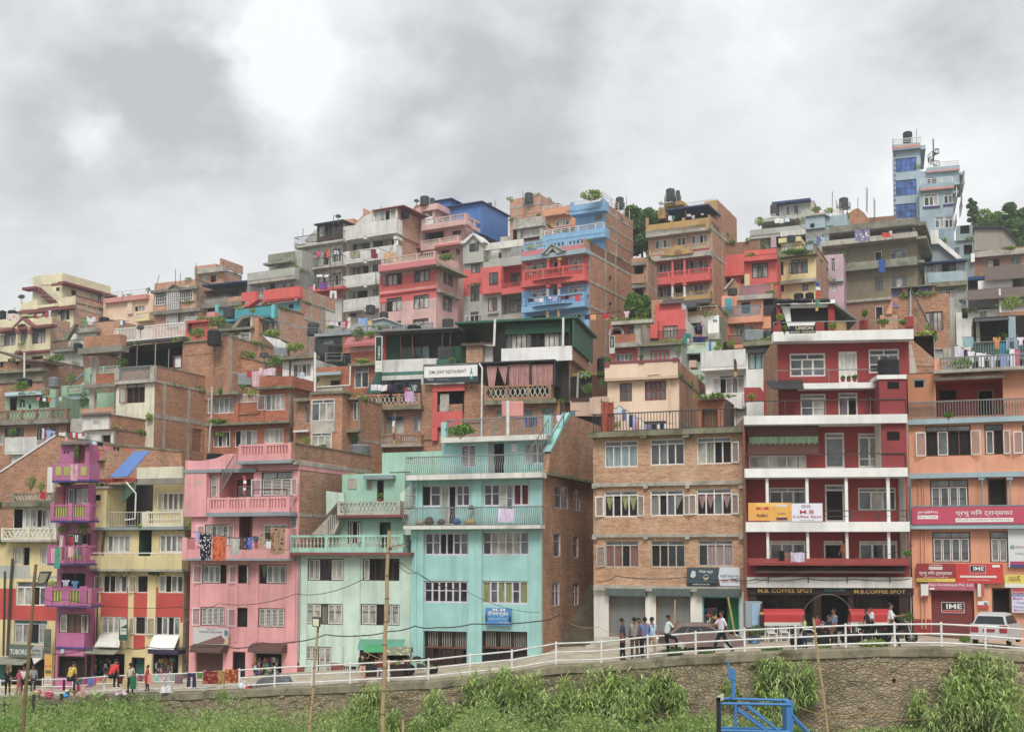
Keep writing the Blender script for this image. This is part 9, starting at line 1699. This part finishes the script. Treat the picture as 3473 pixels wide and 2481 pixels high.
for i in range(240000):
 x=RR.uniform(-36,29);y0=rail_y(x)-.5;y=y0-RR.random()**1.25*min(19,y0-41);b=bushh(x,y);g=terrain(x,y);z=g+b*RR.uniform(.6,1.12)+(.3*RR.random()**3);s=RR.uniform(.035,.08)*(1+.25*(y<50));a=Vector((RR.gauss(0,1),RR.gauss(0,1),RR.gauss(.9,.9))).normalized()*s;c=a.cross(Vector((RR.gauss(0,1),RR.gauss(0,1),1))).normalized()*s*.5;p=Vector((x,y,z));m=len(vs);vs+=[p-a,p+c,p+a,p-c];fs.append((m,m+1,m+2,m+3))
dk=[noise.noise(Vector((vs[f[0]].x*.45,vs[f[0]].y*.45,9)))for f in fs]
mb.raw(vs,[f for f,d in zip(fs,dk)if d<.22],MATS['lf_weed']);mb.f+=[];base_n=len(mb.v)-len(vs)
for f,d in zip(fs,dk):
 if d>=.22:mb.f.append(tuple(a+base_n for a in f));mb.m.append(mb.mi(MATS['lf_mid']))
tag(mb.build('undergrowth'),'mass of pale green weeds and bushes below the stone wall','undergrowth',None,'stuff')
def reed_mesh(seed,ns,H_):
 rr=random.Random(seed);st,lf=MB(),MB()
 for i in range(ns):
  a=rr.uniform(0,6.28);r0=rr.random()**.5*.55;p=Vector((r0*cos(a),r0*sin(a)*.6,0));h=H_*rr.uniform(.55,1.05);ln=Vector((rr.gauss(0,.16),rr.gauss(0,.12),1)).normalized();tp=p+ln*h;st.tube(p,tp,.018,MATS['lf_pale'],4,.008)
  nl=int(12+h*4)
  for j in range(nl):
   t=.22+.78*j/nl;q=lerp(p,tp,t);az=rr.uniform(0,6.28);d=Vector((cos(az),sin(az),0));Lf=rr.uniform(.6,1.15)*(1-.25*t);up=rr.uniform(.8,1.5);w=rr.uniform(.03,.05);sd=d.cross(Vector((0,0,1)))*w;pts=[]
   for k in range(6):u=k/5;pts.append(q+d*Lf*(u*.85-.1*u*u)+Vector((0,0,Lf*(up*u-1.15*u*u))))
   vs=[];
   for k,c in enumerate(pts):f=[.5,1,1,.8,.5,.05][k];vs+=[c-sd*f,c+sd*f]
   lf.raw(vs,[(2*k,2*k+1,2*k+3,2*k+2)for k in range(5)],MATS['lf_reed'])
 return st,lf
PROTO=[]
for sd_,ns,hh in((1,22,2.7),(2,17,2.2),(3,26,3.0)):
 st,lf=reed_mesh(sd_,ns,hh);e=empty('giant_reed',(0,0,0),'x','reed');st.build('stem',e);lf.build('leaf',e,None,False);bpy.data.objects[-1]if 0 else None;e.children[-1]['kind']='stuff';PROTO.append(e)
def reed(x,ytop,k,Yoff,sc_,label,first=[0,0,0]):
 view('N');p0=P(x,ytop,50);Y=rail_y(p0.x)-Yoff;p=P(x,ytop,Y);src=PROTO[k];hh=(2.8,2.3,3.1)[k]*sc_
 o=src if not first[k]else src.copy()
 if first[k]:
  COL.objects.link(o)
  for ch in list(src.children):c=ch.copy();COL.objects.link(c);c.parent=o
 first[k]=1;o.location=(p.x,Y,p.z-hh);o.rotation_euler=(0,0,RR.uniform(0,6));o.scale=(sc_,sc_,sc_);tag(o,label,'reed','giant reeds below the road wall')
RL=sorted([(1205,2345,1,1.0,.8),(1265,2310,0,2.0,.8),(1340,2400,1,3.5,.7),(1420,2420,1,4,.7),(1480,2330,1,2.5,.9),(1545,2380,0,3.2,.8),(1610,2270,0,1.2,.9),(1650,2330,1,2.2,.9),(1700,2255,2,1.2,.9),(1755,2290,0,2.2,.95),(1800,2270,2,1.6,.9),(1860,2330,0,3,.85),(1925,2290,2,1.6,.85),(1985,2330,0,2.6,.9),(2040,2250,2,1.0,.95),(2090,2270,0,1.6,1.0),(2130,2340,2,3.0,.9),(2180,2290,0,1.6,.9),(2250,2260,1,.9,.9),(2290,2310,1,1.4,.7),(2470,2300,1,.9,.6),(2590,2225,1,.8,.9),(2635,2215,0,.8,1.0),(2690,2230,2,.9,.85),(2735,2260,1,1.2,.8),(2620,2340,1,1.8,.7),(3110,2330,1,1.6,.7),(3170,2380,1,2.4,.7),(3230,2275,0,1.4,.8),(3290,2210,2,1.0,.9),(3345,2200,2,1.0,1.0),(3385,2230,0,1.3,1.0),(3425,2300,0,2.2,.9),(3255,2330,0,2.4,.8),(3330,2300,2,2.4,.9),(3400,2360,0,3.2,.8),(700,2395,1,.8,.35),(755,2330,1,.8,.4)])
for i,q in enumerate(RL):reed(*q,f'clump of tall arching giant reeds, {ordn(i)} of the reed clumps from the left')
pot_n={}
def plant(vk,x,y,Y,w,h,where,m='lf_mid',pot=None,n=None):
 view(vk);b=P(x,y,Y);W_=(P(x+w,y,Y).x-b.x)/2;H_=P(x,y-h,Y).z-b.z;mb=MB();n=n or 220;s=max(.07,min(.3,W_*.2));leaves(mb,Vector((0,0,H_*.55)),(W_,min(W_,.9),H_*.5),n,s,MATS[m]);leaves(mb,Vector((W_*.3,0,H_*.8)),(W_*.5,W_*.4,H_*.35),n//3,s,MATS[m]);r=empty('potted_plant' if pot else 'shrub',b,f'{"potted plant" if pot else "leafy green shrub"} {where}','plant');mb.build('foliage',r)
 st=MB();[st.tube((0,0,-.1),(W_*.5*cos(a),.1,H_*.7),.02,'bark',4)for a in(0,2,4)];st.build('stem',r)
 if pot:pm=MB();pr=max(.12,W_*.35);pm.lathe((0,0,-pr*1.2),[(pr*.7,0),(pr,pr*1.1),(pr*1.05,pr*1.3)],'='+pot,12);pm.build('pot',r)
for r_ in """A|735|1225|124|200|80|on the grey terrace below the cream porch
A|1905|345|150|70|60|on the peach house roof corner||8a4a3c
A|1570|1290|92|180|90|on the open terrace behind the picket railing|lf_dark
A2|910|400|104|150|140|on the pale green stair landing
A2|280|490|101|210|140|covering the black tank of the green house
A2|600|690|99|50|80|in a white pot on the lattice terrace||c8c8c0
A2|1060|700|99|160|200|climbing the green wall under the concrete frame|lf_dark
A2|160|1065|91|130|110|on the white balcony box at the left
B|910|990|113|260|140|on the mossy ledge under the turquoise terrace
B|640|1130|98|240|130|by the big black tank on the brick wall
B|1600|1110|105|260|90|above the white cloth awning|lf_pale
B|1900|1300|98|300|120|beside the grey tank box|lf_pale
B|1350|800|108|100|60|dry tuft on the concrete pillar|lf_pale
B2|1400|640|92|180|110|hanging left of the white hut
B2|800|950|83.5|60|90|small one on the mossy ledge
B2|780|1250|82|250|40|moss tuft on the long ledge of the brick house
B2|1050|890|85|80|70|by the blue bucket on the red brick roof
B2|1870|800|89|70|60|in the cream recess beside the drain pipe
C|1400|790|131|30|40|in a red pot on the pink baluster terrace||b0402c
C|1660|860|131|190|70|trailing over the pink side parapet
C2|690|330|90|170|120|dense one on the pink tiled eaves|lf_dark
C2|830|300|90|150|60|yellow-green one right of the dense plant|lf_pale
C2|395|205|99|100|30|in the roof garden trough
C2|740|585|88|200|40|weeds on the orange brick ledge|lf_pale
C2|120|1490|78|130|90|broad leaved one behind the pink parapet|lf_pale
C2|300|1525|78|120|40|low one behind the pink parapet
D2|200|1400|64.8|340|130|along the turquoise terrace railing
D2|100|590|82|90|60|small one on the green ledge
D2|1600|930|80|160|120|climbing the grille lean-to
D2|1770|870|80|100|120|beside the peach house climber|lf_dark
D2|1820|590|79|90|50|at the peach parapet corner||5a3030
D|1640|200|136|280|110|bamboo-like row on the sky blue roof|lf_pale
A3|325|560|78|130|130|round one on the cream roof terrace|lf_mid
A3|430|580|78|110|100|spiky one beside the round plant|lf_pale
A3|805|270|74.6|60|170|vine on the magenta stair tower
M3|1068|460|62.5|70|60|in a clay pot on the mint balustrade|lf_mid|a04a30
E|1450|810|117|110|40|on the red roof ledge|lf_pale
F|650|790|119|380|50|trailing along the yellow house roof edge
F|870|320|139|120|55|bushy on the grey terrace penthouse
F|1010|340|138|120|60|grassy one left of the skyline tank|lf_pale
F|240|480|140|120|100|sparse dry one on the grey ledge|lf_pale
F|470|480|140|90|60|on the grey terrace under the white sheets
F2|480|450|62|110|80|by the white pavilion side|lf_pale
F2|520|580|60.5|70|80|under the pavilion parapet
F2|1050|540|60|110|70|by the pavilion red pillar|lf_pale
F2|1405|400|61|80|70|spiky one on the maroon roof terrace
F2|1610|490|60|150|60|in the long brick planter of the roof terrace|lf_mid|b07050
F2|1830|490|60|90|55|right end of the maroon roof terrace
F2|1165|1085|60.4|50|30|in a red pot before the white door|lf_mid|a03c30
F2|1230|1085|60.4|40|30|in the middle red pot before the white door|lf_mid|a03c30
F2|1295|1085|60.4|70|40|in the right red pot before the white door|lf_mid|a03c30
F2|160|1310|60.5|110|60|on the maroon balcony corner|lf_pale
E2|565|870|90|60|50|on the peach roof parapet, left||5a2a30
E2|975|850|90|90|120|tall one on the peach roof parapet|lf_mid
E2|1560|750|92|120|90|broad leaved one on the orange balcony|lf_pale
E2|1400|775|84|100|50|weeds above the stained parapet|lf_pale
G2|1190|1000|62|250|140|behind the orange roof railing|lf_mid
G2|1730|330|101|250|150|filling the white railed terrace|lf_pale
G2|800|560|90|70|70|by the brown brick window|lf_pale
G2|1240|400|106|90|90|dangling in the gap right of the brick house
O3|700|350|58.4|110|60|weeds drooping from the pale blue ledge
O3|1200|290|60|90|50|white flowered one on the orange terrace
O4|290|1470|52.6|10|10|tiny tuft
O4|320|440|58|110|60|with red flowers at the orange house corner|lf_mid|a0523c
R4|290|1110|57.5|210|130|leafy row behind the blue jars|lf_dark
R4|500|1300|53.7|300|60|grass tufts behind the railing, left
R4|1740|1250|53|420|90|grass tufts behind the railing before the waistcoat rider|lf_pale
R4|1150|1265|53.2|170|60|grass tuft right of the leaning pole|lf_pale
R4|2150|960|58.5|210|140|bushy one at the maroon house right corner|lf_dark
O4|950|1390|53|150|60|grass tuft before the red shutter
K4|1150|925|55.2|230|70|weeds before the brown car bonnet
K4|1430|915|54.8|180|40|low weeds under the brown car
G|1180|1005|135|120|20|at the shed foot|lf_pale""".split('\n'):
 q=r_.split('|');
 if 'tiny' in r_:continue
 plant(q[0],*map(float,q[1:6]),q[6],q[7]if len(q)>7 and q[7]else 'lf_mid',q[8]if len(q)>8 else None)
def ground_sheet():
 xs=[-400,-250,-160]+[x for x in range(-110,111,2)]+[160,250,400];ys=[-60,0,20,30,40,44,48,50]+[50+.8*i for i in range(1,60)]+[100+4*i for i in range(42)]+[330,500,900]
 ys=[-60,0,20,30,40];ds=[-12,-8,-5,-3,-1.5,-.7,-.32,-.28,1,4,7,10,12,15,18,21,24,27,30,35,40,45,50,56,62,70,78,86,94,102,112,122,135,150,180,220,300,500,900]
 vs=[(x,y,terrain(x,y))for y in ys for x in xs]+[(x,rail_y(x)+d,terrain(x,rail_y(x)+d)-(.06 if-.31<d<11 else 0))for d in ds for x in xs];ys=ys+ds;n=len(xs)
 mb=MB();mb.raw(vs,[(j*n+i,j*n+i+1,(j+1)*n+i+1,(j+1)*n+i)for j in range(len(ys)-1)for i in range(n-1)],'soil');tag(mb.build('ground',smooth=True),'dark earth slope under the houses',None,kind='structure')
ground_sheet()
for h in HOUSES:pass
hb=MB();hb.box(-420,420,-70,920,-200,75,'conc');ho=hb.build('haze');ho.data.materials.clear()
hm=bpy.data.materials.new('haze_air');hm.use_nodes=True;ht=hm.node_tree;ht.nodes.clear();hv=N(ht,'ShaderNodeVolumePrincipled');hv.inputs['Color'].default_value=(.9,.93,.96,1);hv.inputs['Density'].default_value=.0006;hv.inputs['Anisotropy'].default_value=.2
L(ht,hv.outputs[0],N(ht,'ShaderNodeOutputMaterial').inputs['Volume']);ho.data.materials.append(hm);tag(ho,'thin pale haze filling the valley air',None,None,'stuff')
